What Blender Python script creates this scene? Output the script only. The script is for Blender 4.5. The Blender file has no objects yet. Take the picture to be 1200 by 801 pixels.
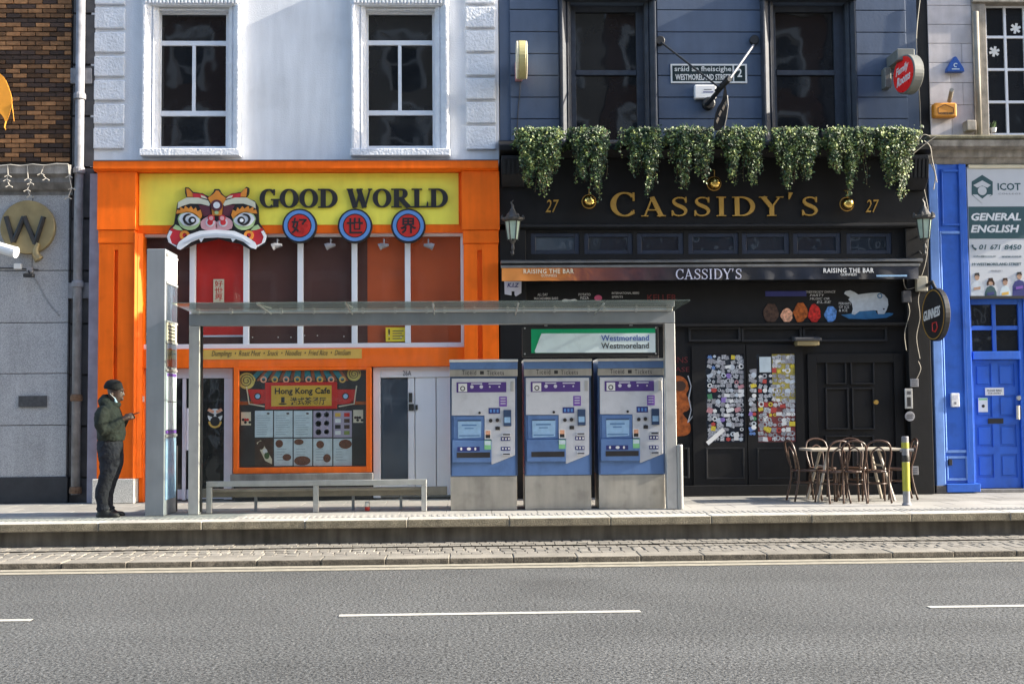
import bpy, bmesh, math, random
from mathutils import Matrix, Vector
random.seed(7)
SC = bpy.context.scene
COL = SC.collection
rad = math.radians

# ------------------------------------------------------------------ camera
FPX, CAMLOC = 1450.0, Vector((0.0, -19.0, 1.66))
YAW, PITCH, ROLL = rad(2.0), math.atan(81.5 / 1450), rad(-0.5)
CAMROT = (Matrix.Rotation(-YAW, 3, 'Z') @ Matrix.Rotation(math.pi / 2 + PITCH, 3, 'X') @ Matrix.Rotation(ROLL, 3, 'Z'))
cam = bpy.data.cameras.new('camera')
camo = bpy.data.objects.new('camera', cam)
COL.objects.link(camo)
camo.matrix_world = Matrix.Translation(CAMLOC) @ CAMROT.to_4x4()
cam.sensor_width = 36.0
cam.sensor_fit = 'HORIZONTAL'
cam.lens = FPX / 1200 * 36
cam.clip_end = 3000
SC.camera = camo

# ------------------------------------------------------------------ light
SUN_EL, SUN_AZ = rad(25.0), rad(3.2)         # height; how far in front of the terrace line
sdir = Vector((math.cos(SUN_EL) * math.cos(SUN_AZ), -math.cos(SUN_EL) * math.sin(SUN_AZ), math.sin(SUN_EL)))
w = bpy.data.worlds.new('World')
SC.world = w
w.use_nodes = True
nt = w.node_tree
sky = nt.nodes.new('ShaderNodeTexSky')
sky.sky_type = 'NISHITA'
sky.sun_disc = False
sky.sun_elevation = SUN_EL
sky.sun_rotation = math.atan2(sdir.x, sdir.y)
sky.altitude = 10
sky.air_density = 1.0
sky.dust_density = 1.5
bg = nt.nodes['Background']
bg.inputs['Strength'].default_value = 0.15
nt.links.new(sky.outputs['Color'], bg.inputs['Color'])
sl = bpy.data.lights.new('sun', 'SUN')
sl.energy = 5.0
sl.angle = rad(0.5)
sl.color = (1.0, 0.91, 0.77)
so = bpy.data.objects.new('sun', sl)
COL.objects.link(so)
so.rotation_euler = sdir.to_track_quat('Z', 'Y').to_euler()
so.location = (30, -5, 20)
SC.view_settings.view_transform = 'Standard'
SC.view_settings.look = 'None'
SC.view_settings.gamma = 1.0
SC.view_settings.use_curve_mapping = False
SC.view_settings.exposure = 1.7

# ------------------------------------------------------------------ measuring: photo pixel -> point on a real plane
def ray(px, py):
    return CAMROT @ Vector(((px - 600) / FPX, -(py - 400.5) / FPX, -1))
def P(px, py, Y):
    d = ray(px, py)
    p = CAMLOC + d * ((Y - CAMLOC.y) / d.y)
    return (p.x, p.z)
def G(px, py, z):
    d = ray(px, py)
    p = CAMLOC + d * ((z - CAMLOC.z) / d.z)
    return (p.x, p.y)
def R(x0, y0, x1, y1, Y):
    mx, my = (x0 + x1) / 2, (y0 + y1) / 2
    return (P(x0, my, Y)[0], P(x1, my, Y)[0], P(mx, y1, Y)[1], P(mx, y0, Y)[1])   # X0 X1 Z0 Z1
def PP(pts, Y):
    return [P(a, b, Y) for a, b in pts]
PZ = 0.353          # platform / pavement level
TZ = 0.067          # tram track level

# ------------------------------------------------------------------ materials
def hx(s):
    s = s.lstrip('#')
    v = [int(s[i:i + 2], 16) / 255 for i in (0, 2, 4)]
    return tuple(c / 12.92 if c <= .04045 else ((c + .055) / 1.055) ** 2.4 for c in v)
MATS = {}
def M(name, col, rough=.6, metal=0., var=.12, scale=5., fine=0., fscale=220., bump=0., bscale=90., orand=0., spec=.5, emit=0., streak=0., smap=(3., 3., .35), dirt=0., dscale=2.2):
    if name in MATS:
        return MATS[name]
    if isinstance(col, str):
        col = hx(col)
    m = bpy.data.materials.new(name)
    m.use_nodes = True
    n, l = m.node_tree.nodes, m.node_tree.links
    b = n['Principled BSDF']
    b.inputs['Roughness'].default_value = rough
    b.inputs['Metallic'].default_value = metal
    b.inputs['Specular IOR Level'].default_value = spec
    geo = n.new('ShaderNodeNewGeometry')
    def noise(sc, det=4., mapscale=None):
        t = n.new('ShaderNodeTexNoise')
        t.inputs['Scale'].default_value = sc
        t.inputs['Detail'].default_value = det
        if mapscale:
            mp = n.new('ShaderNodeMapping')
            mp.inputs['Scale'].default_value = mapscale
            l.new(geo.outputs['Position'], mp.inputs['Vector'])
            l.new(mp.outputs['Vector'], t.inputs['Vector'])
        else:
            l.new(geo.outputs['Position'], t.inputs['Vector'])
        return t.outputs['Fac']
    def mul(a, bb, op='MULTIPLY'):
        q = n.new('ShaderNodeMath')
        q.operation = op
        for i, v in enumerate((a, bb)):
            if isinstance(v, (int, float)):
                q.inputs[i].default_value = v
            else:
                l.new(v, q.inputs[i])
        return q.outputs[0]
    def around1(f, amp):      # noise 0..1 -> 1 +- amp
        mr = n.new('ShaderNodeMapRange')
        mr.inputs['From Min'].default_value = .28
        mr.inputs['From Max'].default_value = .72
        mr.inputs['To Min'].default_value = 1 - amp
        mr.inputs['To Max'].default_value = 1 + amp
        l.new(f, mr.inputs['Value'])
        return mr.outputs[0]
    fac = around1(noise(scale, 6.), var)
    if fine:
        fac = mul(fac, around1(noise(fscale, 2.), fine))
    if streak:
        fac = mul(fac, around1(noise(1. if smap[0] < 1 else 3., 5., smap), streak))
    if dirt:                  # blotchy stains with their own outline
        mr = n.new('ShaderNodeMapRange')
        mr.inputs['From Min'].default_value = .54
        mr.inputs['From Max'].default_value = .70
        mr.inputs['To Min'].default_value = 1
        mr.inputs['To Max'].default_value = 1 - dirt
        l.new(noise(dscale, 10.), mr.inputs['Value'])
        fac = mul(fac, mr.outputs[0])
    if orand:
        oi = n.new('ShaderNodeObjectInfo')
        mr = n.new('ShaderNodeMapRange')
        mr.inputs['To Min'].default_value = 1 - orand
        mr.inputs['To Max'].default_value = 1 + orand
        l.new(oi.outputs['Random'], mr.inputs['Value'])
        fac = mul(fac, mr.outputs[0])
    vm = n.new('ShaderNodeVectorMath')
    vm.operation = 'SCALE'
    vm.inputs[0].default_value = col
    l.new(fac, vm.inputs['Scale'])
    l.new(vm.outputs['Vector'], b.inputs['Base Color'])
    rr = n.new('ShaderNodeMapRange')
    rr.inputs['To Min'].default_value = max(0.02, rough - .12)
    rr.inputs['To Max'].default_value = min(1, rough + .12)
    l.new(noise(scale * 2.3, 4.), rr.inputs['Value'])
    l.new(rr.outputs[0], b.inputs['Roughness'])
    if bump:
        bp = n.new('ShaderNodeBump')
        bp.inputs['Strength'].default_value = 1.0
        bp.inputs['Distance'].default_value = bump
        l.new(noise(bscale, 4.), bp.inputs['Height'])
        l.new(bp.outputs['Normal'], b.inputs['Normal'])
    if emit:
        b.inputs['Emission Color'].default_value = (*col, 1)
        b.inputs['Emission Strength'].default_value = emit
    MATS[name] = m
    return m
def glass_thin(name, tint=(.975, .985, .98), haze=.03, hazecol=(.6, .7, .66), rough=.01, refl=.02):
    m = bpy.data.materials.new(name)
    m.use_nodes = True
    n, l = m.node_tree.nodes, m.node_tree.links
    out = n['Material Output']
    n.remove(n['Principled BSDF'])
    tr = n.new('ShaderNodeBsdfTransparent')
    tr.inputs[0].default_value = (*tint, 1)
    df = n.new('ShaderNodeBsdfDiffuse')
    df.inputs[0].default_value = (*hazecol, 1)
    gl = n.new('ShaderNodeBsdfGlossy')
    gl.inputs['Roughness'].default_value = rough
    lw = n.new('ShaderNodeLayerWeight')          # same from both sides of the sheet
    pw = n.new('ShaderNodeMath')
    pw.operation = 'POWER'
    pw.inputs[1].default_value = 5
    l.new(lw.outputs['Facing'], pw.inputs[0])
    fr = n.new('ShaderNodeMath')
    fr.operation = 'MULTIPLY_ADD'
    fr.inputs[1].default_value = .85
    fr.inputs[2].default_value = refl
    l.new(pw.outputs[0], fr.inputs[0])
    a, b = n.new('ShaderNodeMixShader'), n.new('ShaderNodeMixShader')
    geo = n.new('ShaderNodeNewGeometry')
    nz = n.new('ShaderNodeTexNoise')
    nz.inputs['Scale'].default_value = 4
    l.new(geo.outputs['Position'], nz.inputs['Vector'])
    mh = n.new('ShaderNodeMath')
    mh.operation = 'MULTIPLY'
    mh.inputs[1].default_value = haze * 2
    l.new(nz.outputs['Fac'], mh.inputs[0])
    l.new(mh.outputs[0], a.inputs[0])
    l.new(tr.outputs[0], a.inputs[1])
    l.new(df.outputs[0], a.inputs[2])
    l.new(fr.outputs[0], b.inputs[0])
    l.new(a.outputs[0], b.inputs[1])
    l.new(gl.outputs[0], b.inputs[2])
    l.new(b.outputs[0], out.inputs['Surface'])
    MATS[name] = m
    return m
def glass_dark(name, col=(.012, .013, .015), bump=.0015, bscale=1.6):
    m = M(name, col, rough=.04, var=.3, scale=1.2, spec=.5)
    n, l = m.node_tree.nodes, m.node_tree.links
    b = n['Principled BSDF']
    for k in list(b.inputs['Roughness'].links):
        l.remove(k)
    b.inputs['Roughness'].default_value = .03
    bp = n.new('ShaderNodeBump')
    bp.inputs['Distance'].default_value = bump * 10
    nz = n.new('ShaderNodeTexNoise')
    nz.inputs['Scale'].default_value = bscale
    geo = n.new('ShaderNodeNewGeometry')
    l.new(geo.outputs['Position'], nz.inputs['Vector'])
    l.new(nz.outputs['Fac'], bp.inputs['Height'])
    l.new(bp.outputs['Normal'], b.inputs['Normal'])
    return m
def gradient_x(name, stops, x0, x1, rough=.6):      # printed fabric: colours along world x
    m = M(name, (.5, .5, .5), rough=rough)
    n, l = m.node_tree.nodes, m.node_tree.links
    b = n['Principled BSDF']
    for k in list(b.inputs['Base Color'].links):
        l.remove(k)
    geo = n.new('ShaderNodeNewGeometry')
    sp = n.new('ShaderNodeSeparateXYZ')
    l.new(geo.outputs['Position'], sp.inputs[0])
    nz = n.new('ShaderNodeTexNoise')
    nz.inputs['Scale'].default_value = 2.2
    nz.inputs['Detail'].default_value = 6
    nz.inputs['Distortion'].default_value = 2.5
    l.new(geo.outputs['Position'], nz.inputs['Vector'])
    ad = n.new('ShaderNodeMath')
    ad.operation = 'MULTIPLY_ADD'
    ad.inputs[1].default_value = 1.0
    l.new(nz.outputs['Fac'], ad.inputs[0])
    l.new(sp.outputs['X'], ad.inputs[2])
    mr = n.new('ShaderNodeMapRange')
    mr.inputs['From Min'].default_value = x0 + .5
    mr.inputs['From Max'].default_value = x1 + .5
    l.new(ad.outputs[0], mr.inputs['Value'])
    cr = n.new('ShaderNodeValToRGB')
    e = cr.color_ramp.elements
    e[0].position, e[0].color = stops[0][0], (*hx(stops[0][1]), 1)
    e[1].position, e[1].color = stops[-1][0], (*hx(stops[-1][1]), 1)
    for p, c in stops[1:-1]:
        q = e.new(p)
        q.color = (*hx(c), 1)
    l.new(mr.outputs[0], cr.inputs[0])
    l.new(cr.outputs[0], b.inputs['Base Color'])
    return m

# ------------------------------------------------------------------ object helpers
ORG = {}
def tag(o, label, cat, group=None, kind=None):
    if label: o['label'] = label
    if cat: o['category'] = cat
    if group: o['group'] = group
    if kind: o['kind'] = kind
    return o
def thing(name, loc, label, cat, group=None):
    o = bpy.data.objects.new(name, None)
    o.empty_display_size = .2
    COL.objects.link(o)
    o.location = loc
    ORG[o.name] = Vector(loc)
    return tag(o, label, cat, group)
class MB:
    def __init__(s):
        s.v, s.f = [], []
    def add(s, vs, fs):
        k = len(s.v)
        s.v += [tuple(a) for a in vs]
        s.f += [tuple(i + k for i in f) for f in fs]
        return s
    def box(s, x0, x1, y0, y1, z0, z1):
        vs = [(x, y, z) for x in (x0, x1) for y in (y0, y1) for z in (z0, z1)]
        return s.add(vs, [(0, 1, 3, 2), (4, 6, 7, 5), (0, 4, 5, 1), (2, 3, 7, 6), (0, 2, 6, 4), (1, 5, 7, 3)])
    def rect(s, r, y0, y1):
        return s.box(r[0], r[1], y0, y1, r[2], r[3])
    def poly(s, pts, y0, y1):                     # polygon in x,z pushed along y
        n = len(pts)
        vs = [(a, y0, b) for a, b in pts] + [(a, y1, b) for a, b in pts]
        fs = [tuple(range(n)), tuple(range(2 * n - 1, n - 1, -1))] + [(i, (i + 1) % n, n + (i + 1) % n, n + i) for i in range(n)]
        return s.add(vs, fs)
    def prismz(s, pts, z0, z1):                   # polygon in x,y pushed along z
        n = len(pts)
        vs = [(a, b, z0) for a, b in pts] + [(a, b, z1) for a, b in pts]
        fs = [tuple(range(n)), tuple(range(2 * n - 1, n - 1, -1))] + [(i, (i + 1) % n, n + (i + 1) % n, n + i) for i in range(n)]
        return s.add(vs, fs)
    def prismx(s, pts, x0, x1):                   # profile in y,z pushed along x
        n = len(pts)
        vs = [(x0, a, b) for a, b in pts] + [(x1, a, b) for a, b in pts]
        fs = [tuple(range(n)), tuple(range(2 * n - 1, n - 1, -1))] + [(i, (i + 1) % n, n + (i + 1) % n, n + i) for i in range(n)]
        return s.add(vs, fs)
    def disc(s, cx, cz, r, y0, y1, n=32, rz=None):
        rz = rz or r
        return s.poly([(cx + r * math.cos(2 * math.pi * i / n), cz + rz * math.sin(2 * math.pi * i / n)) for i in range(n)], y0, y1)
    def ring(s, cx, cz, r0, r1, y0, y1, n=32, a0=0., a1=2 * math.pi):
        full = a1 - a0 > 6.28
        k = n if full else n + 1
        vs, fs = [], []
        for i in range(k):
            a = a0 + (a1 - a0) * i / n
            for r, y in ((r0, y0), (r1, y0), (r1, y1), (r0, y1)):
                vs.append((cx + r * math.cos(a), y, cz + r * math.sin(a)))
        for i in range(n):
            j = (i + 1) % k
            for q in range(4):
                fs.append((i * 4 + q, i * 4 + (q + 1) % 4, j * 4 + (q + 1) % 4, j * 4 + q))
        if not full:
            fs += [(0, 1, 2, 3), ((k - 1) * 4 + 3, (k - 1) * 4 + 2, (k - 1) * 4 + 1, (k - 1) * 4)]
        return s.add(vs, fs)
    def tube(s, pts, r, n=8, closed=False):
        pts = [Vector(p) for p in pts]
        k = len(pts)
        rs = r if isinstance(r, (list, tuple)) else [r] * k
        vs, fs = [], []
        up = None
        for i, p in enumerate(pts):
            if closed:
                d = pts[(i + 1) % k] - pts[i - 1]
            else:
                d = pts[min(i + 1, k - 1)] - pts[max(i - 1, 0)]
            d.normalize()
            if up is None:
                up = Vector((0, 0, 1)) if abs(d.z) < .9 else Vector((1, 0, 0))
            sd = d.cross(up).normalized()
            up = sd.cross(d).normalized()
            for j in range(n):
                a = 2 * math.pi * j / n
                vs.append(p + (sd * math.cos(a) + up * math.sin(a)) * rs[i])
        m = k if closed else k - 1
        for i in range(m):
            i2 = (i + 1) % k
            for j in range(n):
                fs.append((i * n + j, i * n + (j + 1) % n, i2 * n + (j + 1) % n, i2 * n + j))
        if not closed:
            fs += [tuple(range(n - 1, -1, -1)), tuple((k - 1) * n + j for j in range(n))]
        return s.add(vs, fs)
    def lathe(s, prof, cx, cy, n=16):             # prof: (r, z) list
        vs, fs = [], []
        for r, z in prof:
            for j in range(n):
                a = 2 * math.pi * j / n
                vs.append((cx + max(r, .0005) * math.cos(a), cy + max(r, .0005) * math.sin(a), z))
        for i in range(len(prof) - 1):
            for j in range(n):
                fs.append((i * n + j, i * n + (j + 1) % n, (i + 1) * n + (j + 1) % n, (i + 1) * n + j))
        fs += [tuple(range(n - 1, -1, -1)), tuple((len(prof) - 1) * n + j for j in range(n))]
        return s.add(vs, fs)
    def loft(s, secs, n=14, axis='z'):            # secs: (cx, cy, cz, rx, ry[, tilt dz/dx]) rings stacked
        vs, fs = [], []
        for q in secs:
            cx, cy, cz, rx, ry = q[:5]
            tl = q[5] if len(q) > 5 else 0
            for j in range(n):
                a = 2 * math.pi * j / n
                dx = rx * math.cos(a)
                vs.append((cx + dx, cy + ry * math.sin(a), cz + tl * dx))
        k = len(secs)
        for i in range(k - 1):
            for j in range(n):
                fs.append((i * n + j, i * n + (j + 1) % n, (i + 1) * n + (j + 1) % n, (i + 1) * n + j))
        fs += [tuple(range(n - 1, -1, -1)), tuple((k - 1) * n + j for j in range(n))]
        return s.add(vs, fs)
    def mesh(s, name, mat, bevel=0., org=(0, 0, 0), smooth=False, seg=1, weld=False):
        me = bpy.data.meshes.new(name)
        o = Vector(org)
        me.from_pydata([tuple(Vector(v) - o) for v in s.v], [], s.f)
        bm = bmesh.new()
        bm.from_mesh(me)
        if weld:
            bmesh.ops.remove_doubles(bm, verts=bm.verts, dist=1e-5)
        bmesh.ops.recalc_face_normals(bm, faces=bm.faces)
        if bevel:
            es = [e for e in bm.edges if len(e.link_faces) == 2 and e.calc_face_angle(0) > .6]
            bmesh.ops.bevel(bm, geom=es, offset=bevel, segments=seg, profile=.5, affect='EDGES', clamp_overlap=True)
        bm.to_mesh(me)
        bm.free()
        me.materials.append(MATS[mat] if isinstance(mat, str) else mat)
        if smooth:
            for p in me.polygons:
                p.use_smooth = True
        return me
    def build(s, name, mat, parent=None, bevel=0., smooth=False, seg=1, label=None, weld=False):
        org = ORG[parent.name] if parent else Vector((0, 0, 0))
        o = bpy.data.objects.new(name, s.mesh(name, mat, bevel, org, smooth, seg, weld))
        COL.objects.link(o)
        if parent:
            o.parent = parent
        ORG[o.name] = org
        if label:
            o['label'] = label
        return o
def top(name, mb, mat, label, cat, base, bevel=0., group=None, smooth=False):     # a thing that is one mesh, origin at its base
    o = bpy.data.objects.new(name, mb.mesh(name, mat, bevel, base, smooth))
    COL.objects.link(o)
    o.location = base
    ORG[o.name] = Vector(base)
    return tag(o, label, cat, group)
def struct(name, mb, mat, bevel=0., weld=False):
    o = mb.build(name, mat, None, bevel, weld=weld)
    o['kind'] = 'structure'
    return o
def inst(name, me, parent, loc, scale=(1, 1, 1), rot=(0, 0, 0)):
    o = bpy.data.objects.new(name, me)
    COL.objects.link(o)
    o.parent = parent
    o.location = Vector(loc) - (ORG[parent.name] if parent else Vector((0, 0, 0)))
    o.scale = scale
    o.rotation_euler = rot
    return o
def copy_tree(o, parent=None):
    c = o.copy()
    COL.objects.link(c)
    c.parent = parent
    ORG[c.name] = ORG.get(o.name, Vector((0, 0, 0)))
    for ch in list(o.children):
        copy_tree(ch, c)
    return c
def boxp(name, rect, Y0, Y1, mat, parent, bevel=0., meas=None):      # box whose front outline is measured in the photo
    return MB().rect(R(*rect, Y0 if meas is None else meas), Y0, Y1).build(name, mat, parent, bevel)
def wall_holes(x0, x1, z0, z1, holes, y0, y1):
    xs = sorted({x0, x1, *[h[0] for h in holes], *[h[1] for h in holes]})
    zs = sorted({z0, z1, *[h[2] for h in holes], *[h[3] for h in holes]})
    def solid(i, j):
        if i < 0 or j < 0 or i >= len(xs) - 1 or j >= len(zs) - 1:
            return False
        cx, cz = (xs[i] + xs[i + 1]) / 2, (zs[j] + zs[j + 1]) / 2
        return not any(h[0] < cx < h[1] and h[2] < cz < h[3] for h in holes)
    m = MB()
    for i in range(len(xs) - 1):
        for j in range(len(zs) - 1):
            if not solid(i, j):
                continue
            a, b, c, d = xs[i], xs[i + 1], zs[j], zs[j + 1]
            m.add([(a, y0, c), (b, y0, c), (b, y0, d), (a, y0, d)], [(0, 1, 2, 3)])
            m.add([(a, y1, c), (b, y1, c), (b, y1, d), (a, y1, d)], [(3, 2, 1, 0)])
            for di, dj, q in ((-1, 0, (a, a, c, d)), (1, 0, (b, b, c, d)), (0, -1, (a, b, c, c)), (0, 1, (a, b, d, d))):
                if not solid(i + di, j + dj):
                    m.add([(q[0], y0, q[2]), (q[1], y0, q[3]), (q[1], y1, q[3]), (q[0], y1, q[2])], [(0, 1, 2, 3)])
    return m

# ------------------------------------------------------------------ lettering
TXT = {}
def text_geo(s, bold=0., shear=0., spacing=1.):
    key = (s, bold, shear, spacing)
    if key not in TXT:
        c = bpy.data.curves.new('lettering', 'FONT')
        c.body = s
        c.resolution_u = 2
        c.extrude = .5
        c.offset = bold
        c.shear = shear
        c.space_character = spacing
        o = bpy.data.objects.new('lettering', c)
        me = o.to_mesh()
        vs = [tuple(v.co) for v in me.vertices]
        fs = [tuple(p.vertices) for p in me.polygons]
        o.to_mesh_clear()
        bpy.data.objects.remove(o)
        bpy.data.curves.remove(c)
        x0, x1 = min(v[0] for v in vs), max(v[0] for v in vs)
        y0, y1 = min(v[1] for v in vs), max(v[1] for v in vs)
        TXT[key] = ([((v[0] - x0) / (x1 - x0), v[2] + .5, (v[1] - y0) / (y1 - y0)) for v in vs], fs)
    return TXT[key]
def lettering(s, rect, Y, mat, parent, depth=.002, bold=0., shear=0., spacing=1., name='lettering', world=None):
    r = world or R(*rect, Y)
    vs, fs = text_geo(s, bold, shear, spacing)
    m = MB()
    m.add([(r[0] + v[0] * (r[1] - r[0]), Y - depth + (1 - v[1]) * depth, r[2] + v[2] * (r[3] - r[2])) for v in vs], fs)
    return m.build(name, mat, parent)
def catmull(pts, n=6):
    out = []
    for i in range(len(pts) - 1):
        p0, p1, p2, p3 = pts[max(i - 1, 0)], pts[i], pts[i + 1], pts[min(i + 2, len(pts) - 1)]
        for k in range(n):
            t = k / n
            out.append(tuple(.5 * (2 * b + (c - a) * t + (2 * a - 5 * b + 4 * c - d) * t * t + (3 * b - a - 3 * c + d) * t ** 3) for a, b, c, d in zip(p0, p1, p2, p3)))
    out.append(tuple(pts[-1]))
    return out
def serif_strokes(ch, T, t):
    """roman capital: list of ('r', path, widths, closed) ribbons and ('b', x0, x1, y0, y1) bars, with its advance width"""
    sf = T * .75
    S = []
    def ell(cx, cy, rx, ry, a0, a1, n=26, closed=False):
        pts = [(cx + rx * math.cos(rad(a0 + (a1 - a0) * i / n)), cy + ry * math.sin(rad(a0 + (a1 - a0) * i / n))) for i in range(n + (0 if closed else 1))]
        ws = [t + (T - t) * abs(math.cos(rad(a0 + (a1 - a0) * i / n))) ** 1.4 for i in range(len(pts))]
        S.append(('r', pts, ws, closed))
    def stem(x, y0=0., y1=1., lo=True, hi=True, ww=None):
        q = ww or T
        S.append(('b', x - q / 2, x + q / 2, y0, y1))
        if lo: S.append(('b', x - q / 2 - sf * .7, x + q / 2 + sf * .7, y0, y0 + t * .8))
        if hi: S.append(('b', x - q / 2 - sf * .7, x + q / 2 + sf * .7, y1 - t * .8, y1))
    if ch in 'OQ':
        ell(.43, .5, .43 - T / 2, .5 - t / 2, 0, 360, 32, True); wd = .86
    elif ch == 'C':
        ell(.42, .5, .42 - T / 2, .5 - t / 2, 42, 318)
        xb = .42 + (.42 - T / 2) * math.cos(rad(42)); S.append(('b', xb - t * .3, xb + t * .7, .64, .98)); S.append(('b', xb - t * .1, xb + t * .5, .10, .26)); wd = .76
    elif ch == 'G':
        ell(.42, .5, .42 - T / 2, .5 - t / 2, 42, 305)
        xb = .42 + (.42 - T / 2) * math.cos(rad(42)); S.append(('b', xb - t * .3, xb + t * .7, .66, .98))
        S.append(('b', .74 - T / 2, .74 + T / 2, .04, .42)); S.append(('b', .74 - T / 2 - sf * .6, .74 + T / 2 + sf * .5, .40, .40 + t * .9)); wd = .88
    elif ch == 'D':
        stem(.2)
        ell(.36, .5, .5 - T / 2, .5 - t / 2, -90, 90)
        S.append(('b', .2, .38, 1 - t, 1)); S.append(('b', .2, .38, 0, t)); wd = .86
    elif ch == 'R':
        stem(.2)
        ell(.42, .74, .3 - T / 2, .26 - t / 2, -90, 90, 16)
        S.append(('b', .2, .44, 1 - t, 1)); S.append(('b', .2, .44, .48, .48 + t))
        S.append(('r', [(.4, .5), (.56, .25), (.76, .02)], [T] * 3, False)); S.append(('b', .72, .9, 0, t * .8)); wd = .9
    elif ch == 'L':
        stem(.2); S.append(('b', .2, .68, 0, t)); S.append(('r', [(.68, .0), (.70, .3)], [t * 1.6, t * .6], False)); wd = .74
    elif ch == 'I':
        stem(.2); wd = .4
    elif ch == 'W':
        for x0, x1, ww in ((.1, .35, T), (.6, .38, t * 1.1), (.52, .78, T), (1.04, .8, t * 1.1)):
            S.append(('r', [(x0, .99), (x1, .0)], [ww, ww], False))
        for a, b in ((-.04, .26), (.42, .7), (.94, 1.14)):
            S.append(('b', a, b, 1 - t * .8, 1))
        wd = 1.12
    elif ch == 'A':
        S.append(('r', [(.13, 0), (.42, 1)], [t * 1.1] * 2, False)); S.append(('r', [(.40, 1), (.74, 0)], [T] * 2, False))
        S.append(('b', .22, .62, .3, .3 + t * .9)); S.append(('b', .0, .26, 0, t * .8)); S.append(('b', .58, .9, 0, t * .8)); wd = .9
    elif ch == 'Y':
        S.append(('r', [(.12, 1), (.44, .45)], [T] * 2, False)); S.append(('r', [(.74, 1), (.46, .47)], [t * 1.1] * 2, False))
        stem(.44, 0, .5, True, False)
        S.append(('b', -.02, .28, 1 - t * .8, 1)); S.append(('b', .62, .88, 1 - t * .8, 1)); wd = .86
    elif ch == 'S':
        pts = catmull([(.56, .76), (.52, .9), (.34, .965), (.17, .9), (.12, .76), (.2, .62), (.36, .51), (.5, .4), (.56, .25), (.48, .09), (.3, .03), (.13, .1), (.08, .26)], 3)
        k = len(pts) - 1
        S.append(('r', pts, [t + (T - t) * math.exp(-((i / k - .5) / .19) ** 2) for i in range(k + 1)], False))
        S.append(('b', .54, .54 + t * .9, .7, .98)); S.append(('b', .04, .04 + t * .9, .02, .3)); wd = .66
    elif ch == "'":
        S.append(('r', [(.1, 1.02), (.04, .72)], [T * .8, t * .5], False)); wd = .26
    else:
        wd = .38
    return S, wd
def serif_text(s, rect, Y, depth, mat, parent, T=.17, t=.055, caps=1.0, gap=.06, as_parts=True, sizes=None, world=None):
    r = world or R(*rect, Y)
    adv, cur = [], 0.
    for i, ch in enumerate(s):
        k = 1. if sizes is None else sizes[i]
        S, wd = serif_strokes(ch, T, t)
        adv.append((cur, k, S))
        cur += wd * k + gap
    total = cur - gap
    sx, sz = (r[1] - r[0]) / total, (r[3] - r[2])
    made = []
    allm = MB()
    for (x0, k, S), ch in zip(adv, s):
        if not S:
            continue
        m = MB() if as_parts else allm
        for q, st in enumerate(S):
            y0 = Y - depth - q * .0004
            def W(p):
                return (r[0] + (x0 + p[0] * k) * sx, r[2] + p[1] * k * sz)
            if st[0] == 'b':
                a, b = W((st[1], st[3])), W((st[2], st[4]))
                m.box(a[0], b[0], y0, Y, a[1], b[1])
            else:
                _, path, ws, closed = st
                n = len(path)
                L_, R_ = [], []
                for i in range(n):
                    a = path[i - 1] if (i > 0 or closed) else path[i]
                    b = path[(i + 1) % n] if (i < n - 1 or closed) else path[i]
                    dx, dy = b[0] - a[0], b[1] - a[1]
                    d = math.hypot(dx, dy) or 1
                    nx, ny = -dy / d * ws[i] / 2, dx / d * ws[i] / 2
                    L_.append(W((path[i][0] + nx, path[i][1] + ny)))
                    R_.append(W((path[i][0] - nx, path[i][1] - ny)))
                vs, fs = [], []
                for i in range(n):
                    vs += [(L_[i][0], y0, L_[i][1]), (R_[i][0], y0, R_[i][1]), (R_[i][0], Y, R_[i][1]), (L_[i][0], Y, L_[i][1])]
                for i in range(n if closed else n - 1):
                    j = (i + 1) % n
                    for e in range(4):
                        fs.append((i * 4 + e, i * 4 + (e + 1) % 4, j * 4 + (e + 1) % 4, j * 4 + e))
                if not closed:
                    fs += [(0, 1, 2, 3), (n * 4 - 1, n * 4 - 2, n * 4 - 3, n * 4 - 4)]
                m.add(vs, fs)
        if as_parts:
            made.append(m.build('letter', mat, parent))
    if not as_parts:
        made.append(allm.build('lettering', mat, parent))
    return made
# ------------------------------------------------------------------ palette
M('asphalt', (.082, .083, .081), .92, var=.13, scale=.7, fine=.95, fscale=37, bump=.014, bscale=60, spec=.3, streak=.10, smap=(.06, 1.3, 1.), dirt=.16, dscale=.55)
M('ground_dark', (.02, .02, .02), .9)
M('road_white', (.42, .405, .36), .7, var=.15, scale=9, fine=.15)
M('road_yellow', (.27, .245, .19), .75, var=.2, scale=9, fine=.2)
M('granite_kerb', (.195, .178, .148), .85, var=.25, scale=4, fine=.35, fscale=120, bump=.004, orand=.12)
M('granite_sett', (.185, .17, .145), .8, var=.2, scale=7, fine=.25, bump=.004, bscale=60, orand=.22)
M('sett_bed', (.085, .075, .06), .95, var=.3)
M('rail_steel', (.30, .22, .14), .4, 1., var=.25)
M('riser', (.125, .115, .10), .9, var=.35, scale=3, fine=.15, streak=.4)
M('paving', (.22, .213, .195), .85, dirt=.2, dscale=1.2, var=.12, scale=2, fine=.15, bump=.002, orand=.08)
M('paving_light', (.285, .275, .255), .85, dirt=.2, dscale=1.2, var=.1, scale=3, fine=.12, orand=.06)
M('tactile', (.29, .28, .26), .85, var=.1, fine=.15)
M('brick', (.22, .105, .043), .9, var=.3, scale=14, fine=.3, bump=.005, bscale=70, orand=.75)
M('brick_dark', (.058, .034, .024), .9, var=.3, scale=12, fine=.2, bump=.004, orand=.3)
M('mortar', (.05, .042, .036), .95, var=.3)
M('granite', (.345, .345, .352), .75, dirt=.14, dscale=1.6, streak=.08, var=.08, scale=2, fine=.42, fscale=95, bump=.0015, bscale=140, orand=.05)
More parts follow.
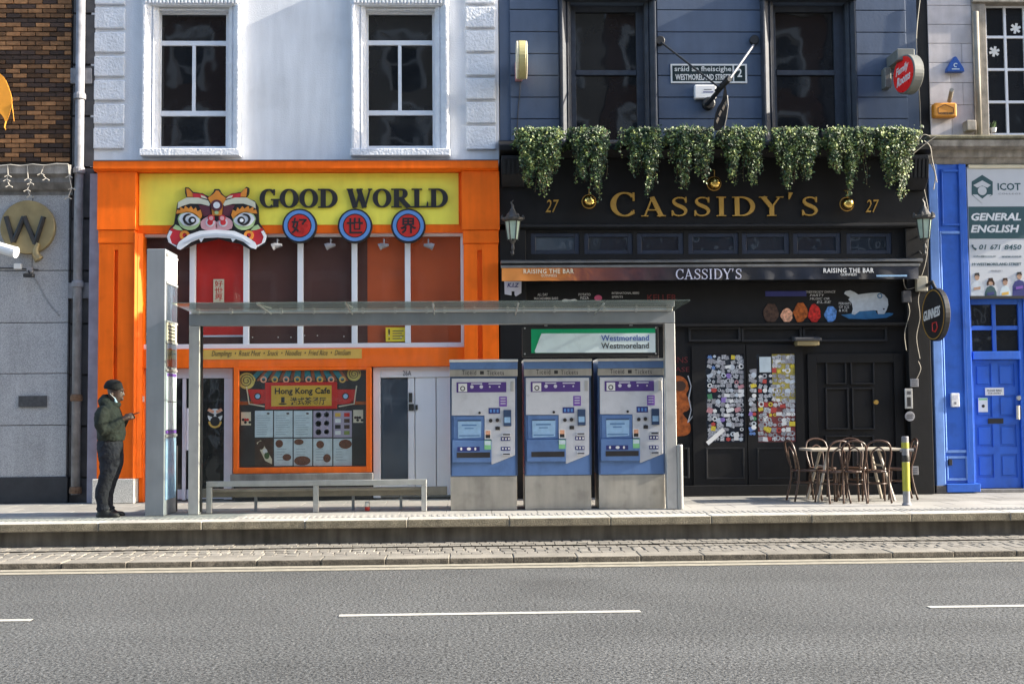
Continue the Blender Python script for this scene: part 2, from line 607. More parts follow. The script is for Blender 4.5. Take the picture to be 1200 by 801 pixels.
M('granite_trim', (.16, .155, .15), .85, var=.3, scale=5, fine=.25, streak=.3, bump=.004)
M('granite_plinth', (.50, .49, .46), .8, var=.1, fine=.5, fscale=85, bump=.004, bscale=85)
M('plinth_black', (.028, .029, .033), .7, var=.2)
M('dark_stone', (.085, .082, .085), .8, var=.25, fine=.25, orand=.1)
M('pipe_grey', (.22, .22, .235), .6, var=.25, scale=9, fine=.15, streak=.25)
M('rust', (.16, .09, .05), .85, var=.4, scale=20)
M('brass', (.30, .235, .115), .5, .35, var=.2, scale=6)
M('near_black', (.012, .012, .013), .55, var=.2)
M('white_metal', (.72, .72, .72), .5, var=.05)
M('flag_orange', (.85, .34, .03), .8, var=.12)
M('wire_white', (.42, .39, .34), .7, var=.15)
M('render_white', (.68, .695, .725), .85, var=.07, scale=1.0, fine=.05, fscale=120, bump=.006, bscale=45, streak=.07, dirt=.10, dscale=1.3)
M('quoin_white', (.68, .70, .74), .9, var=.08, scale=6, fine=.06, bump=.022, bscale=28)
M('upvc', (.72, .74, .78), .35, var=.03)
M('orange', (.91, .148, .004), .55, spec=.25, var=.07, scale=2.2, bump=.001, bscale=30, streak=.10, dirt=.13, dscale=3.5)
M('orange_line', (.40, .085, .012), .6, var=.1)
M('sign_yellow', (.86, .77, .10), .5, dirt=.08, dscale=2, streak=.04, spec=.25, var=.04)
M('ochre', (.60, .37, .07), .6, var=.08)
M('ink', (.014, .013, .015), .5, var=.2)
M('ink_soft', (.06, .06, .065), .6, var=.2)
M('disc_red', (.52, .020, .014), .45, var=.1)
M('disc_blue', (.10, .24, .55), .45, var=.08)
M('frame_lilac', (.56, .55, .62), .5, var=.06)
M('blind_brown', (.075, .026, .021), .8, var=.15, scale=2)
M('blind_red', (.52, .016, .010), .7, var=.2, scale=2.5)
M('blind_rust', (.44, .072, .013), .75, var=.15, scale=2)
M('paper', (.70, .70, .68), .8, var=.05)
M('menu_paper', (.52, .60, .63), .75, var=.1, scale=12)
M('paper_cream', (.65, .58, .42), .8, var=.1)
M('notice_yellow', (.70, .52, .02), .6, var=.06)
M('room', (.012, .011, .011), .9, var=.2)
M('blue_wall', (.070, .098, .154), .7, var=.10, scale=2.5, fine=.08, bump=.0015, bscale=25, orand=.05, streak=.08)
M('blue_frame', (.026, .033, .048), .6, var=.25, scale=8, fine=.15, bump=.002)
M('pub_black', (.0055, .0055, .0062), .6, spec=.3, var=.25, scale=3, bump=.001, bscale=25, streak=.2)
M('pub_grey', (.0125, .013, .015), .6, spec=.35, var=.25, scale=4)
M('gold', (.46, .27, .055), .5, .25, var=.12)
M('gold_ball', (.75, .52, .15), .14, 1., var=.05)
M('silver', (.60, .59, .57), .35, .9, var=.1)
M('steel', (.46, .46, .45), .42, .45, dirt=.15, dscale=4, var=.08, scale=3, fine=.05, streak=.1)
M('steel_dull', (.215, .235, .255), .5, .08, var=.08, scale=3, streak=.06)
M('steel_warm', (.42, .395, .345), .45, .5, dirt=.2, dscale=4, var=.12, scale=3, streak=.15)
M('machine_blue', (.105, .195, .40), .42, var=.07, fine=.05, dirt=.18, dscale=6)
M('machine_pale', (.54, .55, .58), .5, var=.06, fine=.05, dirt=.14, dscale=7)
M('machine_edge', (.03, .06, .13), .5, var=.1)
M('screen_blue', (.30, .47, .66), .15, var=.12, scale=14)
M('screen_line', (.10, .20, .38), .2)
M('purple', (.075, .035, .20), .5, var=.08)
M('violet', (.17, .07, .36), .5, var=.1)
M('navy', (.025, .03, .16), .5, var=.1)
M('slot_dark', (.03, .027, .027), .4, var=.2)
M('peach', (.72, .36, .22), .7, var=.2, scale=40)
M('sticker_green', (.22, .52, .24), .6, var=.2)
M('sign_green', (.0, .30, .12), .35, var=.05)
M('sign_pale', (.56, .66, .70), .3, var=.05)
M('sign_blue_text', (.03, .07, .32), .5)
M('door_blue', (.022, .115, .52), .42, dirt=.18, dscale=4, streak=.08, var=.07, scale=3, bump=.001, bscale=20)
M('door_blue_light', (.14, .27, .62), .45, var=.15, scale=5, streak=.15)
M('poster_white', (.52, .54, .57), .6, var=.03)
M('poster_teal', (.018, .070, .085), .6, var=.06)
M('poster_text', (.66, .68, .70), .6)
M('stone_pale', (.52, .48, .48), .85, var=.12, scale=5, fine=.12, bump=.003, orand=.07, streak=.1)
M('stone_joint', (.15, .135, .125), .9)
M('stone_moss', (.12, .11, .07), .95, var=.5, scale=6, fine=.3, bump=.008, bscale=40)
M('stone_weathered', (.26, .235, .20), .9, var=.35, scale=6, fine=.25, bump=.006, streak=.3)
M('alarm_blue', (.012, .075, .33), .4)
M('alarm_orange', (.62, .25, .025), .5, var=.08)
M('sign_red', (.85, .018, .014), .3, var=.05)
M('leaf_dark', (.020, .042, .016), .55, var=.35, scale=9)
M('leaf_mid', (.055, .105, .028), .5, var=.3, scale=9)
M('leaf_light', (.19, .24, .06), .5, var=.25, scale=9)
M('vine_stem', (.10, .07, .035), .8)
M('lamp_glass', (.36, .46, .38), .12, var=.15, scale=10)
M('wood_dark', (.060, .031, .020), .35, var=.3, scale=12)
M('table_top', (.42, .37, .30), .5, var=.12)
M('post_yellow', (.34, .33, .03), .45, var=.1)
M('mural_white', (.48, .53, .58), .8, var=.15, scale=12)
M('mural_blue', (.03, .14, .30), .8, var=.2, scale=12)
M('mural_orange', (.36, .085, .012), .8, var=.55, scale=14)
M('chalk', (.55, .55, .55), .9, var=.2, scale=30)
M('chalk_red', (.13, .022, .022), .9, var=.2)
M('pink', (.55, .10, .20), .8, var=.2)
M('plaque_grey', (.06, .06, .063), .5, var=.3, scale=20)
M('cable_black', (.015, .015, .015), .6)
M('cable_pale', (.27, .245, .20), .7, var=.2)
glass_thin('glass_clear', haze=.006, refl=.008)
glass_thin('glass_menu', haze=.002, refl=.006)
glass_thin('glass_canopy', tint=(.80, .86, .83), haze=.16, hazecol=(.40, .47, .44), rough=.05, refl=.04)
glass_dark('window_glass', bump=.0006, bscale=1.1)
glass_dark('pub_glass', (.020, .026, .036))
glass_dark('door_glass', (.015, .016, .017))
glass_dark('slate_glass', (.055, .072, .095))

# ------------------------------------------------------------------ the setting
road = struct('road', MB().box(-250, 250, -250, 250, -.3, 0), 'asphalt')
# white lane dashes and double yellow line: thin sheets on the asphalt
def dash(px0, px1, py):
    (xa, ya), (xb, yb) = G(px0, py[0], 0), G(px1, py[1], 0)
    return xa, xb
YD = -8.70
for x0, x1 in ((-7.9, G(44, 723, 0)[0]), (G(398, 720.5, 0)[0], G(751, 717, 0)[0]), (G(1092, 713, 0)[0], 7.6)):
    MB().box(x0, x1, YD - .05, YD + .05, .0035, .006).build('lane_dash', 'road_white', road)
for y in (-5.445, -5.685):
    MB().box(-40, 40, y - .09, y + .09, .0035, .006).build('yellow_line', 'road_yellow', road)
# tram track bed
KF, KB, RY, RF = -5.33, -4.97, -4.15, -3.55
track = struct('tram_track', MB().box(-40, 40, KB, RF + .2, .001, TZ - .022), 'sett_bed')
for y in (RY, RY + 1.435 * 0):
    m = MB()
    m.box(-40, 40, y - .055, y - .012, .01, TZ + .002)
    m.box(-40, 40, y + .022, y + .05, .01, TZ - .001)
    m.build('rail', 'rail_steel', track)
setts = []
rows = [(-3.89, .30), (-4.085, 0)] 
meshes = []
for k in range(5):
    b = MB()
    j = lambda a: random.uniform(-a, a)
    hw, hd = .056 + j(.004), .5
    vs = [(-hw + j(.004), -hd, -.03), (hw + j(.004), -hd, -.03), (hw + j(.004), hd, -.03), (-hw + j(.004), hd, -.03)]
    tp = [(v[0] * .86, v[1] * .95, j(.004)) for v in vs]
    md = [(v[0], v[1], -.010) for v in vs]
    b.add(vs + md + tp, [(0, 1, 5, 4), (1, 2, 6, 5), (2, 3, 7, 6), (3, 0, 4, 7), (4, 5, 9, 8), (5, 6, 10, 9), (6, 7, 11, 10), (7, 4, 8, 11), (8, 9, 10, 11)])
    meshes.append(b.mesh('sett', 'granite_sett'))
far_s = MB()
strips = [(-4.10, RF - .02, 3), (KB, RY - .06, 4)]
cnt = 0
for a, b_, nrow in strips:
    dep = (b_ - a) / nrow
    for rI in range(nrow):
        yc = a + dep * (rI + .5)
        x = -40 + random.uniform(0, .1)
        while x < 40:
            wd = random.uniform(.112, .145)
            lim = -6.1 < x < 7.3
            shown = lim and (rI, nrow) in ((2, 3), (1, 4), (2, 4))
            if shown and cnt < 320:
                inst('sett', random.choice(meshes), track, (x + wd / 2, yc, TZ - .002 + random.uniform(-.003, .003)), (wd / .125, dep * .95, 1), (random.uniform(-.02, .02), random.uniform(-.03, .03), random.uniform(-.02, .02)))
                cnt += 1
            elif -12 < x < 13:
                z = TZ + random.uniform(-.005, .002)
                q = dep * .46
                far_s.box(x + .006, x + wd - .006, yc - q, yc + q, TZ - .03, z)
            x += wd
o = far_s.build('setts', 'granite_sett', track)
o['kind'] = 'stuff'
# kerb stones between road and track
kerb = struct('kerb', MB().box(-40, 40, KF + .03, KB - .01, .002, TZ - .012), 'sett_bed')
kx = G(12, 662, 0)[0]
kn = MB()
def front_face(me, mat):          # street-facing side of a stone: a darker second material
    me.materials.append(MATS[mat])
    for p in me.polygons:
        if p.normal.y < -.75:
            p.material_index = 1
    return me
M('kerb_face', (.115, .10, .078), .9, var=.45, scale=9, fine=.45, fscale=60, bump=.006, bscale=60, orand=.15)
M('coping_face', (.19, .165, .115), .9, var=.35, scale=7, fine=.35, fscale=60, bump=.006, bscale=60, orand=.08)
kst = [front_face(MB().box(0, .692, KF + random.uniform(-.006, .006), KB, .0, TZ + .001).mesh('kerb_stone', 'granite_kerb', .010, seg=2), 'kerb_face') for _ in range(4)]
i = 0
for k in range(-16, 30):
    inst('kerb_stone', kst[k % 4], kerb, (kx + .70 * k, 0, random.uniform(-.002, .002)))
# platform: riser, coping stones, tactile strip and slabs
plat = struct('platform', MB().box(-40, 40, RF, 30, .004, PZ - .045), 'riser')
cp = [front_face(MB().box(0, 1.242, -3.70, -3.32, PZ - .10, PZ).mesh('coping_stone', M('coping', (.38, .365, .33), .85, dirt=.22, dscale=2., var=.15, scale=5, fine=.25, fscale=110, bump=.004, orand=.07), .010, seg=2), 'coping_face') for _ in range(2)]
cx = G(114, 618, .3)[0]
for k in range(-8, 14):
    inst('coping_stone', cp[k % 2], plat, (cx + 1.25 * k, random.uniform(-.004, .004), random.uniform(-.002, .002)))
tsl = MB().box(0, .394, -3.316, -2.92, PZ - .04, PZ - .003)
for a in range(4):
    for b in range(4):
        pass
for a in range(5):
    tsl.box(.03 + a * .075, .065 + a * .075, -3.28, -2.96, PZ - .004, PZ + .0025)
tme = tsl.mesh('tactile_slab', 'tactile')
for k in range(-25, 36):
    inst('tactile_slab', tme, plat, (cx + .4 * k, 0, 0))
slab = MB().box(0, .595, 0, .595, -.05, 0).mesh('paving_slab', 'paving', .003)
slab2 = MB().box(0, .595, 0, .595, -.05, 0).mesh('paving_slab', 'paving_light', .003)
for j in range(5):
    for k in range(-17, 25):
        inst('paving_slab', slab2 if j in (0, 1) else slab, plat, (cx + .6 * k + .3 * (j % 2), -2.915 + .6 * j, PZ - .004 + random.uniform(-.001, .001)))

# ------------------------------------------------------------------ helper: window surround with splayed mouldings
def splay_surround(parent, x0, x1, z0, z1, ox0, ox1, mat, proud=.10, back=.14, oz1=None):
    """left and right jambs (splayed faces) between the outer and the inner outline"""
    for s, a, b in ((1, ox0, x0), (-1, ox1, x1)):
        d = b - a
        pts = [(a, .0), (a, -proud * .6), (a + d * .10, -proud), (a + d * .22, -proud), (a + d * .62, -proud * .35), (a + d * .70, -proud * .5), (a + d, -.005), (b, back), (a + d * .3, back)]
        MB().prismz(pts, z0, z1).build('architrave', mat, parent)

# ================================================================== 1. granite building at the left end
gb = thing('granite_building', (-7.6, .3, PZ), 'building with dark brown brick above grey granite slabs', 'building')
ZT = 9.6
xr = P(84, 90, 0)[0]
wl = MB().box(-9.5, xr, .012, 6, R(0, 0, 84, 191, 0)[2] + .0, ZT).build('wall', 'mortar', gb)
bh, bl = .0722, .222
z = R(0, 0, 84, 191, 0)[2] + .02
bm_ = [MB().box(-.104, .104, -.016 + random.uniform(-.006, .004), .05, 0, .060).mesh('brick', 'brick', .003) for _ in range(4)]
bmd = [MB().box(-.104, .104, -.012, .05, 0, .060).mesh('brick', 'brick_dark', .003) for _ in range(2)]
bmh = [MB().box(-.050, .050, -.014, .05, 0, .060).mesh('brick', 'brick', .003) for _ in range(2)]
rest = MB()
row, nb = 0, 0
while z < ZT - .1:
    x = xr - .008
    long_row = row % 2 == 0
    first = True
    dark_row = (row % 8) in (6,)
    while x > -9.4:
        wd = .105 if (first and not long_row) else .222
        if z < 8.15 and x - wd > -7.36 - .1 and nb < 300:
            if wd < .2:
                me = random.choice(bmh)
            else:
                me = random.choice(bmd) if (dark_row or random.random() < .24) else random.choice(bm_)
            inst('brick', me, wl, (x - wd / 2, (.010 if dark_row else 0) + random.uniform(-.003, .004), z))
            nb += 1
        else:
            rest.box(x - wd + .005, x - .005, -.014, .05, z, z + .060)
        x -= wd
        first = False
    z += bh
    row += 1
o = rest.build('bricks', 'brick', wl)
o['kind'] = 'stuff'
# cornice over the granite
r = R(0, 193, 81, 226, -.25)
MB().prismx([(0, r[2]), (-.07, r[2]), (-.07, r[2] + .05), (-.13, r[2] + .08), (-.2, r[2] + .17), (-.2, r[2] + .24), (-.27, r[2] + .29), (-.27, r[3]), (0, r[3] + .03)], -9.5, r[1]).build('cornice', 'granite_trim', gb)
gx1 = R(0, 300, 80, 400, -.06)[1]
lower = MB().box(-9.5, gx1 - .004, .02, 6, PZ, r[2] + .02).build('wall', 'stone_joint', gb)
ys = [226, 317, 378, 437.5, 498, 559]
for i in range(5):
    z1, z0 = P(40, ys[i], -.06)[1], P(40, ys[i + 1], -.06)[1]
    cuts = [-9.5, P(38, 270, -.06)[0], gx1] if i == 0 else ([-9.5, -7.9, gx1])
    for a, b in zip(cuts[:-1], cuts[1:]):
        MB().box(a + .004, b - .004, -.06, .02, z0 + .005, z1 - .005).build('granite_slab', 'granite', lower, .004)
MB().box(-9.5, P(79, 575, -.10)[0], -.10, .02, PZ, P(40, 559, -.1)[1]).build('plinth', 'plinth_black', gb, .006)
# dark quoin column between the pipe and the white house
q0, q1 = P(80.5, 400, .02)[0], P(109, 400, .02)[0]
colm = MB().box(xr + .002, P(107.5, 90, .03)[0], .06, 6, PZ, ZT).build('return_wall', 'dark_stone', gb)
for i, (a, b) in enumerate([(560, 592), (500, 558), (440, 498), (380, 438), (318, 378), (257, 316), (197, 255), (137, 195), (77, 135), (17, 75), (-43, 15)]):
    z1, z0 = P(100, a, 0)[1], P(100, b, 0)[1]
    MB().box(P(82, 400, 0)[0], P(109.5, 400, 0)[0] - .02, -.005, .062, max(z0, PZ), z1 - .006).build('stone_block', 'dark_stone', colm, .004)
# cast iron downpipe
px_ = P(91.5, 300, -.1)[0]
pipe = MB().tube([(px_, -.1, PZ + .12), (px_, -.1, ZT)], .068, 14).build('downpipe', 'pipe_grey', gb, smooth=True)
for y in (113, 200, 333, 466, 574):
    zc = P(92, y, -.1)[1]
    MB().lathe([(.07, zc - .05), (.092, zc - .045), (.092, zc + .02), (.08, zc + .05), (.07, zc + .055)], px_, -.1, 14).build('collar', 'rust' if y > 450 else 'pipe_grey', pipe, smooth=False)
for y in (88, 340):
    zc = P(92, y, -.1)[1]
    MB().box(px_ - .16, px_ + .16, -.06, -.01, zc - .12, zc + .12).build('bracket', 'pipe_grey', pipe, .004)

# ================================================================== 2. white house with the orange shopfront
wb = thing('white_house', (-2.6, .3, PZ), 'white rendered house with bright orange restaurant shopfront', 'building')
wx0, wx1 = P(106.5, 90, 0)[0], P(584.5, 90, 0)[0]
zsh = P(350, 187.5, 0)[1]
WINS = []
for (a, b, c, d) in ((185, 10, 268.5, 175), (428, 10, 510.5, 175)):
    WINS.append(R(a, b, c, d, 0))
wwall = wall_holes(wx0, wx1, zsh - .1, ZT, WINS, 0, .35).build('wall', 'render_white', wb, weld=True)
MB().box(wx0, wx1, .9, 6, PZ, ZT).build('room', 'room', wb)
for xa, yys in (((110, 145.5), [(-21, 5), (9, 33), (38, 61), (66, 89), (94, 117), (122, 145), (150, 174)]), ((546, 580.5), [(-24, 4), (8, 32), (36, 60), (64, 88), (92, 116), (120, 144), (148, 175)])):
    xa0, xa1 = P(xa[0], 90, -.05)[0], P(xa[1], 90, -.05)[0]
    for a, b in yys:
        MB().box(xa0, xa1, -.055, .01, P(xa[0], b, -.05)[1], P(xa[0], a, -.05)[1]).build('quoin', 'quoin_white', wwall, .014, seg=2)
for k, ((a, b, c, d), (o0, o1), bars, mull) in enumerate([((185, 10, 268.5, 175), (166.5, 281.5), ((12, 17), (48, 53.5), (130, 136), (171.5, 175)), (225, 229)), ((428, 10, 510.5, 175), (411.5, 526), ((12, 17), (47.5, 53), (129.5, 135), (171, 175)), (466.5, 470.5))]):
    h = WINS[k]
    ox0, ox1 = P(o0, 90, -.08)[0], P(o1, 90, -.08)[0]
    zs, zt = P(a, 176, -.05)[1], P(a, 7, -.05)[1]
    splay_surround(wwall, h[0] + .01, h[1] - .01, zs, zt, ox0, ox1, 'quoin_white', .12, .13)
    # fluted head
    zt2 = zt + .45
    hd = MB().box(ox0 - .01, ox1 + .01, -.10, .02, zt, zt2).build('window_head', 'quoin_white', wb, .006)
    nfl = 26
    for i in range(nfl):
        xx = ox0 + .03 + (ox1 - ox0 - .06) * (i + .5) / nfl
        MB().box(xx - .018, xx + .018, -.125, -.099, zt + .02, zt2 - .05).build('flute', 'quoin_white', hd, .006)
    MB().box(h[0] - .0, h[1] + .0, .0, .34, h[3] - .03, h[3] + .01).build('lintel', 'quoin_white', wwall)
    MB().box(ox0 - .01, ox1 + .015, -.17, .2, zs - .105, zs).build('sill', 'quoin_white', wwall, .008)
    fr = MB()
    Y = .13
    x0, x1 = P(a, 90, Y)[0] + .005, P(c, 90, Y)[0] - .005
    fr.box(x0, x0 + .045, Y, Y + .07, h[2], h[3] - .03)
    fr.box(x1 - .045, x1, Y, Y + .07, h[2], h[3] - .03)
    for p, q in bars:
        fr.box(x0 + .045, x1 - .045, Y + .002, Y + .068, P((a + c) / 2, q, Y)[1], P((a + c) / 2, p, Y)[1])
    wdw = fr.build('window', 'upvc', wb, .004)
    MB().box(P(mull[0], 90, Y)[0], P(mull[1], 90, Y)[0], Y + .004, Y + .066, P(a, bars[2][0], Y)[1], P(a, bars[1][1], Y)[1]).build('mullion', 'upvc', wdw, .004)
    zz = [P((a + c) / 2, y, Y)[1] for y in (17, 48, 53.5, 130, 136, 172)]
    xm = (P(mull[0], 90, Y)[0], P(mull[1], 90, Y)[0])
    for pa in ((x0 + .045, x1 - .045, zz[1], zz[0]), (x0 + .045, xm[0], zz[3], zz[2]), (xm[1], x1 - .045, zz[3], zz[2]), (x0 + .045, x1 - .045, zz[5], zz[4])):
        t_ = random.uniform(-.006, .006)
        mm = MB().box(pa[0] + .002, pa[1] - .002, Y + .035, Y + .045, pa[2] + .002, pa[3] - .002)
        mm.build('pane', 'window_glass', wdw)

# ---- shopfront
SF = -.32                                   # face of the pilasters
sf = MB()
# cornice
r = R(109, 187.5, 584, 199.5, -.42)
sf_x0, sf_x1 = r[0], r[1]
shop = MB().prismx([(0, r[2]), (-.36, r[2]), (-.42, r[2] + .03), (-.42, r[3]), (0, r[3] + .03)], r[0], r[1]).build('shop_cornice', 'orange', wb, .004)
z_cor = r[2]
MB().prismx([(0.0, r[3] + .033), (-.43, r[3] + .003), (-.43, r[3] - .012), (-.423, r[3] - .012), (-.423, r[3] + .001), (0, r[3] + .031)], r[0] - .004, r[1] + .004).build('lead_flashing', M('lead', (.10, .10, .11), .6, var=.3), wb)
def pilaster(xa, xb, ga, gb):
    x0, x1 = P(xa, 330, SF)[0], P(xb, 330, SF)[0]
    zb = P(xa, 561, SF)[1]
    zc1, zc0 = P(xa, 270, SF)[1], P(xa, 285.5, SF)[1]
    p = MB().box(x0 - .025, x1 + .025, SF - .03, 0, zc1 + .006, z_cor - .002).build('pilaster', 'orange', wb, .005)
    MB().box(x0 - .01, x1 + .01, SF - .015, 0, zc0 + .006, zc1 - .002).build('cap_band', 'orange', p, .005)
    g0, g1 = P(ga, 400, SF)[0], P(gb, 400, SF)[0]
    zg = P(ga, 293, SF)[1]
    m = MB()
    m.box(x0, g0, SF, 0, zb, zc0)
    m.box(g1, x1, SF, 0, zb, zc0)
    m.box(g0, g1, SF + .001, 0, zg, zc0)
    m.box(g0, g1, SF + .05, 0, zb, zg)
    m.build('shaft', 'orange', p, .003)
    return x0, x1, zb
pl = pilaster(115.5, 157, 133, 137.5)
pr = pilaster(543.5, 584, 560, 565.5)
# quarter-round strips that catch the light on the inner edge of the left pilaster
zb0 = P(160, 560, SF)[1]
for px_, y_, w_ in ((158.6, -.345, .030), (162.6, -.30, .035)):
    xx = P(px_, 400, y_)[0]
    MB().prismz([(xx - w_, 0), (xx - w_, y_), (xx - w_ * .5, y_ - .012), (xx + w_, y_ + .06), (xx + w_, 0)], zb0, P(160, 273, SF)[1]).build('edge_moulding', 'orange', wb)
MB().box(P(108, 575, SF - .05)[0], P(157.5, 575, SF - .05)[0], SF - .07, -.0, PZ, zb0 - .004).build('plinth_stone', 'granite_plinth', wb, .012, seg=2)
MB().box(P(541, 575, SF - .05)[0], P(585, 575, SF - .05)[0] - .01, SF - .07, -.0, PZ, zb0 - .004).build('plinth_stone', 'granite_plinth', wb, .012, seg=2)
MB().box(P(106, 400, -.03)[0] + .02, P(115.5, 400, -.2)[0], -.2, .05, PZ, z_cor - .003).build('side_strip', M('lilac_grey', (.28, .27, .33), .7, var=.2), wb)
# fascia board and window band
FY = -.20
fx0, fx1 = pl[1], pr[0]
zf0 = P(350, 273, FY)[1]
MB().box(fx0 - .01, fx1 + .01, FY, 0, zf0, z_cor - .002).build('fascia', 'orange', wb)
WY = -.12
zw1, zw0 = P(350, 273, WY)[1], P(350, 408, WY)[1]
zband0 = P(350, 430, -.2)[1]
MB().box(fx0 - .01, fx1 + .01, -.2, 0, zband0, zw0 - .002).build('lower_fascia', 'orange', wb, .004)
# white frame round the red and brown upper lights
wf = MB()
wxs = [(160, 162.5), (222, 228.5), (285, 291.5), (348.5, 355), (412, 418.5), (474.5, 481), (540, 545)]
frz = (zw0, zw1)
xs_ = [(P(a, 340, WY)[0], P(b, 340, WY)[0]) for a, b in wxs]
xs_[0] = (fx0 + .04, fx0 + .085)
xs_[-1] = (xs_[-1][0], fx1)
for a, b in xs_:
    wf.box(a, b, WY, WY + .09, zw0 + .075, zw1 - .055)
wf.box(xs_[0][0], xs_[-1][1], WY - .02, WY + .09, zw0, zw0 + .073)
wf.box(xs_[0][0], xs_[-1][1], WY - .002, WY + .09, zw1 - .053, zw1 - .001)
swin = wf.build('shop_window', 'upvc', wb, .004)
bl = ['blind_brown', 'blind_red', 'blind_brown', 'blind_brown', 'blind_rust', 'blind_rust']
for i in range(6):
    a, b = xs_[i][1], xs_[i + 1][0]
    MB().box(a + .002, b - .002, WY + .05, WY + .056, zw0 + .075, zw1 - .055).build('pane', 'glass_menu', swin)
    bx = MB()
    if i == 1:
        zr = P(250, 392, WY)[1]
        bx.box(a, b, WY + .10, WY + .11, zr, zw1)
        MB().box(a, b, WY + .10, WY + .11, zw0, zr - .03).build('blind', 'blind_brown', swin)
        MB().box(a, b, WY + .09, WY + .12, zr - .028, zr - .002).build('blind_rail', 'frame_lilac', swin)
    elif i == 4:
        xm = P(430, 340, WY)[0]
        bx.box(xm, b, WY + .10, WY + .11, zw0, zw1)
        MB().box(a, xm - .002, WY + .105, WY + .115, zw0, zw1).build('blind', 'blind_brown', swin)
    else:
        bx.box(a, b, WY + .10, WY + .11, zw0, zw1)
    bx.build('blind', bl[i], swin)
# hanging red scroll plate with the three characters behind the second light
pk = boxp('scroll_plate', (250, 327, 262.5, 354), WY + .085, WY + .095, 'paper_cream', swin)
for i, chs in enumerate('好世界'):
    lettering(chs, (251.5, 328.5 + i * 8.3, 261, 336 + i * 8.3), WY + .084, 'disc_red', swin, bold=.01, name='character')
ns = boxp('notice', (452, 383.5, 476, 400), WY + .044, WY + .048, 'notice_yellow', swin)
lettering('!', (455, 385, 457, 398), WY + .043, 'ink', swin)
for i in range(4):
    boxp('printed_line', (460, 387 + i * 3, 473 - 2 * (i % 2), 388 + i * 3), WY + .042, WY + .043, 'ink_soft', swin)
# ochre menu strip
st = boxp('menu_strip', (235, 409, 424, 420.5), -.212, -.199, 'ochre', wb)
lettering('Dumplings  •  Roast Meat  •  Snack  •  Noodles  •  Fried Rice  •  DimSum', (248, 410.3, 411, 418.5), -.212, 'ink', st, shear=.35)

# ---- ground floor of the restaurant
DY = -.06
zg1 = zband0
# recessed left doorway
MB().box(fx0, P(273, 500, -.12)[0], .55, .6, PZ, zg1).build('door_back_wall', 'room', wb)
fr = MB()
dx0, dx1 = P(172, 500, DY)[0], P(272, 500, DY)[0]
ztop = P(240, 434, DY)[1]
for a, b in ((170.5, 173.5), (213.5, 217.5), (262.5, 272.5)):
    fr.box(P(a, 500, DY)[0], P(b, 500, DY)[0], DY, DY + .1, PZ + .02, P(240, 443, DY)[1])
fr.box(P(170.5, 500, DY)[0], P(272.5, 500, DY)[0], DY - .002, DY + .1, P(240, 443, DY)[1] + .002, zg1 - .003)
d = fr.build('restaurant_door', 'frame_lilac', wb, .004, label='dark glass restaurant door in a pale lilac frame with lion sticker')
for a, b in ((174, 213), (218, 262)):
    boxp('door_pane', (a, 443, b, 573), DY + .04, DY + .05, 'door_glass', d)
    x0, x1 = P(a, 560, DY)[0], P(b, 560, DY)[0]
    MB().box(x0, x1, DY + .03, DY + .08, PZ + .03, P(240, 573, DY)[1]).build('kick_panel', 'frame_lilac', d, .004)
MB().tube([(P(220, 478, DY - .06)[0], DY - .06, P(220, 478, DY)[1]), (P(220, 478, DY - .06)[0], DY - .06, P(220, 527, DY)[1])], .02, 8).build('door_handle', 'frame_lilac', d)
# small lion mask sticker on the door
LY = DY + .039
lm = MB().disc(*P(252, 487, LY), .11, LY, LY + .001, 24).build('sticker', 'paper', d)
MB().disc(*P(252, 493.5, LY), .075, LY - .002, LY, 20).build('sticker_mouth', 'ink', d)
MB().ring(*P(252, 493.5, LY), .072, .10, LY - .003, LY, 20, math.pi, 2 * math.pi).build('sticker_lip', 'ochre', d)
for s in (-1, 1):
    MB().poly(PP([(252 + s * 1, 485), (252 + s * 8, 482), (252 + s * 9, 486), (252 + s * 2, 489)], LY), LY - .004, LY).build('sticker_eye', 'ink', d)
    MB().poly(PP([(252 + s * 1, 481), (252 + s * 7, 478), (252 + s * 9, 481), (252 + s * 2, 484)], LY), LY - .004, LY).build('sticker_brow', 'peach', d)
MB().box(P(163.5, 500, -.15)[0], P(170.3, 500, -.06)[0], -.17, .1, PZ, zg1 - .003).build('reveal_post', 'orange', wb, .004)
# small white switch box on the orange reveal
o = boxp('doorbell', (165.5, 464, 168.5, 470.5), -.19, -.16, 'white_metal', wb)

# menu window
MY = -.16
mo = R(273.5, 428.5, 435, 554, MY - .06)
mi = R(279.5, 433.5, 429, 547, MY - .06)
mw = MB()
mw.box(mo[0], mi[0], MY - .06, 0, mo[2], zg1 - .003)
mw.box(mi[1], mo[1], MY - .06, 0, mo[2], zg1 - .003)
mw.box(mi[0], mi[1], MY - .058, 0, mo[2], mi[2])
mw.box(mi[0], mi[1], MY - .058, 0, mi[3], zg1 - .003)
mwin = mw.build('menu_window', 'orange', wb, .006)
MB().box(mo[0] - .03, mo[1] + .03, -.30, 0, mo[2] - .115, mo[2] - .004).build('sill', 'granite_trim', mwin, .006)
MB().box(mo[0] + .01, mo[1] - .01, -.12, 0, PZ, mo[2] - .117).build('stall_riser', 'pub_grey', wb, .004)
Q = MY + .025
menu = thing('menu_display', ((mi[0] + mi[1]) / 2, Q, mi[2]), 'restaurant menu display with painted temple roof and ten menu sheets behind glass', 'menu board')
MB().box(mi[0] - .02, mi[1] + .02, Q, Q + .04, mi[2] - .02, mi[3] + .02).build('display_board', 'slot_dark', menu)
MB().box(mi[0], mi[1], MY - .02, MY - .014, mi[2], mi[3]).build('pane', 'glass_menu', mwin)
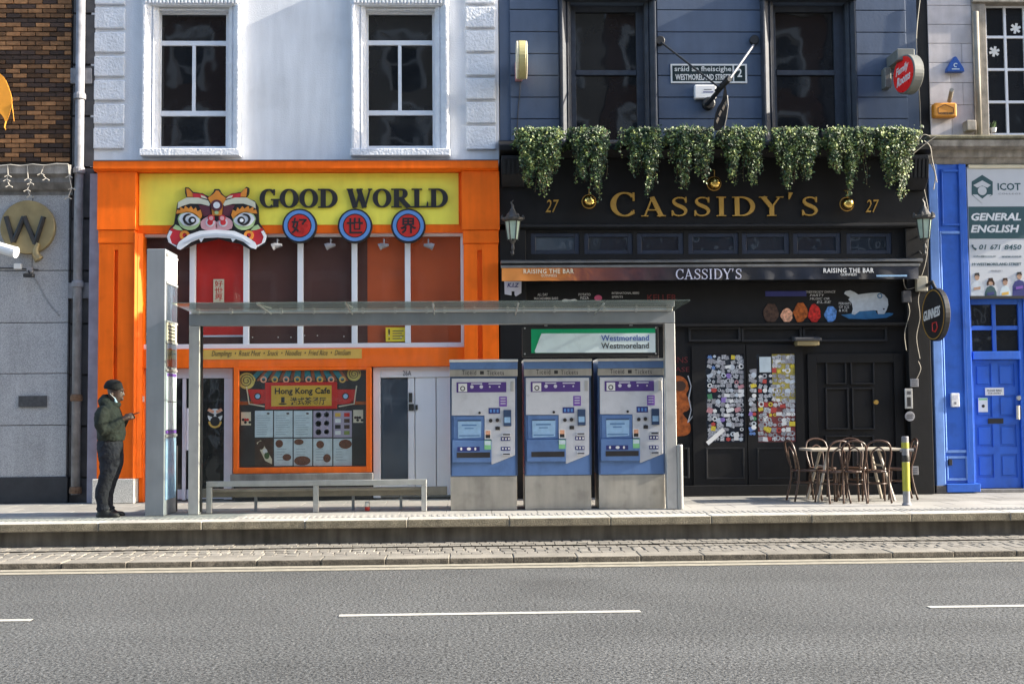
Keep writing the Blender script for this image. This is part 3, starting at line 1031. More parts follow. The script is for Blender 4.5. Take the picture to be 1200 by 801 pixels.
# printed roof tiles
boxp('printed_eaves', (280, 434, 428.5, 441), Q - .003, Q, 'wood_dark', menu)
for i in range(9):
    xt = 301 + i * 12.0
    cx_ = 354
    sk = (xt - cx_) * .10
    MB().poly(PP([(xt - 4 - sk, 434), (xt + 3.2 - sk, 434), (xt + 3.2 + sk, 444.5), (xt - 4 + sk, 444.5)], Q), Q - .006, Q).build('printed_tile', M('tile_teal', (.03, .20, .26), .6, var=.3, scale=20), menu)
    MB().ring(*P(xt + sk, 444.5, Q), .028, .05, Q - .009, Q, 12).build('printed_tile_end', 'peach' if i % 2 else 'ochre', menu)
    MB().poly(PP([(xt + 4 - sk, 434), (xt + 7.6 - sk, 434), (xt + 7.6 + sk * .9, 446), (xt + 4.4 + sk * .9, 446)], Q), Q - .007, Q).build('printed_tile_gap', M('tile_brown', (.28, .09, .04), .6, var=.3), menu)
for cx_, cy_, r_ in ((289, 446, .125), (415, 438, .105)):
    sp_ = []
    c0 = P(cx_, cy_, Q)
    MB().disc(*c0, r_, Q - .010, Q, 24).build('printed_scroll', M('scroll_yellow', (.60, .48, .13), .6, var=.25, scale=10), menu)
    path = [(c0[0] + r_ * (.85 - .11 * k / 4) * math.cos(k * .55), Q - .011, c0[1] + r_ * (.85 - .11 * k / 4) * math.sin(k * .55)) for k in range(26)]
    MB().tube(path, .007, 5).build('printed_spiral', 'wood_dark', menu)
for s, c_ in ((-1, 302), (1, 405)):
    MB().poly(PP([(c_ - 12, 456), (c_ + 12, 456), (c_ + 12, 472), (c_ - 12 + 6 * (s < 0), 474)], Q), Q - .004, Q).build('printed_end', 'disc_red', menu)
    MB().ring(*P(c_, 464, Q), .036, .052, Q - .007, Q, 16).build('printed_ring', 'ink', menu)
    MB().disc(*P(c_, 464, Q), .036, Q - .007, Q, 16).build('printed_gem', 'screen_blue', menu)
    MB().tube([(P(c_ + s * 13, 455, Q)[0], Q - .006, P(0, 455, Q)[1]), (P(c_ + s * 10, 472, Q)[0], Q - .006, P(c_, 473, Q)[1]), (P(c_ - s * 8, 475, Q)[0], Q - .006, P(c_, 476, Q)[1])], .010, 5).build('printed_trim', 'paper_cream', menu)
boxp('printed_band', (280, 470, 297, 474), Q - .004, Q, 'mural_orange', menu)
boxp('printed_band', (411, 470, 428.5, 474), Q - .004, Q, 'mural_orange', menu)
sb = boxp('cafe_board', (310.5, 447.5, 395, 479), Q - .02, Q, 'disc_red', menu, .004)
boxp('cafe_panel', (318, 451.5, 388.5, 475.5), Q - .026, Q - .018, M('cafe_yellow', (.58, .36, .035), .6, var=.1), sb)
lettering('Hong Kong Cafe', (322, 454, 387, 463.5), Q - .026, 'ink', sb, bold=.028)
lettering('港式茶餐厅', (340, 465, 382, 474), Q - .026, 'ink', sb, bold=.012)
MB().disc(*P(331.5, 473, Q), .065, Q - .0275, Q - .02, 16, rz=.012).build('printed_cup', 'ink', sb)
boxp('printed_cup_body', (329.5, 465, 333.5, 471.5), Q - .0275, Q - .02, 'ink', sb)
cols = [298, 320.5, 343.5, 366.5, 390, 413]
for rI, (ya, yb) in enumerate(((481, 512), (513.5, 545.5))):
    for c_ in range(5):
        xa, xb = cols[c_] + .7, cols[c_ + 1] - .7
        red = rI == 1 and c_ == 0
        sh = boxp('menu_sheet', (xa, ya, xb, yb), Q - .006, Q - .001, 'wood_dark' if red else 'menu_paper' , menu) if not (rI == 0 and c_ > 2) else boxp('menu_sheet', (xa, ya, xb, yb), Q - .006, Q - .001, M('menu_lilac2', (.38, .33, .42), .75, var=.08), menu)
        F = Q - .0065
        def food(x, y, rx, mt, rz=None):
            MB().disc(*P(x, y, F), rx * .0131, F - .002, F, 14, rz=(rz or rx) * .0131).build('printed_food', mt, sh)
        if rI == 0 and c_ < 3:
            for k in range(9):
                boxp('printed_line', (xa + 2, ya + 5.5 + k * 2.7, xb - random.uniform(3, 8), ya + 6.1 + k * 2.7), F - .001, F, M('ink_pale', (.27, .31, .34), .8), sh)
            food(xb - 5.5, ya + 3.2, 1.8, 'wood_dark', 1.1)
        elif rI == 0 and c_ == 3:
            for k in range(3):
                for q in range(2):
                    food(xa + 6 + q * 9.5, ya + 5 + k * 10 - q * .5, 3.4 - q * .5, 'ink')
                    food(xa + 6 + q * 9.5, ya + 5 + k * 10 - q * .5, 2.2 - q * .4, 'paper')
        elif rI == 0:
            for k in range(4):
                for q in range(2):
                    boxp('printed_food', (xa + 2 + q * 10.5, ya + 2.5 + k * 7, xa + 8.5 + q * 10.5, ya + 7 + k * 7), F - .002, F, ('ochre', 'disc_red', 'paper', 'wood_dark', 'ink', 'wood_dark', 'paper', 'leaf_light')[k * 2 + q], sh)
        elif red:
            MB().poly(PP([(xa + 2, ya + 5), (xa + 7, ya + 2), (xa + 20, ya + 24), (xa + 20, ya + 30), (xa + 12, ya + 26)], F), F - .001, F).build('printed_food', 'paper_cream', sh)
            food(xa + 7, ya + 8, 4, 'wood_dark', 5)
            food(xa + 14, ya + 20, 3, 'leaf_mid', 4)
            food(xa + 12, ya + 15, 2.6, 'paper', 3)
        else:
            spots = {1: ((6, 6, 4.4, 4.6), (15, 22, 5, 4)), 2: ((6, 4, 5.5, 3.4), (10, 26, 9.5, 5.5)), 3: ((8, 7, 4.5, 4.5), (16, 23, 4.4, 4.8)), 4: ((14, 6.5, 7.5, 5.5),)}[c_]
            for (x_, y_, a_, b_) in spots:
                food(xa + x_, ya + y_, a_, M('food_brown', (.14, .05, .025), .6, var=.5, scale=60), b_)
            for k in range(5):
                boxp('printed_line', (xa + 3, ya + 12 + k * 3.2, xb - random.uniform(6, 13), ya + 12.6 + k * 3.2), F - .0005, F, 'ink_pale', sh)
for a, b, c, dd in ((282.5, 482.5, 294, 498), (414, 480, 425.5, 495)):
    sh = boxp('menu_card', (a, b, c, dd), Q - .006, Q - .001, 'paper_cream', menu)
    for k in range(5):
        MB().disc(*P(a + 2.5 + (k * 2.6) % 8, b + 9 + (k * 3) % 6, Q - .006), .022, Q - .008, Q - .006, 10).build('printed_food', random.choice(['ink', 'wood_dark', 'disc_red']), sh)
# white street door 26A
D2 = -.08
a26 = R(438, 430, 541, 586, D2)
d2 = MB().box(P(437.5, 500, D2)[0], P(446, 500, D2)[0], D2 - .03, .2, PZ + .02, zg1 - .003).build('street_door', 'upvc', wb, .005, label='white panelled street door with slate glass and number 26A')
MB().box(P(446, 500, D2)[0] + .001, fx1, D2 - .02, .2, P(480, 442, D2)[1], zg1 - .003).build('transom_panel', 'upvc', d2, .004)
ze = P(480, 442, D2)[1] - .003
boxp('door_pane', (447, 443.5, 478, 561), D2 + .015, D2 + .03, 'slate_glass', d2)
for a, b in ((478, 486), (486.5, 511), (511.5, 541)):
    MB().box(P(a, 500, D2)[0] + .003, P(b, 500, D2)[0] - .003, D2, D2 + .08, PZ + .05, ze).build('door_panel', 'upvc', d2, .005)
MB().box(P(446, 500, D2)[0] + .002, P(478, 500, D2)[0], D2 + .002, D2 + .08, PZ + .05, P(460, 562, D2)[1]).build('door_panel', 'upvc', d2, .005)
MB().box(P(446, 500, D2)[0], fx1, D2 + .1, D2 + .2, PZ, ze).build('door_back', 'upvc', d2)
lettering('26A', (472, 434, 482, 440), D2 - .022, 'ink', d2)
boxp('keypad', (479, 460, 483, 471), D2 - .03, D2, 'near_black', d2, .003)
boxp('lock_plate', (478.8, 473, 485, 481), D2 - .025, D2, 'near_black', d2, .003)
boxp('bell_push', (487, 474, 489.5, 480), D2 - .02, D2, 'near_black', d2, .002)
MB().box(fx0, fx1, -.02, .3, PZ, PZ + .018).build('threshold', 'granite_trim', wb)
# ================================================================== 3. signs and fittings on the first two houses
# -- yellow fascia sign
YS = FY - .012
sg = thing('shop_sign', (P(350, 263, YS)[0], FY, P(350, 263, YS)[1]), 'long yellow fascia sign with raised black letters GOOD WORLD', 'sign')
boxp('sign_panel', (163, 203, 537.5, 263.5), YS, FY - .001, 'sign_yellow', sg, .003)
serif_text('GOOD WORLD', (304.5, 221.5, 525, 243.5), YS - .012, .03, 'ink', sg, T=.235, t=.075, gap=.035)
# -- three round character signs
for (cx_, cy_), ch in zip(((351, 264.5), (416, 264.5), (478.5, 264.5)), '好世界'):
    yy = FY - .07
    c0 = P(cx_, cy_, yy)
    rr_ = 20.3 * (19 + yy) / 1450
    t3 = thing('round_sign', (c0[0], FY, c0[1] - rr_), 'blue rimmed red round sign with a black Chinese character below the %s' % {'好': 'word GOOD', '世': 'letter W', '界': 'letter L'}[ch], 'sign', 'round character signs')
    MB().disc(*c0, rr_, yy, FY + .02, 40).build('backing', 'ink', t3, .004)
    MB().ring(*c0, rr_ * .70, rr_ * .90, yy - .012, yy, 40).build('blue_rim', 'disc_blue', t3)
    MB().disc(*c0, rr_ * .64, yy - .008, yy, 36).build('red_disc', 'disc_red', t3)
    q = rr_ * .46
    lettering(ch, None, yy - .009, 'ink', t3, depth=.006, bold=.018, name='character', world=(c0[0] - q, c0[0] + q, c0[1] - q, c0[1] + q))
# -- lion head sign: layered cut-out boards
LYY = FY - .09
lz = P(254, 292, LYY)
lion = thing('lion_head_sign', (lz[0], FY, lz[1]), 'cut-out lion dance head sign with white lip, orange crown and round eyes', 'sign')
def lp(name, pts, k, mat, mirror=False, sm=0):
    if sm:
        pts = [tuple(q) for q in catmull(list(pts) + [pts[0]], sm)][:-1]
    yy = LYY - k * .009
    MB().poly(PP(pts, yy), yy, yy + .009 + (.09 if k == 0 else 0)).build(name, mat, lion)
    if mirror:
        MB().poly(PP([(507.8 - a, b) for a, b in pts], yy), yy, yy + .009).build(name, mat, lion)
def z2(pts):      # points noted on an 8x enlargement whose corner is at 185,210
    return [(185 + a / 8, 210 + b / 8) for a, b in pts]
M('lion_dark', (.10, .02, .035), .5, var=.15)
M('lion_orange', (.66, .24, .03), .5, var=.15)
M('lion_white', (.62, .65, .70), .6, var=.06)
M('lion_grey', (.40, .45, .52), .6, var=.06)
M('lion_cream', (.55, .56, .45), .6, var=.08)
M('lion_red', (.50, .02, .03), .5, var=.12)
M('lion_green', (.36, .50, .25), .6, var=.1)
M('lion_pink', (.62, .33, .36), .6, var=.08)
lp('backing', z2([(255, 75), (290, 78), (330, 120), (420, 130), (480, 165), (520, 120), (530, 92), (575, 92), (590, 122), (635, 165), (690, 135), (780, 120), (830, 70), (852, 80), (850, 130), (820, 175), (905, 200), (940, 260), (945, 400), (985, 460), (1025, 545), (1000, 610), (930, 640), (860, 655), (760, 600), (700, 590), (560, 555), (410, 590), (340, 600), (220, 660), (170, 640), (100, 590), (80, 530), (110, 460), (150, 420), (165, 330), (185, 215), (270, 175), (255, 130)]), 0, 'ink')
lp('crown', z2([(470, 175), (525, 135), (545, 105), (570, 108), (590, 140), (640, 178), (610, 240), (600, 340), (510, 340), (500, 240)]), 1, 'lion_orange')
lp('ear', z2([(265, 85), (290, 90), (325, 130), (330, 165), (275, 165)]), 1, 'lion_orange', True)
lp('ear_lining', z2([(325, 130), (420, 140), (470, 180), (330, 168)]), 2, 'lion_red', True)
lp('ear_patch', z2([(400, 150), (440, 160), (465, 185), (410, 172)]), 3, 'lion_cream', True)
lp('forehead', z2([(380, 240), (490, 245), (495, 335), (430, 350), (410, 300)]), 1, 'lion_dark', True)
lp('brow', z2([(185, 275), (190, 215), (270, 172), (380, 172), (470, 200), (490, 235), (480, 250), (400, 230), (300, 228), (230, 250)]), 2, 'lion_cream', True)
lp('brow_fringe', z2([(170, 322), (182, 285), (210, 290), (205, 258), (245, 278), (255, 248), (290, 275), (310, 252), (335, 285), (355, 262), (370, 300), (400, 285), (415, 335), (400, 370), (300, 312)]), 3, 'lion_orange', True)
lp('eye_rim', z2([(185, 370), (205, 330), (270, 305), (340, 320), (395, 370), (390, 420), (350, 465), (280, 475), (210, 440)]), 3, 'lion_green', True, sm=2)
lp('eye_white', z2([(195, 375), (215, 335), (270, 313), (330, 325), (388, 375), (375, 415), (310, 440), (240, 430)]), 4, 'lion_white', True, sm=2)
lp('iris_ring', z2([(232, 370), (250, 335), (290, 320), (310, 330), (270, 345), (255, 375), (275, 405), (310, 420), (345, 410), (300, 435), (250, 415)]), 5, 'ink', True, sm=2)
c_ = z2([(322, 385)])[0]
for cc in (c_[0], 507.8 - c_[0]):
    yy = LYY - 5 * .009
    MB().disc(*P(cc, c_[1], yy), .058, yy, yy + .009, 20).build('pupil', 'ink', lion)
    MB().disc(*P(cc + .6, c_[1], yy), .028, yy - .006, yy, 14).build('eye_glint', 'lion_white', lion)
yy = LYY - 3 * .009
for nm, (a, b), r_, mt, k in (('mirror_ring', (550, 245), .088, 'lion_dark', 3), ('mirror', (550, 243), .050, 'lion_white', 4), ('mirror_gem', (550, 312), .030, 'lion_green', 3)):
    q = z2([(a, b)])[0]
    yy = LYY - k * .009
    MB().disc(*P(*q, yy), r_, yy, yy + .009, 20).build(nm, mt, lion)
lp('muzzle', z2([(400, 400), (430, 370), (470, 350), (490, 335), (520, 380), (550, 400), (552, 470), (480, 480), (410, 460)]), 2, 'lion_pink', True, sm=2)
for a, b, r1, r2 in ((500, 365, .026, .052), (490, 405, .034, .066)):
    q = z2([(a, b)])[0]
    for cc in (q[0], 507.8 - q[0]):
        yy = LYY - (4 if b < 380 else 3) * .009
        MB().disc(*P(cc, q[1], yy), r2, yy, yy + .009, 18).build('nostril_rim', 'lion_red' if b < 380 else 'lion_white', lion)
        MB().disc(*P(cc, q[1], yy), r1 * 1.25, yy - .006, yy, 18).build('nostril', 'lion_pink' if b < 380 else 'lion_red', lion)
lp('cheek', z2([(105, 590), (90, 540), (115, 470), (165, 430), (195, 470), (235, 500), (290, 500), (220, 560), (175, 615)]), 1, 'lion_red', True)
lp('cheek_edge', z2([(100, 590), (84, 535), (110, 480), (135, 490), (110, 540), (130, 600), (175, 620), (165, 632)]), 2, 'lion_white', True)
lp('cheek_tuft', z2([(140, 460), (165, 425), (200, 440), (235, 480), (180, 475)]), 2, 'lion_green', True)
q = z2([(250, 525)])[0]
for cc in (q[0], 507.8 - q[0]):
    yy = LYY - 2 * .009
    MB().ring(*P(cc, q[1], yy), .035, .075, yy, yy + .009, 18).build('cheek_ring', 'lion_orange', lion)
lp('lip', z2([(175, 630), (200, 585), (290, 520), (390, 485), (550, 472), (720, 485), (830, 535), (910, 590), (930, 630), (915, 655), (870, 640), (800, 585), (730, 560), (700, 588), (685, 555), (560, 545), (430, 552), (405, 590), (385, 560), (310, 590), (240, 640), (210, 660), (180, 650)]), 4, 'lion_white')
lp('lip_line', z2([(240, 600), (330, 545), (420, 515), (550, 505), (690, 515), (790, 550), (870, 605), (790, 570), (690, 540), (550, 530), (420, 538), (330, 570)]), 5, 'lion_grey')
# -- small spotlights over the upper lights
for k, sx in enumerate((325, 387.5, 450, 502)):
    yy = WY - .16
    c0 = P(sx, 288, yy)
    t3 = thing('spotlight', (c0[0], WY, c0[1] - .06), 'small grey spotlight over the %s upper light of the restaurant window' % ('third', 'fourth', 'fifth', 'last')[k], 'spotlight', 'spotlights under the yellow sign')
    s = -1 if k < 3 else 1
    MB().tube([(c0[0], WY + .0, c0[1] + .10), (c0[0], yy, c0[1] + .10), (c0[0], yy, c0[1])], .010, 6).build('arm', 'pipe_grey', t3)
    MB().tube([(c0[0] - s * .07, yy - .01, c0[1] + .01), (c0[0] + s * .03, yy, c0[1] - .0), (c0[0] + s * .075, yy, c0[1] - .02)], [.02, .045, .055], 10).build('lamp_head', 'pipe_grey', t3)
# -- W sign on the granite
yy = -.15
c0 = P(32, 266, yy)
rr_ = 31.3 * 18.9 / 1450
ws = thing('round_brass_sign', (c0[0], -.06, c0[1] - rr_), 'round aged brass sign with black letter W ending in a curl', 'sign')
MB().disc(*c0, rr_, yy, -.058, 44).build('disc', 'brass', ws, .006)
tail = catmull([P(45.5, 285, yy), P(42.8, 292, yy), P(43, 299, yy), P(46.5, 304.5, yy)], 5)
MB().tube([(a, yy - .02, b) for a, b in tail], [.030 + .045 * i / (len(tail) - 1) for i in range(len(tail))], 8).build('curl', 'brass', ws, smooth=True)
for a, b in (((7.5, 254), (16, 284)), ((16, 284), (28.5, 254)), ((28.5, 254), (41, 284)), ((41, 287), (51.5, 254))):
    p0, p1 = P(*a, yy), P(*b, yy)
    MB().tube([(p0[0], yy - .012, p0[1]), (p1[0], yy - .012, p1[1])], .040, 8).build('letter_stroke', 'near_black', ws)
# -- plaque
o = boxp('name_plaque', (21.5, 463.5, 54.5, 476.5), -.085, -.059, 'plaque_grey', None)
tag(o, 'small dark name plaque on the grey granite slabs', 'plaque')
lettering('CORNER', (33, 468, 47, 471.5), -.0855, 'ink_soft', o) if 0 else None
# -- camera / floodlight fittings
yy = -.35
c0, c1 = P(-8, 288, yy), P(20, 296, yy)
cm = thing('security_camera', (c0[0], -.06, c0[1] - .1), 'white cylindrical security camera beside the round brass sign', 'camera')
MB().tube([(c0[0], yy + .05, c0[1]), (c1[0] - .06, yy - .02, c1[1] + .015), (c1[0], yy - .03, c1[1])], [.085, .085, .085], 14).build('housing', 'white_metal', cm, smooth=False)
MB().tube([(c1[0], yy - .03, c1[1]), (c1[0] + .006, yy - .031, c1[1] - .002)], .07, 14).build('lens', 'frame_lilac', cm)
MB().tube([(c0[0], -.06, c0[1] - .05), (c0[0], yy + .05, c0[1])], .03, 8).build('bracket', 'white_metal', cm)
jb = thing('junction_box', (P(20, 314, -.1)[0], -.06, P(20, 314, -.1)[1]), 'white junction box with thin cable under the brass sign', 'box')
boxp('box', (16, 308.5, 24.5, 315), -.12, -.059, 'white_metal', jb, .004)
MB().tube([(*[P(-40, 314, -.07)[0]], -.07, P(-40, 314, -.07)[1]), (P(16, 314, -.07)[0], -.07, P(16, 314, -.07)[1]), (P(45, 316, -.07)[0], -.07, P(45, 316, -.07)[1])], .009, 5).build('cable', 'ink_soft', jb)
fl = thing('floodlight', (P(36, 322, -.2)[0], -.06, P(36, 322, -.2)[1]), 'tiny dark floodlight on a bracket at the slab joint', 'floodlight')
boxp('mount', (31, 312.5, 37.5, 319), -.13, -.059, 'pipe_grey', fl, .006)
p0 = P(35, 322, -.24)
MB().box(p0[0] - .09, p0[0] + .06, -.28, -.19, p0[1] - .035, p0[1] + .02).build('lamp_head', 'near_black', fl, .008)
MB().tube([(P(34, 317, -.1)[0], -.12, P(34, 317, -.1)[1]), (p0[0], -.24, p0[1])], .012, 6).build('arm', 'near_black', fl)
# loose cable running down the slabs
MB()
cbl = top('loose_cable', MB().tube([(P(a, b, -.068)[0], -.068, P(a, b, -.068)[1]) for a, b in ((38, 322), (46, 333), (52, 346), (60, 358), (70, 370))], .006, 5), 'pipe_grey', 'thin grey cable sagging across the granite slabs', 'cable', (P(70, 370, -.07)[0], -.068, P(70, 370, -.07)[1]))
# -- icicle fairy lights on the cornice
ic = thing('icicle_lights', (P(40, 225, -.3)[0], -.28, P(40, 225, -.3)[1]), 'string of pale icicle fairy lights along the grey stone cornice', 'string lights')
yy = -.29
MB().tube([(P(a, b, yy)[0], yy + random.uniform(-.01, .01), P(a, b, yy)[1]) for a, b in ((-60, 195), (-20, 193), (0, 194.5), (12, 193), (24, 194.5), (38, 192.5), (52, 194), (66, 192), (80, 192.5))], .009, 5).build('main_wire', 'wire_white', ic)
for pts in (((9, 194), (9.5, 205), (8, 210), (11, 217)), ((32, 194), (33, 209), (36, 214), (32, 222), (35, 229)), ((52, 194), (48, 203), (54, 209)), ((80, 193), (81, 206), (84, 220), (80, 231)), ((-25, 194), (-27, 206), (-24, 216))):
    MB().tube([(P(a, b, yy)[0], yy, P(a, b, yy)[1]) for a, b in pts], .007, 5).build('drop_wire', 'wire_white', ic)
    for a, b in pts[1:]:
        for s in (-1, 1):
            p0 = P(a, b, yy)
            MB().tube([(p0[0], yy, p0[1]), (p0[0] + s * .05, yy - .01, p0[1] - .03)], [.006, .010], 5).build('bulb', 'wire_white', ic)
# -- orange pennant just inside the left edge
yy = -.75
pn = thing('pennant_flag', (P(-14, 150, yy)[0], -.02, P(-14, 150, yy)[1]), 'orange pennant flag with a frayed tip hanging from the brick wall', 'flag')
pts = catmull([(-26, 70), (-10, 80), (4, 90), (11, 105), (14, 118), (12, 130), (7, 143), (3, 136), (-6, 128), (-20, 118)], 3)
wv = PP(pts, yy)
m = MB().poly(wv, yy, yy + .012)
m.build('cloth', 'flag_orange', pn)
p0 = P(7, 142, yy)
MB().tube([(p0[0], yy, p0[1]), (p0[0] - .02, yy, p0[1] - .09), (p0[0] + .0, yy, p0[1] - .13)], [.014, .010, .004], 5).build('tassel', 'flag_orange', pn)
p1 = P(14, 122, yy)
MB().tube([(p1[0], yy, p1[1]), (p1[0] + .02, yy, p1[1] - .14), (p1[0] + .035, yy, p1[1] - .26)], [.008, .006, .004], 5).build('tassel', 'flag_orange', pn)
p2_ = P(-26, 66, yy)
MB().tube([(p2_[0] - .1, 0, p2_[1] - .6), (p2_[0], yy, p2_[1] + .1)], .018, 8).build('staff', 'near_black', pn)
# ================================================================== 4. the pub
pb = thing('pub_building', (3.9, .3, PZ), 'dark blue boarded house over a black pub front', 'building')
bx0, bx1 = P(585.5, 90, 0)[0], P(1076, 90, 0)[0]
zp1 = P(830, 168, 0)[1]
BW = []
for (a, b, c, d) in ((669, 4, 756, 168), (907, 4, 992, 168)):
    BW.append(R(a, b, c, d, 0))
pwall = wall_holes(bx0, bx1, zp1 - .25, ZT, BW, .0, .35).build('wall', 'blue_wall', pb, weld=True)
MB().box(bx0 + .01, bx1, .8, 6, PZ, ZT).build('room', 'room', pb)
jy = [-38.5, -13.5, 12, 37.8, 63.4, 88.8, 114.2, 139.4, 165]
for (xa, xb) in ((598, 655), (771, 892.5), (1004.5, 1063)):
    x0, x1 = P(xa, 90, -.025)[0], P(xb, 90, -.025)[0]
    for a, b in zip(jy[:-1], jy[1:]):
        MB().box(x0, x1, -.028, .01, P(830, b, -.025)[1] + .006, P(830, a, -.025)[1] - .006).build('board', 'blue_wall', pwall, .006)
for k, ((a, b, c, d), (o0, o1), (g0, g1)) in enumerate([((669, 4, 756, 168), (656.5, 769.5), (675, 746)), ((907, 4, 992, 168), (893, 1004), (910, 978))]):
    h = BW[k]
    ox0, ox1 = P(o0, 90, -.08)[0], P(o1, 90, -.08)[0]
    zs, zt = P(a, 166, -.05)[1], P(a, 2, -.05)[1]
    splay_surround(pwall, h[0] + .005, h[1] - .005, zs, zt, ox0, ox1, 'blue_frame', .14, .12)
    MB().box(ox0 - .01, ox1 + .02, -.16, .02, zt, zt + .35).build('window_head', 'blue_frame', pb, .008)
    MB().box(ox0 - .02, ox1 + .02, -.16, .2, zs - .1, zs).build('sill', 'blue_frame', pwall, .006)
    Y = .12
    x0, x1 = P(a, 90, Y)[0] + .004, P(c, 90, Y)[0] - .004
    fr = MB()
    xg0, xg1 = P(g0, 90, Y)[0], P(g1, 90, Y)[0]
    zm1, zm0 = P(a, 82.5, Y)[1], P(a, 88.5, Y)[1]
    zt1 = P(a, 14, Y)[1]
    fr.box(x0, xg0, Y, Y + .08, h[2], h[3])
    fr.box(xg1, x1, Y, Y + .08, h[2], h[3])
    fr.box(xg0, xg1, Y + .002, Y + .08, zt1, h[3])
    fr.box(xg0, xg1, Y - .012, Y + .06, zm0, zm1)
    wdw = fr.build('sash_window', 'blue_frame', pb, .005)
    MB().box(xg0, xg1, Y + .05, Y + .06, zm1, zt1).build('pane', 'window_glass', wdw)
    MB().box(xg0, xg1, Y + .03, Y + .04, h[2], zm0).build('pane', 'window_glass', wdw)
    zz = P(a, 48, Y)[1]
# pub front: black timber
BF = -.25
px0, px1 = P(586, 300, BF)[0], P(1088.5, 300, BF)[0]
zfas1, zfas0 = P(830, 186, BF)[1], P(830, 262, BF)[1]
MB().box(px0, px1, BF, 0, zfas0, zfas1).build('fascia', 'pub_black', pb)
MB().prismx([(0, zfas1 + .001), (BF - .12, zfas1 + .001), (BF - .25, zfas1 + .09), (BF - .25, zfas1 + .16), (0, zp1 + .05)], px0, px1).build('cornice', 'pub_black', pb)
MB().prismx([(0, zfas0 - .002), (BF - .02, zfas0 - .002), (BF - .09, zfas0 - .022), (BF - .09, zfas0 - .055), (BF - .02, zfas0 - .085), (0, zfas0 - .085)], px0 + .25, px1 - .2).build('ledge', 'pub_grey', pb)
# clerestory lights
zc1, zc0 = zfas0 - .087, P(830, 303, BF)[1]
lights = [(622, 679), (684.5, 741.5), (746.5, 801), (806.5, 865.5), (869.5, 925), (929.5, 985.5), (992, 1045)]
hol = [R(a, 273, b, 297.5, BF + .02) for a, b in lights]
cl = wall_holes(px0, px1, zc0, zc1, hol, BF + .02, BF + .12).build('clerestory', 'pub_black', pb, weld=True)
for i, h in enumerate(hol):
    f = MB()
    t_ = .075
    f.box(h[0], h[0] + t_, BF + .035, BF + .08, h[2], h[3])
    f.box(h[1] - t_, h[1], BF + .035, BF + .08, h[2], h[3])
    f.box(h[0] + t_, h[1] - t_, BF + .035, BF + .08, h[2], h[2] + .06)
    f.box(h[0] + t_, h[1] - t_, BF + .035, BF + .08, h[3] - .06, h[3])
    f.build('light_frame', M('pub_blue', (.012, .019, .038), .5, var=.25), cl, .004)
    MB().box(h[0] + t_, h[1] - t_, BF + .06, BF + .066, h[2] + .06, h[3] - .06).build('pane', 'pub_glass' if i else 'slate_glass', cl)
# pilasters with fluted consoles
for xa, xb, cb in ((586, 617, (588, 615)), (1063, 1089, (1066, 1089))):
    MB().box(P(xa, 400, BF)[0], P(xb, 400, BF)[0], BF - .05, 0, PZ, zc1 - .004 if xa < 700 else zfas0 - .09).build('pilaster', 'pub_black', pb, .006)
    x0, x1 = P(cb[0], 200, BF - .25)[0], P(cb[1], 200, BF - .25)[0]
    z1, z0 = P(600, 183, BF - .2)[1], P(600, 217 if xa < 700 else 222, BF - .2)[1]
    cs = MB().prismx([(0, z0), (BF - .06, z0), (BF - .22, z0 + .16), (BF - .26, z1 - .05), (BF - .26, z1), (0, z1)], x0, x1).build('console', 'pub_grey', pb, .006)
    for i in range(5):
        xx = x0 + (x1 - x0) * (i + .5) / 5
        MB().prismx([(BF - .05, z0 + .03), (BF - .24, z0 + .17), (BF - .285, z1 - .07), (BF - .2, z1 - .06)], xx - .018, xx + .018).build('rib', 'pub_grey', cs)
# wall under the awning: frame with door leaves and panels
AY = BF + .06
zl = P(830, 329, AY)[1]
MB().box(px0, px1, AY, 0, zl - .02, zc0 - .002).build('awning_rail', 'pub_black', pb)
zsh_ = P(830, 378.5, AY)[1]
MB().box(px0 + .3, px1 - .2, AY + .03, 0, zsh_, zl - .022).build('mural_board', 'pub_black', pb)
MB().prismx([(AY + .04, zsh_ - .06), (AY - .06, zsh_ - .05), (AY - .07, zsh_ - .01), (AY + .04, zsh_ - .002)], px0 + .3, px1 - .2).build('shelf', 'pub_grey', pb)
MB().box(px0 + .3, px1 - .2, AY + .06, AY + .10, PZ + .02, zsh_ - .062).build('front_boarding', 'pub_black', pb)
def frame_panel(name, x0, y0, x1, y1, Y, w_, par, mat='pub_grey'):
    r = R(x0, y0, x1, y1, Y)
    m = MB()
    m.box(r[0], r[0] + w_, Y, Y + .05, r[2], r[3])
    m.box(r[1] - w_, r[1], Y, Y + .05, r[2], r[3])
    m.box(r[0] + w_, r[1] - w_, Y + .0005, Y + .05, r[3] - w_, r[3])
    m.box(r[0] + w_, r[1] - w_, Y + .0005, Y + .05, r[2], r[2] + w_)
    return m.build(name, mat, par, .003)
FYb = AY + .02
for a, b in ((807, 868), (869, 940), (941, 1040)):
    frame_panel('over_panel', a, 383, b, 400, FYb, .035, pb)
# pair of sticker doors
for nm, a, b, ga, gb_ in (('pub_door', 812, 875, 827.5, 872.5), ('pub_door', 876, 943, 887.5, 932.5)):
    gl = R(ga, 414.5, gb_, 518, FYb)
    ds = R(a, 404, b, 580, FYb)
    dr = wall_holes(ds[0], ds[1], PZ + .03, ds[3], [gl], FYb, FYb + .035).build(nm, 'pub_black', pb, weld=True)
    MB().rect(gl, FYb + .02, FYb + .03).build('pane', 'pub_glass', dr)
    rr_ = R(ga, 524, gb_, 561, FYb)
    frame_panel('door_panel', ga, 524, gb_, 561, FYb - .01, .025, dr)
frame_panel('dado_panel', 792, 524, 808, 560, FYb, .03, pb)
frame_panel('dado_panel', 618, 420, 690, 570, FYb, .05, pb)
frame_panel('dado_panel', 700, 420, 780, 570, FYb, .05, pb)
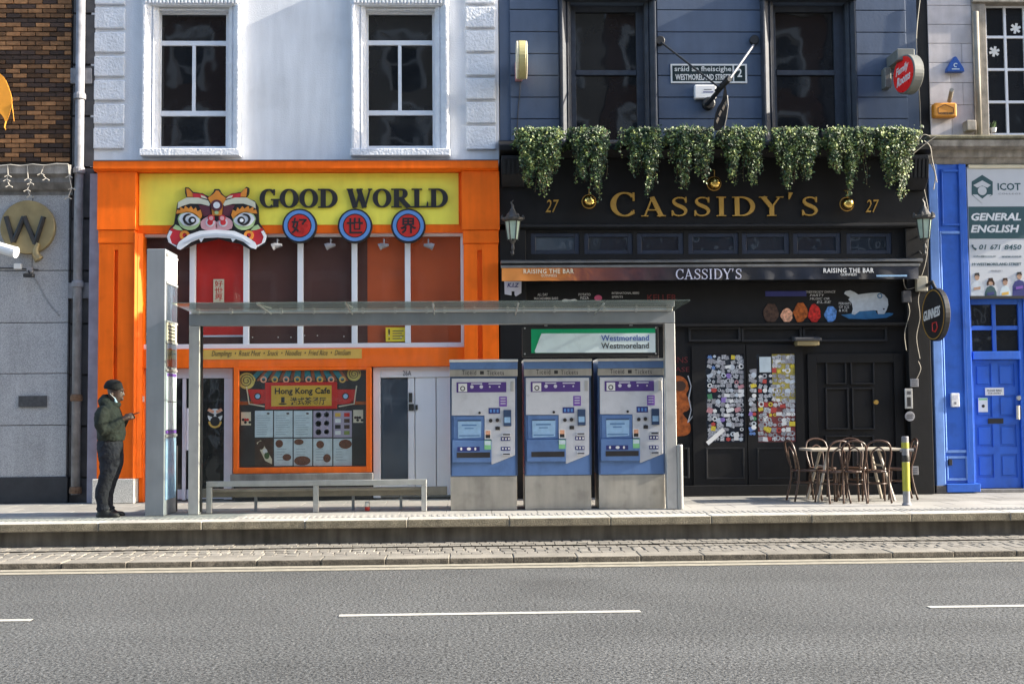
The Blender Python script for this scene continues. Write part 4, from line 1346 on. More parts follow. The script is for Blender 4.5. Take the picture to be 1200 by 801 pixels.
# plain six panel door at the right
dr = frame_panel('pub_door', 948, 414, 1060, 582, FYb - .01, .14, pb, 'pub_black')
for a, b, c, d in ((968, 423, 992, 450), (997, 423, 1025, 450), (968, 454, 995, 503), (999, 454, 1025, 503), (968, 510, 995, 560), (999, 510, 1025, 560)):
    frame_panel('door_panel', a, b, c, d, FYb, .022, dr)
MB().disc(*P(1026.5, 471, FYb - .03), .035, FYb - .05, FYb, 14).build('door_knob', 'gold', dr)
# kerb board at the foot
MB().box(px0, px1, AY - .03, AY + .03, PZ, PZ + .16).build('foot_board', 'pub_black', pb, .005)
# ---- raised gold name on the fascia
nm = thing('pub_name_sign', (P(838, 255, BF)[0], BF, P(838, 255, BF)[1]), "raised gold serif letters CASSIDY'S with number 27 at both ends of black fascia", 'sign')
txt = "CASSIDY'S"
serif_text(txt, (715, 225.2, 959, 253.5), BF - .006, .03, 'gold', nm, T=.17, t=.06, gap=.14, sizes=[1.0] + [.8] * 6 + [.95] + [.8])
for a, b in ((639, 655), (1014, 1030)):
    lettering('27', (a, 234, b, 249), BF - .004, 'gold', nm, depth=.012, shear=.25)
# ---- awning
AWY = BF - .30
aw = thing('awning', (P(830, 328, AWY)[0], BF, P(830, 328, AWY)[1]), 'folded shop awning with orange to black printed valance across the pub front', 'awning')
r1 = R(587, 303, 1081, 308, AWY)
ax0, ax1 = r1[0], r1[1]
z1, z0 = P(830, 303.3, AWY)[1], P(830, 313.5, AWY)[1]
MB().prismx([(BF, z1 - .01), (AWY, z1 - .005), (AWY - .03, z1 - .03), (AWY - .03, z1 - .05), (AWY + .02, z1 - .065), (BF, z1 - .065)], ax0, ax1).build('cassette', M('awning_metal', (.26, .26, .255), .35, .8, var=.2), aw)
MB().prismx([(BF + .03, z1 - .067), (AWY + .03, z1 - .067), (AWY + .03, z0 + .03), (BF + .03, z0 + .03)], ax0 + .01, ax1 - .01).build('roller_case', 'near_black', aw)
MB().prismx([(AWY + .029, z0 + .045), (AWY - .03, z0 + .045), (AWY - .03, z0 + .006), (AWY + .029, z0 + .006)], ax0, ax1 - .05).build('front_bar', 'awning_metal', aw, .004)
vx0, vx1 = P(588, 320, AWY)[0], P(1076, 320, AWY)[0]
zv0 = P(830, 328.5, AWY)[1]
gradient_x('valance', [(0., '#d98a3f'), (.13, '#c4752f'), (.2, '#7a4030'), (.32, '#43262c'), (.42, '#241c22'), (.55, '#0f1118'), (.72, '#121b2c'), (.85, '#0c1018'), (1., '#141c2e')], vx0, vx1)
m = MB()
nseg = 120
vs = []
for i in range(nseg + 1):
    x = vx0 + (vx1 - vx0) * i / nseg
    for k in range(4):
        t_ = k / 3
        vs.append((x, AWY - .02 + .012 * t_ * math.sin(i * .9 + .7 * math.sin(i * .31)), z0 + .005 + (zv0 - z0) * t_))
nv = len(vs)
vs += [(a, b + .006, c) for a, b, c in vs]
fs = []
for i in range(nseg):
    for k in range(3):
        q = (i * 4 + k, (i + 1) * 4 + k, (i + 1) * 4 + k + 1, i * 4 + k + 1)
        fs += [q, tuple(nv + e for e in reversed(q))]
m.add(vs, fs)
m.build('valance', 'valance', aw, smooth=True)
VY = AWY - .036
lettering('RAISING THE BAR', (613.5, 315, 672.5, 320.5), VY, 'paper_cream', aw, bold=.02, spacing=1.15)
lettering('GUINNESS', (634, 321.3, 652.5, 324.3), VY, 'paper_cream', aw)
lettering('RAISING THE BAR', (965, 314, 1024, 319.5), VY, 'paper', aw, bold=.02, spacing=1.15)
lettering('GUINNESS', (985, 320, 1004, 323), VY, 'paper', aw)
serif_text("CASSIDY'S", (792, 315, 869.5, 327), VY, .003, M('print_lilac', (.55, .55, .66), .7), aw, T=.13, t=.06, gap=.05, as_parts=False)
boxp('printed_bar', (1027, 322, 1063, 324), VY - .002, VY, 'screen_blue', aw)
# ---- painted boards and lettering under the awning
ky = AY + .02
o = thing('mural_painting', (P(1010, 377, ky)[0], AY + .03, P(1010, 377, ky)[1]), 'painted pale bear standing on a blue ice floe, on black board', 'painting')
bear = [(989.3, 343.7), (991.0, 341.0), (996.3, 340.0), (1001.7, 342.3), (1005.7, 345.0), (1012.3, 344.0), (1021.7, 343.0), (1030.3, 342.7), (1036.3, 345.3), (1040.3, 350.3), (1041.0, 357.0), (1039.0, 363.0), (1036.3, 367.7), (1029.0, 367.7), (1028.3, 363.7), (1024.3, 363.3), (1007.0, 364.7), (1001.7, 368.7), (998.0, 367.7), (999.7, 361.7), (998.3, 355.0), (994.3, 350.7), (996.3, 348.3), (993.0, 346.3)]
MB().poly(PP(bear, ky), ky, ky + .011).build('bear', 'mural_white', o)
MB().poly(PP([(986.0, 368.7), (995.0, 367.7), (1007.0, 364.3), (1025.7, 363.7), (1028.3, 367.7), (1041.7, 366.3), (1047.0, 367.0), (1045.7, 369.0), (1038.3, 372.3), (1015.0, 374.0), (995.0, 373.3)], ky), ky + .003, ky + .011).build('ice_floe', 'mural_blue', o)
MB().disc(*P(1035.7, 362, ky), .014, ky - .002, ky + .004, 10).build('bear_eye', 'ink', o)
MB().ring(*P(1031, 346.5, ky), .025, .04, ky - .002, ky + .004, 14).build('eye_mark', 'mural_blue', o)
for k, tx in enumerate(('PERHAPS', 'OF ICE', '& ICE')):
    lettering(tx, (983, 354 + k * 4, 997 - 2 * k, 357 + k * 4), ky + .008, 'chalk', o)
o = thing('chalk_lettering', (P(960, 350, ky)[0], AY + .03, P(960, 350, ky)[1]), 'white hand lettering in a wavy speech outline beside the painted bear', 'lettering')
for k, (tx, a, b) in enumerate((('EVERYBODY DANCE', 944, 979), ('PARTY', 949, 966), ('MUSIC OR', 949, 972), ('ELSE', 957, 974))):
    lettering(tx, (a, 340.5 + k * 4, b, 343.2 + k * 4), ky + .008, 'chalk', o, shear=.2)
# painted strip behind the figures: plain blocks of colour stand in for the cartoon
o = thing('cartoon_mural', (P(925, 377, ky)[0], AY + .03, P(925, 377, ky)[1]), 'row of plain coloured painted patches on the black board above the shelf', 'painting')
for a, b, c, d, mt in ((895, 356, 913, 377, 'wood_dark'), (915, 362, 929, 377, 'peach'), (930, 355, 946, 377, 'mural_orange'), (947, 357, 962, 377, 'disc_red'), (966, 359, 981, 377, 'disc_blue')):
    xm, ym = (a + c) / 2, (b + d) / 2
    rm = random.Random(int(a))
    pts = []
    for q in range(16):
        an = 2 * math.pi * q / 16
        kk = rm.uniform(.86, 1.08)
        pts.append((xm + (c - a) * .5 * kk * math.cos(an), min(d, ym - (d - b) * .55 * kk * math.sin(an))))
    pts = catmull(pts + [pts[0]], 3)[:-1]
    MB().poly(PP(pts, ky), ky, ky + .011).build('patch', M('mural_' + mt, tuple(MATS[mt].node_tree.nodes['Vector Math'].inputs[0].default_value), .85, var=.6, scale=26), o)
boxp('patch', (897, 341, 945, 347), ky + .004, ky + .011, 'navy', o)
# lettering near the shelter roof
o = thing('painted_price_list', (P(670, 352, ky)[0], AY + .03, P(670, 352, ky)[1]), 'small white painted drinks lettering under the awning above the shelter roof', 'lettering')
for tx, a, b, c, d, mt in (('ALL DAY', 630, 343.5, 642, 346.5, 'chalk'), ('MACADAMIA BARS', 626, 348, 654, 351, 'chalk'), ('POTATO', 678, 343.5, 692, 346.5, 'chalk'), ('PIZZA', 680, 347.5, 690, 350.5, 'chalk'), ('INTERNATIONAL BEERS', 717, 342, 749, 344.5, 'chalk'), ('SPIRITS', 717, 346.5, 730, 349, 'chalk'), ('KELLER', 758.5, 345, 793, 352, 'chalk_red')):
    lettering(tx, (a, b, c, d), ky + .008, mt, o, bold=.01)
MB().disc(*P(701, 349, ky), .06, ky + .002, ky + .011, 16, rz=.045).build('pink_mark', 'pink', o)
MB().poly(PP(catmull([(658, 352), (662, 350), (668, 351), (674, 350), (676, 353), (660, 354)], 3), ky), ky + .004, ky + .011).build('moustache_mark', 'chalk', o)
# white bracket sign K.I.Z
o = thing('small_shield_sign', (P(601, 346, BF - .09)[0], BF - .05, P(601, 346, BF - .09)[1]), 'small pale notched sign lettered K.I.Z under the orange end of awning', 'sign')
ks = BF - .075
MB().poly(PP([(591, 329.5), (611, 329.5), (611, 343), (604.5, 347), (603, 345), (603, 341), (599.5, 341), (599.5, 346), (591.5, 344.5)], ks), ks, BF - .049).build('plate', 'frame_lilac', o)
lettering('K.I.Z', (594.5, 331.5, 608.5, 336.5), ks - .001, 'navy', o, shear=.2, bold=.03)
# orange animal painting half hidden by the shelter post
o = thing('wall_painting', (P(798, 512, AY)[0], AY + .05, P(798, 512, AY)[1]), 'orange furry painted figure on black boards beside the shelter post', 'painting')
wy = AY + .05
MB().poly(PP(catmull([(778, 445), (786, 441), (796, 440), (804, 445), (807, 455), (804, 462), (809, 470), (807, 480), (800, 484), (808, 495), (809, 505), (803, 510), (790, 511), (776, 510)], 3), wy), wy - .004, wy + .009).build('fur_patch', 'mural_orange', o)
MB().disc(*P(797, 452, wy), .09, wy - .006, wy, 16, rz=.08).build('dark_patch', 'wood_dark', o)
MB().tube([(P(a, b, wy)[0], wy - .003, P(a, b, wy)[1]) for a, b in ((806, 440), (810, 452), (807, 466), (810, 480), (806, 495), (812, 487))], .010, 5).build('chalk_line', 'chalk', o)
lettering('PLEASE', (776, 430, 808, 435.5), wy, 'chalk_red', o)
lettering('SINS', (786, 418, 806, 425), wy, 'chalk_red', o)
# ---- stickers on the door glass
smats = ['mural_white', 'paper', 'mural_white', 'paper', 'mural_white', 'paper', M('st_grey', (.26, .26, .28), .7, var=.4, scale=60), M('st_pink', (.48, .22, .24), .7, var=.3, scale=60), M('st_blue', (.10, .20, .45), .7, var=.3, scale=60), M('st_yellow', (.6, .48, .04), .7, var=.3, scale=60), M('st_red', (.42, .05, .04), .7, var=.3, scale=60), M('st_green', (.06, .22, .10), .7, var=.3, scale=60), M('st_violet', (.22, .14, .42), .7, var=.3, scale=60), M('st_speck', (.36, .37, .39), .7, var=.9, scale=70), M('st_speck', (.42, .43, .45), .7)]
M('st_speck2', (.5, .5, .5), .7, var=.9, scale=60)
def sticker_mesh(kind, mt):
    m = MB()
    if kind == 0:
        m.box(-.5, .5, -.0008, .0008, -.5, .5)
    elif kind == 1:
        m.disc(0, 0, .5, -.0008, .0008, 12)
    elif kind == 2:
        m.poly([(.5 * math.cos(a) * (1 if i % 2 else .72), .5 * math.sin(a) * (1 if i % 2 else .72)) for i, a in enumerate([2 * math.pi * k / 12 for k in range(12)])], -.0008, .0008)
    else:
        m.ring(0, 0, .26, .5, -.0008, .0008, 14)
    return m.mesh('sticker', mt)
SM = {}
def sticker(par, px, py, w_, h_, kind, mt, Y, ang=0):
    key = (kind, mt if isinstance(mt, str) else mt.name)
    if key not in SM:
        SM[key] = sticker_mesh(kind, mt)
    x, z = P(px, py, Y)
    inst('sticker', SM[key], par, (x, Y, z), (w_ * .0129, 1, h_ * .0129), (0, ang, 0))
doors = [o for o in pb.children if o.name.startswith('pub_door')]
rnd = random.Random(21)
ylev = 0
def fill_stickers(par, x0, x1, y0, y1, n, step, col=None, skip=None, base=.0175):
    """jittered grid so the stickers cover the pane like the photo, each slightly over the last"""
    global ylev
    nx = max(1, round((x1 - x0) / step))
    ny = max(1, round((y1 - y0) / step))
    for j in range(ny):
        for i in range(nx):
            if rnd.random() < .08:
                continue
            px = x0 + (i + .5) * (x1 - x0) / nx + rnd.uniform(-1.2, 1.2)
            py = y0 + (j + .5) * (y1 - y0) / ny + rnd.uniform(-1.2, 1.2)
            if skip and skip(px, py):
                continue
            kd = rnd.choice((0, 0, 0, 0, 1, 1, 2, 2, 3))
            a, b = rnd.uniform(4.2, 7.4), rnd.uniform(3.6, 6.4)
            if kd:
                b = a * rnd.uniform(.8, 1.05)
            px, py = min(max(px, x0 + a / 2), x1 - a / 2), min(max(py, y0 + b / 2), y1 - b / 2)
            mt = rnd.choice(smats[:4] + [smats[13]] * 6 + smats[6:7] * 3 if rnd.random() < .78 else (smats[6:] if col is None else col))
            ylev += 1
            sticker(par, px, py, a, b, kd, mt, FYb + base - (ylev % 7) * .0018, rnd.choice((0, 0, .1, -.15, .4, -.3)))
fill_stickers(doors[0], 828.5, 872, 415.5, 517, 0, 5.5)
sticker(doors[0], 838.5, 511, 26, 5, 0, 'paper', FYb - .002, -rad(40))
for k in range(2):
    boxp('backing_paper', ((905, 414, 932, 470), (888, 470, 932, 517.5))[k], FYb + .0185, FYb + .0195, (M('st_ochre', (.36, .30, .06), .7, var=.35, scale=9), M('st_maroon', (.17, .03, .03), .7, var=.4, scale=12))[k], doors[1])
fill_stickers(doors[1], 888.5, 932, 415, 517, 0, 5.6, [MATS['st_yellow'], MATS['st_red'], MATS['paper'], MATS['st_speck2']], lambda a, b: a < 905 and b < 438)
boxp('framed_notice', (889, 417, 904.5, 437), FYb + .012, FYb + .018, 'near_black', doors[1])
boxp('notice_sheet', (890, 418, 903.5, 436), FYb + .009, FYb + .012, 'menu_paper', doors[1])
fill_stickers(doors[1], 877.5, 886.5, 432, 510, 0, 5.5, base=-.0015)
for o in list(doors[1].children):
    pass
# light fitting over the doors
o = thing('bulkhead_light', (P(947, 404, AY - .2)[0], AY, P(947, 404, AY - .2)[1]), 'flat wall light with tan diffuser over the sticker covered doors', 'light')
ly = AY - .16
r = R(932, 394.5, 962.5, 399, ly)
MB().prismx([(AY + .06, r[2]), (ly, r[2]), (ly - .01, r[3] - .02), (AY + .06, r[3] + .02)], r[0], r[1]).build('hood', 'ink_soft', o, .004)
boxp('diffuser', (934.5, 399.2, 960, 404.5), ly + .02, AY + .06, 'brass', o, .004)
# plates and intercoms on the black pilaster
PY = BF - .05
for k, (a, b, c, d, mt, nm, lb) in enumerate(((1067, 443.5, 1076.5, 453, 'pipe_grey', 'wall_plate', 'small square grey plate above the intercom on the black pilaster'), (1067, 546, 1076.5, 556, 'pipe_grey', 'wall_plate', 'small square grey plate low on the black pilaster'))):
    o = boxp(nm, (a, b, c, d), PY - .02, PY, mt, None, .003)
    tag(o, lb, 'plate')
    for q in range(3):
        boxp('printed_line', (a + 1.5, b + 2 + 2.4 * q, c - 1.5, b + 2.8 + 2.4 * q), PY - .022, PY - .02, 'ink_soft', o)
o = boxp('intercom', (1060.8, 455, 1069.5, 478.5), PY - .035, PY, 'steel', None, .004)
tag(o, 'tall metal intercom panel on the black pub pilaster', 'intercom')
boxp('speaker_grille', (1063, 458, 1067.5, 462), PY - .037, PY - .034, 'ink_soft', o)
boxp('keypad', (1063, 465, 1067.5, 476), PY - .037, PY - .034, 'ink', o)
o = thing('round_plaque', (P(1066, 492, PY)[0], PY, P(1066, 492, PY)[1]), 'round grey plaque under the intercom on the black pilaster', 'plaque')
c0 = P(1065.8, 487.5, PY)
MB().disc(*c0, .075, PY - .02, PY, 24).build('disc', 'pipe_grey', o, .003)
for q in (-.025, 0, .025):
    MB().box(c0[0] - .045, c0[0] + .045, PY - .023, PY - .02, c0[1] + q - .006, c0[1] + q + .006).build('printed_line', 'ink_soft', o)
# ---- street name plate
ny = -.045
o = thing('street_name_plate', (P(830, 98, ny)[0], -.028, P(830, 98, ny)[1]), 'dark street name plate with white border reading WESTMORELAND STREET 2', 'sign')
boxp('border', (786, 75, 875.5, 97.5), ny, -.027, 'paper', o, .003)
boxp('field', (788, 77, 858.5, 95.3), ny - .003, ny + .001, M('plate_green', (.009, .022, .024), .5, var=.1, spec=.3), o)
boxp('field', (860.5, 77, 873.3, 95.3), ny - .003, ny + .001, 'plate_green', o)
lettering('sráid an fheiscighe', (790.5, 77.8, 857, 85.5), ny - .003, 'paper', o, bold=.01)
lettering('WESTMORELAND STREET', (791.5, 87, 856.5, 94), ny - .003, 'paper', o, bold=.02)
lettering('2', (864, 80.5, 869.5, 90.5), ny - .003, 'paper', o, bold=.02)
# ---- flood arm cluster: two stays, white box, short mast with a folded banner
def p3(px, py, y):
    a = P(px, py, y)
    return (a[0], y, a[1])
o = thing('bracket_mast', p3(831, 122, -.06), 'short dark flag mast on the blue wall held by two stays, furled dark cloth hanging', 'mast')
for a, b in ((773.5, 48), (884, 47)):
    q = p3(a, b, -.06)
    MB().disc(q[0], q[2], .075, -.09, -.02, 14).build('wall_boss', 'near_black', o, .01)
MB().tube([p3(775, 50, -.08), p3(843, 103, -.85)], .016, 6).build('stay', 'cable_black', o)
MB().tube([p3(883, 53, -.08), p3(852, 97, -.85)], .018, 6).build('stay', 'pipe_grey', o)
q = p3(830, 122, -.06)
MB().disc(q[0], q[2], .10, -.14, -.02, 14).build('mast_foot', 'near_black', o, .02)
MB().tube([p3(829, 122, -.14), p3(845, 103, -.85), p3(855, 93, -1.15)], .035, 8).build('mast', 'near_black', o)
for k in range(5):
    qq = p3(841 + k * 3, 106 - k * 3.5, -.75 - k * .08)
    MB().lathe([(.03, qq[2] - .03), (.05, qq[2]), (.03, qq[2] + .03)], qq[0], qq[1], 8).build('clamp', 'pub_grey', o)
cl_pts = [(850, 97), (852, 112), (851, 122), (853, 134), (849, 146), (843, 152), (837, 150), (838, 138), (841, 126), (847, 116)]
yy = -.95
m = MB()
pc = PP(catmull(cl_pts + [cl_pts[0]], 3)[:-1], yy)
m.poly(pc, yy, yy + .05)
m.build('furled_cloth', 'pub_black', o)
for k, (a, b) in enumerate(((839, 142), (842, 134), (846, 127), (849, 121))):
    MB().poly(PP([(a, b), (a + 2.5, b - 5), (a + 4, b - 3), (a + 1.5, b + 3)], yy - .004), yy - .006, yy).build('cloth_print', M('cloth_tan', (.34, .26, .18), .8, var=.2), o)
MB().tube([p3(852, 112, yy - .01), p3(853, 124, yy - .02), p3(851, 138, yy - .01), p3(848, 152, yy)], .012, 5).build('cord', 'cable_black', o)
o = boxp('alarm_box', (814, 99.2, 839.5, 115.5), -.12, -.027, 'white_metal', None, .015)
tag(o, 'white rounded alarm box on blue boards under the street name plate', 'alarm box')
boxp('printed_line', (825, 104.5, 834, 105.3), -.122, -.119, 'ink_soft', o)
boxp('printed_line', (824, 107.3, 836, 108.5), -.122, -.119, 'navy', o)
# ---- edge-on round lamp sign at the left of the pub
o = thing('disc_lamp_sign', p3(611, 93, -.3), 'edge-on round illuminated sign, cream drum with pale faces, on blue boards', 'sign')
c0 = P(611.5, 70.5, -.45)
rr_ = .29
vs = MB()
def drumx(x0, x1, r, yc, zc, n=32):
    return MB().prismx([(yc + r * math.cos(2 * math.pi * i / n), zc + r * math.sin(2 * math.pi * i / n)) for i in range(n)], x0, x1)
drumx(c0[0] - .055, c0[0] + .055, rr_, -.45, c0[1]).build('drum', M('lamp_cream', (.42, .37, .17), .5, var=.1), o, .01)
drumx(c0[0] - .085, c0[0] - .056, rr_ * .98, -.45, c0[1]).build('face', 'paper_cream', o, .006)
drumx(c0[0] + .056, c0[0] + .075, rr_ * .98, -.45, c0[1]).build('face', 'paper_cream', o, .006)
MB().box(c0[0] - .09, c0[0] + .02, -.17, -.02, c0[1] - .22, c0[1] + .05).build('bracket', 'st_pink', o, .005)
MB().tube([p3(610, 92, -.05), p3(609, 110, -.04), p3(607, 130, -.035), p3(606, 156, -.04)], .006, 5).build('cable', 'cable_black', o)
# ---- red round hanging sign at the right
o = thing('round_hanging_sign', p3(1064, 110, -.3), 'red round projecting sign with white script on a grey bracket arm', 'sign')
yc = -.5
c0 = P(1063, 87.5, yc)
ang = rad(78)
n_ = 36
ax = Vector((-math.sin(ang) * 1, -math.cos(ang), 0)).normalized()      # face normal, turned towards the street
sx_ = Vector((math.cos(ang), -math.sin(ang), 0))
ctr = Vector((c0[0], yc, c0[1]))
def tilt_disc(r0, d0, d1, rv=None):
    vs = []
    for d_ in (d0, d1):
        for i in range(n_):
            a = 2 * math.pi * i / n_
            vs.append(ctr + sx_ * (r0 * math.cos(a)) + Vector((0, 0, (rv or r0) * math.sin(a))) + ax * d_)
    fs = [tuple(range(n_)), tuple(range(2 * n_ - 1, n_ - 1, -1))] + [(i, (i + 1) % n_, n_ + (i + 1) % n_, n_ + i) for i in range(n_)]
    return MB().add(vs, fs)
tilt_disc(.30, -.11, .06).build('drum', M('sign_grey', (.16, .165, .15), .5, var=.15), o, .012)
tilt_disc(.275, .061, .068).build('red_face', 'sign_red', o)
tv, tf = text_geo('Tavern', .02, .3)
def on_disc(s, u0, u1, w0, w1):
    tv, tf = text_geo(s, .02, .3)
    m = MB().add([ctr + sx_ * (u0 + v[0] * (u1 - u0)) + Vector((0, 0, w0 + v[2] * (w1 - w0) + (v[0] - .5) * .06)) + ax * (.069 + v[1] * .004) for v in tv], tf)
    m.build('lettering', 'paper', o)
on_disc('Family', -.20, .16, .0, .15)
on_disc('Rooms', -.18, .20, -.14, .0)
MB().box(c0[0] - .15, c0[0] + .12, yc - .02, -.02, c0[1] + .22, c0[1] + .40).build('bracket', 'sign_grey', o, .01)
MB().box(c0[0] - .24, c0[0] - .14, -.2, -.02, c0[1] - .12, c0[1] + .2).build('wall_plate', 'sign_grey', o, .01)
# ---- lanterns
def lantern(px, py_top, py_bot, yc, label, side):
    zt, zb = P(px, py_top, yc)[1], P(px, py_bot, yc)[1]
    x = P(px, (py_top + py_bot) / 2, yc)[0]
    H = zt - zb
    o = thing('wall_lantern', (x, BF - .05, zb), label, 'lantern', 'wall lanterns on the pub front')
    def f(a):
        return zb + H * a
    iron = M('lantern_iron', (.065, .063, .06), .6, .3, var=.35, scale=25)
    MB().lathe([(.005, f(.0)), (.022, f(.03)), (.014, f(.08)), (.028, f(.13)), (.018, f(.2)), (.055, f(.27))], x, yc, 10).build('finial', iron, o)
    r0, r1 = .075, .115
    g = MB()
    for k in range(6):
        a0, a1 = math.pi / 3 * k, math.pi / 3 * (k + 1)
        pts = [(x + r * math.cos(a), yc + r * math.sin(a), z) for r, a, z in ((r0, a0, f(.29)), (r0, a1, f(.29)), (r1, a1, f(.62)), (r1, a0, f(.62)))]
        MB().add(pts, [(0, 1, 2, 3)]).build('glass_pane', 'lamp_glass', o)
        MB().tube([(x + r0 * math.cos(a0), yc + r0 * math.sin(a0), f(.27)), (x + r1 * math.cos(a0), yc + r1 * math.sin(a0), f(.64))], .010, 5).build('bar', iron, o)
    MB().lathe([(r1 + .005, f(.61)), (r1 + .045, f(.635)), (r1 + .05, f(.67)), (r1 - .005, f(.69)), (.07, f(.76)), (.045, f(.80)), (.035, f(.84))], x, yc, 12).build('hood', iron, o)
    for k in range(6):
        a = math.pi / 3 * k
        MB().lathe([(.022, f(.65)), (.02, f(.70)), (.004, f(.735))], x + (r1 + .04) * math.cos(a), yc + (r1 + .04) * math.sin(a), 6).build('crest', iron, o)
    MB().tube([(x + .0, yc, f(.83)), (x + .005, yc, f(.90)), (x - .02, yc, f(.96)), (x + .015, yc, f(1.0))], [.03, .022, .014, .006], 6).build('spike', iron, o)
    MB().tube([(x, yc, f(.10)), (x + side * .01, (yc + BF) / 2 - .03, f(.02)), (x + side * .02, BF - .02, f(.12)), (x + side * .02, BF - .03, f(.35))], .014, 6).build('bracket', iron, o)
    MB().tube([(x, yc, f(.24)), (x, (yc + BF) / 2, f(.42)), (x, BF - .03, f(.35))], .012, 6).build('bracket', iron, o)
    return o
lantern(600.8, 234.5, 299, BF - .32, 'weathered six sided wall lantern beside the orange pilaster', -1)
lantern(1083, 231, 299, BF - .32, 'weathered wall lantern with green glass beside the blue pilaster', 1)
# ---- oval sign
yc = BF - .45
c0 = P(1096.5, 368.5, yc)
o = thing('oval_hanging_sign', p3(1093, 399, yc), 'black oval projecting sign with gold rim and white lettering beside blue pilaster', 'sign')
ang = rad(83)
ax = Vector((-math.sin(ang), -math.cos(ang), 0))
sx_ = Vector((math.cos(ang), -math.sin(ang), 0))
ctr = Vector((c0[0], yc, c0[1]))
tilt_disc(.36, -.05, .04, .40).build('drum', 'near_black', o, .01)
for r0, r1 in ((.33, .345),):
    vs, fs = [], []
    for i in range(n_):
        a = 2 * math.pi * i / n_
        for k, d_ in ((.90, .041), (.935, .041), (.935, .046), (.90, .046)):
            vs.append(ctr + sx_ * (.36 * k * math.cos(a)) + Vector((0, 0, .40 * k * math.sin(a))) + ax * d_)
    for i in range(n_):
        j = (i + 1) % n_
        for q in range(4):
            fs.append((i * 4 + q, i * 4 + (q + 1) % 4, j * 4 + (q + 1) % 4, j * 4 + q))
    MB().add(vs, fs).build('gold_rim', 'gold', o)
on_disc('GUINNESS', -.24, .27, -.06, .09)
vs = [ctr + sx_ * u + Vector((0, 0, w_)) + ax * .044 for u, w_ in ((-.02, -.13), (.10, -.12), (.13, -.2), (.06, -.26), (-.02, -.24))]
MB().tube(vs, .012, 5, True).build('emblem', 'disc_red', o)
MB().tube([ctr + Vector((0, 0, .39)), ctr + Vector((0, .1, .50)), ctr + Vector((.0, .42, .46))], .03, 8).build('bracket', 'near_black', o)
# ---- junction boxes and cables on the pilaster
o = boxp('cable_box', (1074.5, 323.5, 1087, 341), BF - .14, BF - .05, M('box_cream', (.38, .36, .29), .6, var=.2), None, .008)
tag(o, 'cream plastic cable box at the end of the awning', 'box')
o2 = boxp('meter_box', (1058.5, 340.5, 1068, 354), BF - .13, BF - .05, 'ink_soft', None, .006)
tag(o2, 'small black cable box under the awning end', 'box')
MB()
cw = thing('wall_cables', p3(1075, 420, BF - .07), 'tangle of pale cables hanging down the black pub pilaster', 'cable')
for pts in (((1083, 222), (1088, 250), (1087, 290), (1084, 310), (1080, 323)), ((1076, 335), (1068, 338), (1062, 338), (1059, 330), (1059, 322)), ((1064, 354), (1066, 365), (1063, 378), (1060, 392), (1062, 410)), ((1078, 341), (1076, 352), (1078, 372), (1074, 395), (1078, 420)), ((1076, 423), (1079, 432), (1074, 444))):
    MB().tube([p3(a, b, BF - .075) for a, b in catmull(list(pts), 4)], .006, 5).build('cable', 'cable_pale', cw)
for pts in (((1066, 165), (1075, 166), (1082, 158), (1090, 160)), ((1083, 165), (1090, 172), (1092, 185), (1095, 198), (1098, 214)), ((1070, 180), (1080, 172), (1088, 166), (1097, 160)), ((1091, 192), (1096, 205), (1094, 222)), ((1078, 0), (1074, 40), (1075, 80), (1078, 120), (1079, 160))):
    MB().tube([p3(a, b, -.52 if pts[0][1] else -.05) for a, b in catmull(list(pts), 4)], .008, 5).build('cable', 'cable_pale', cw)

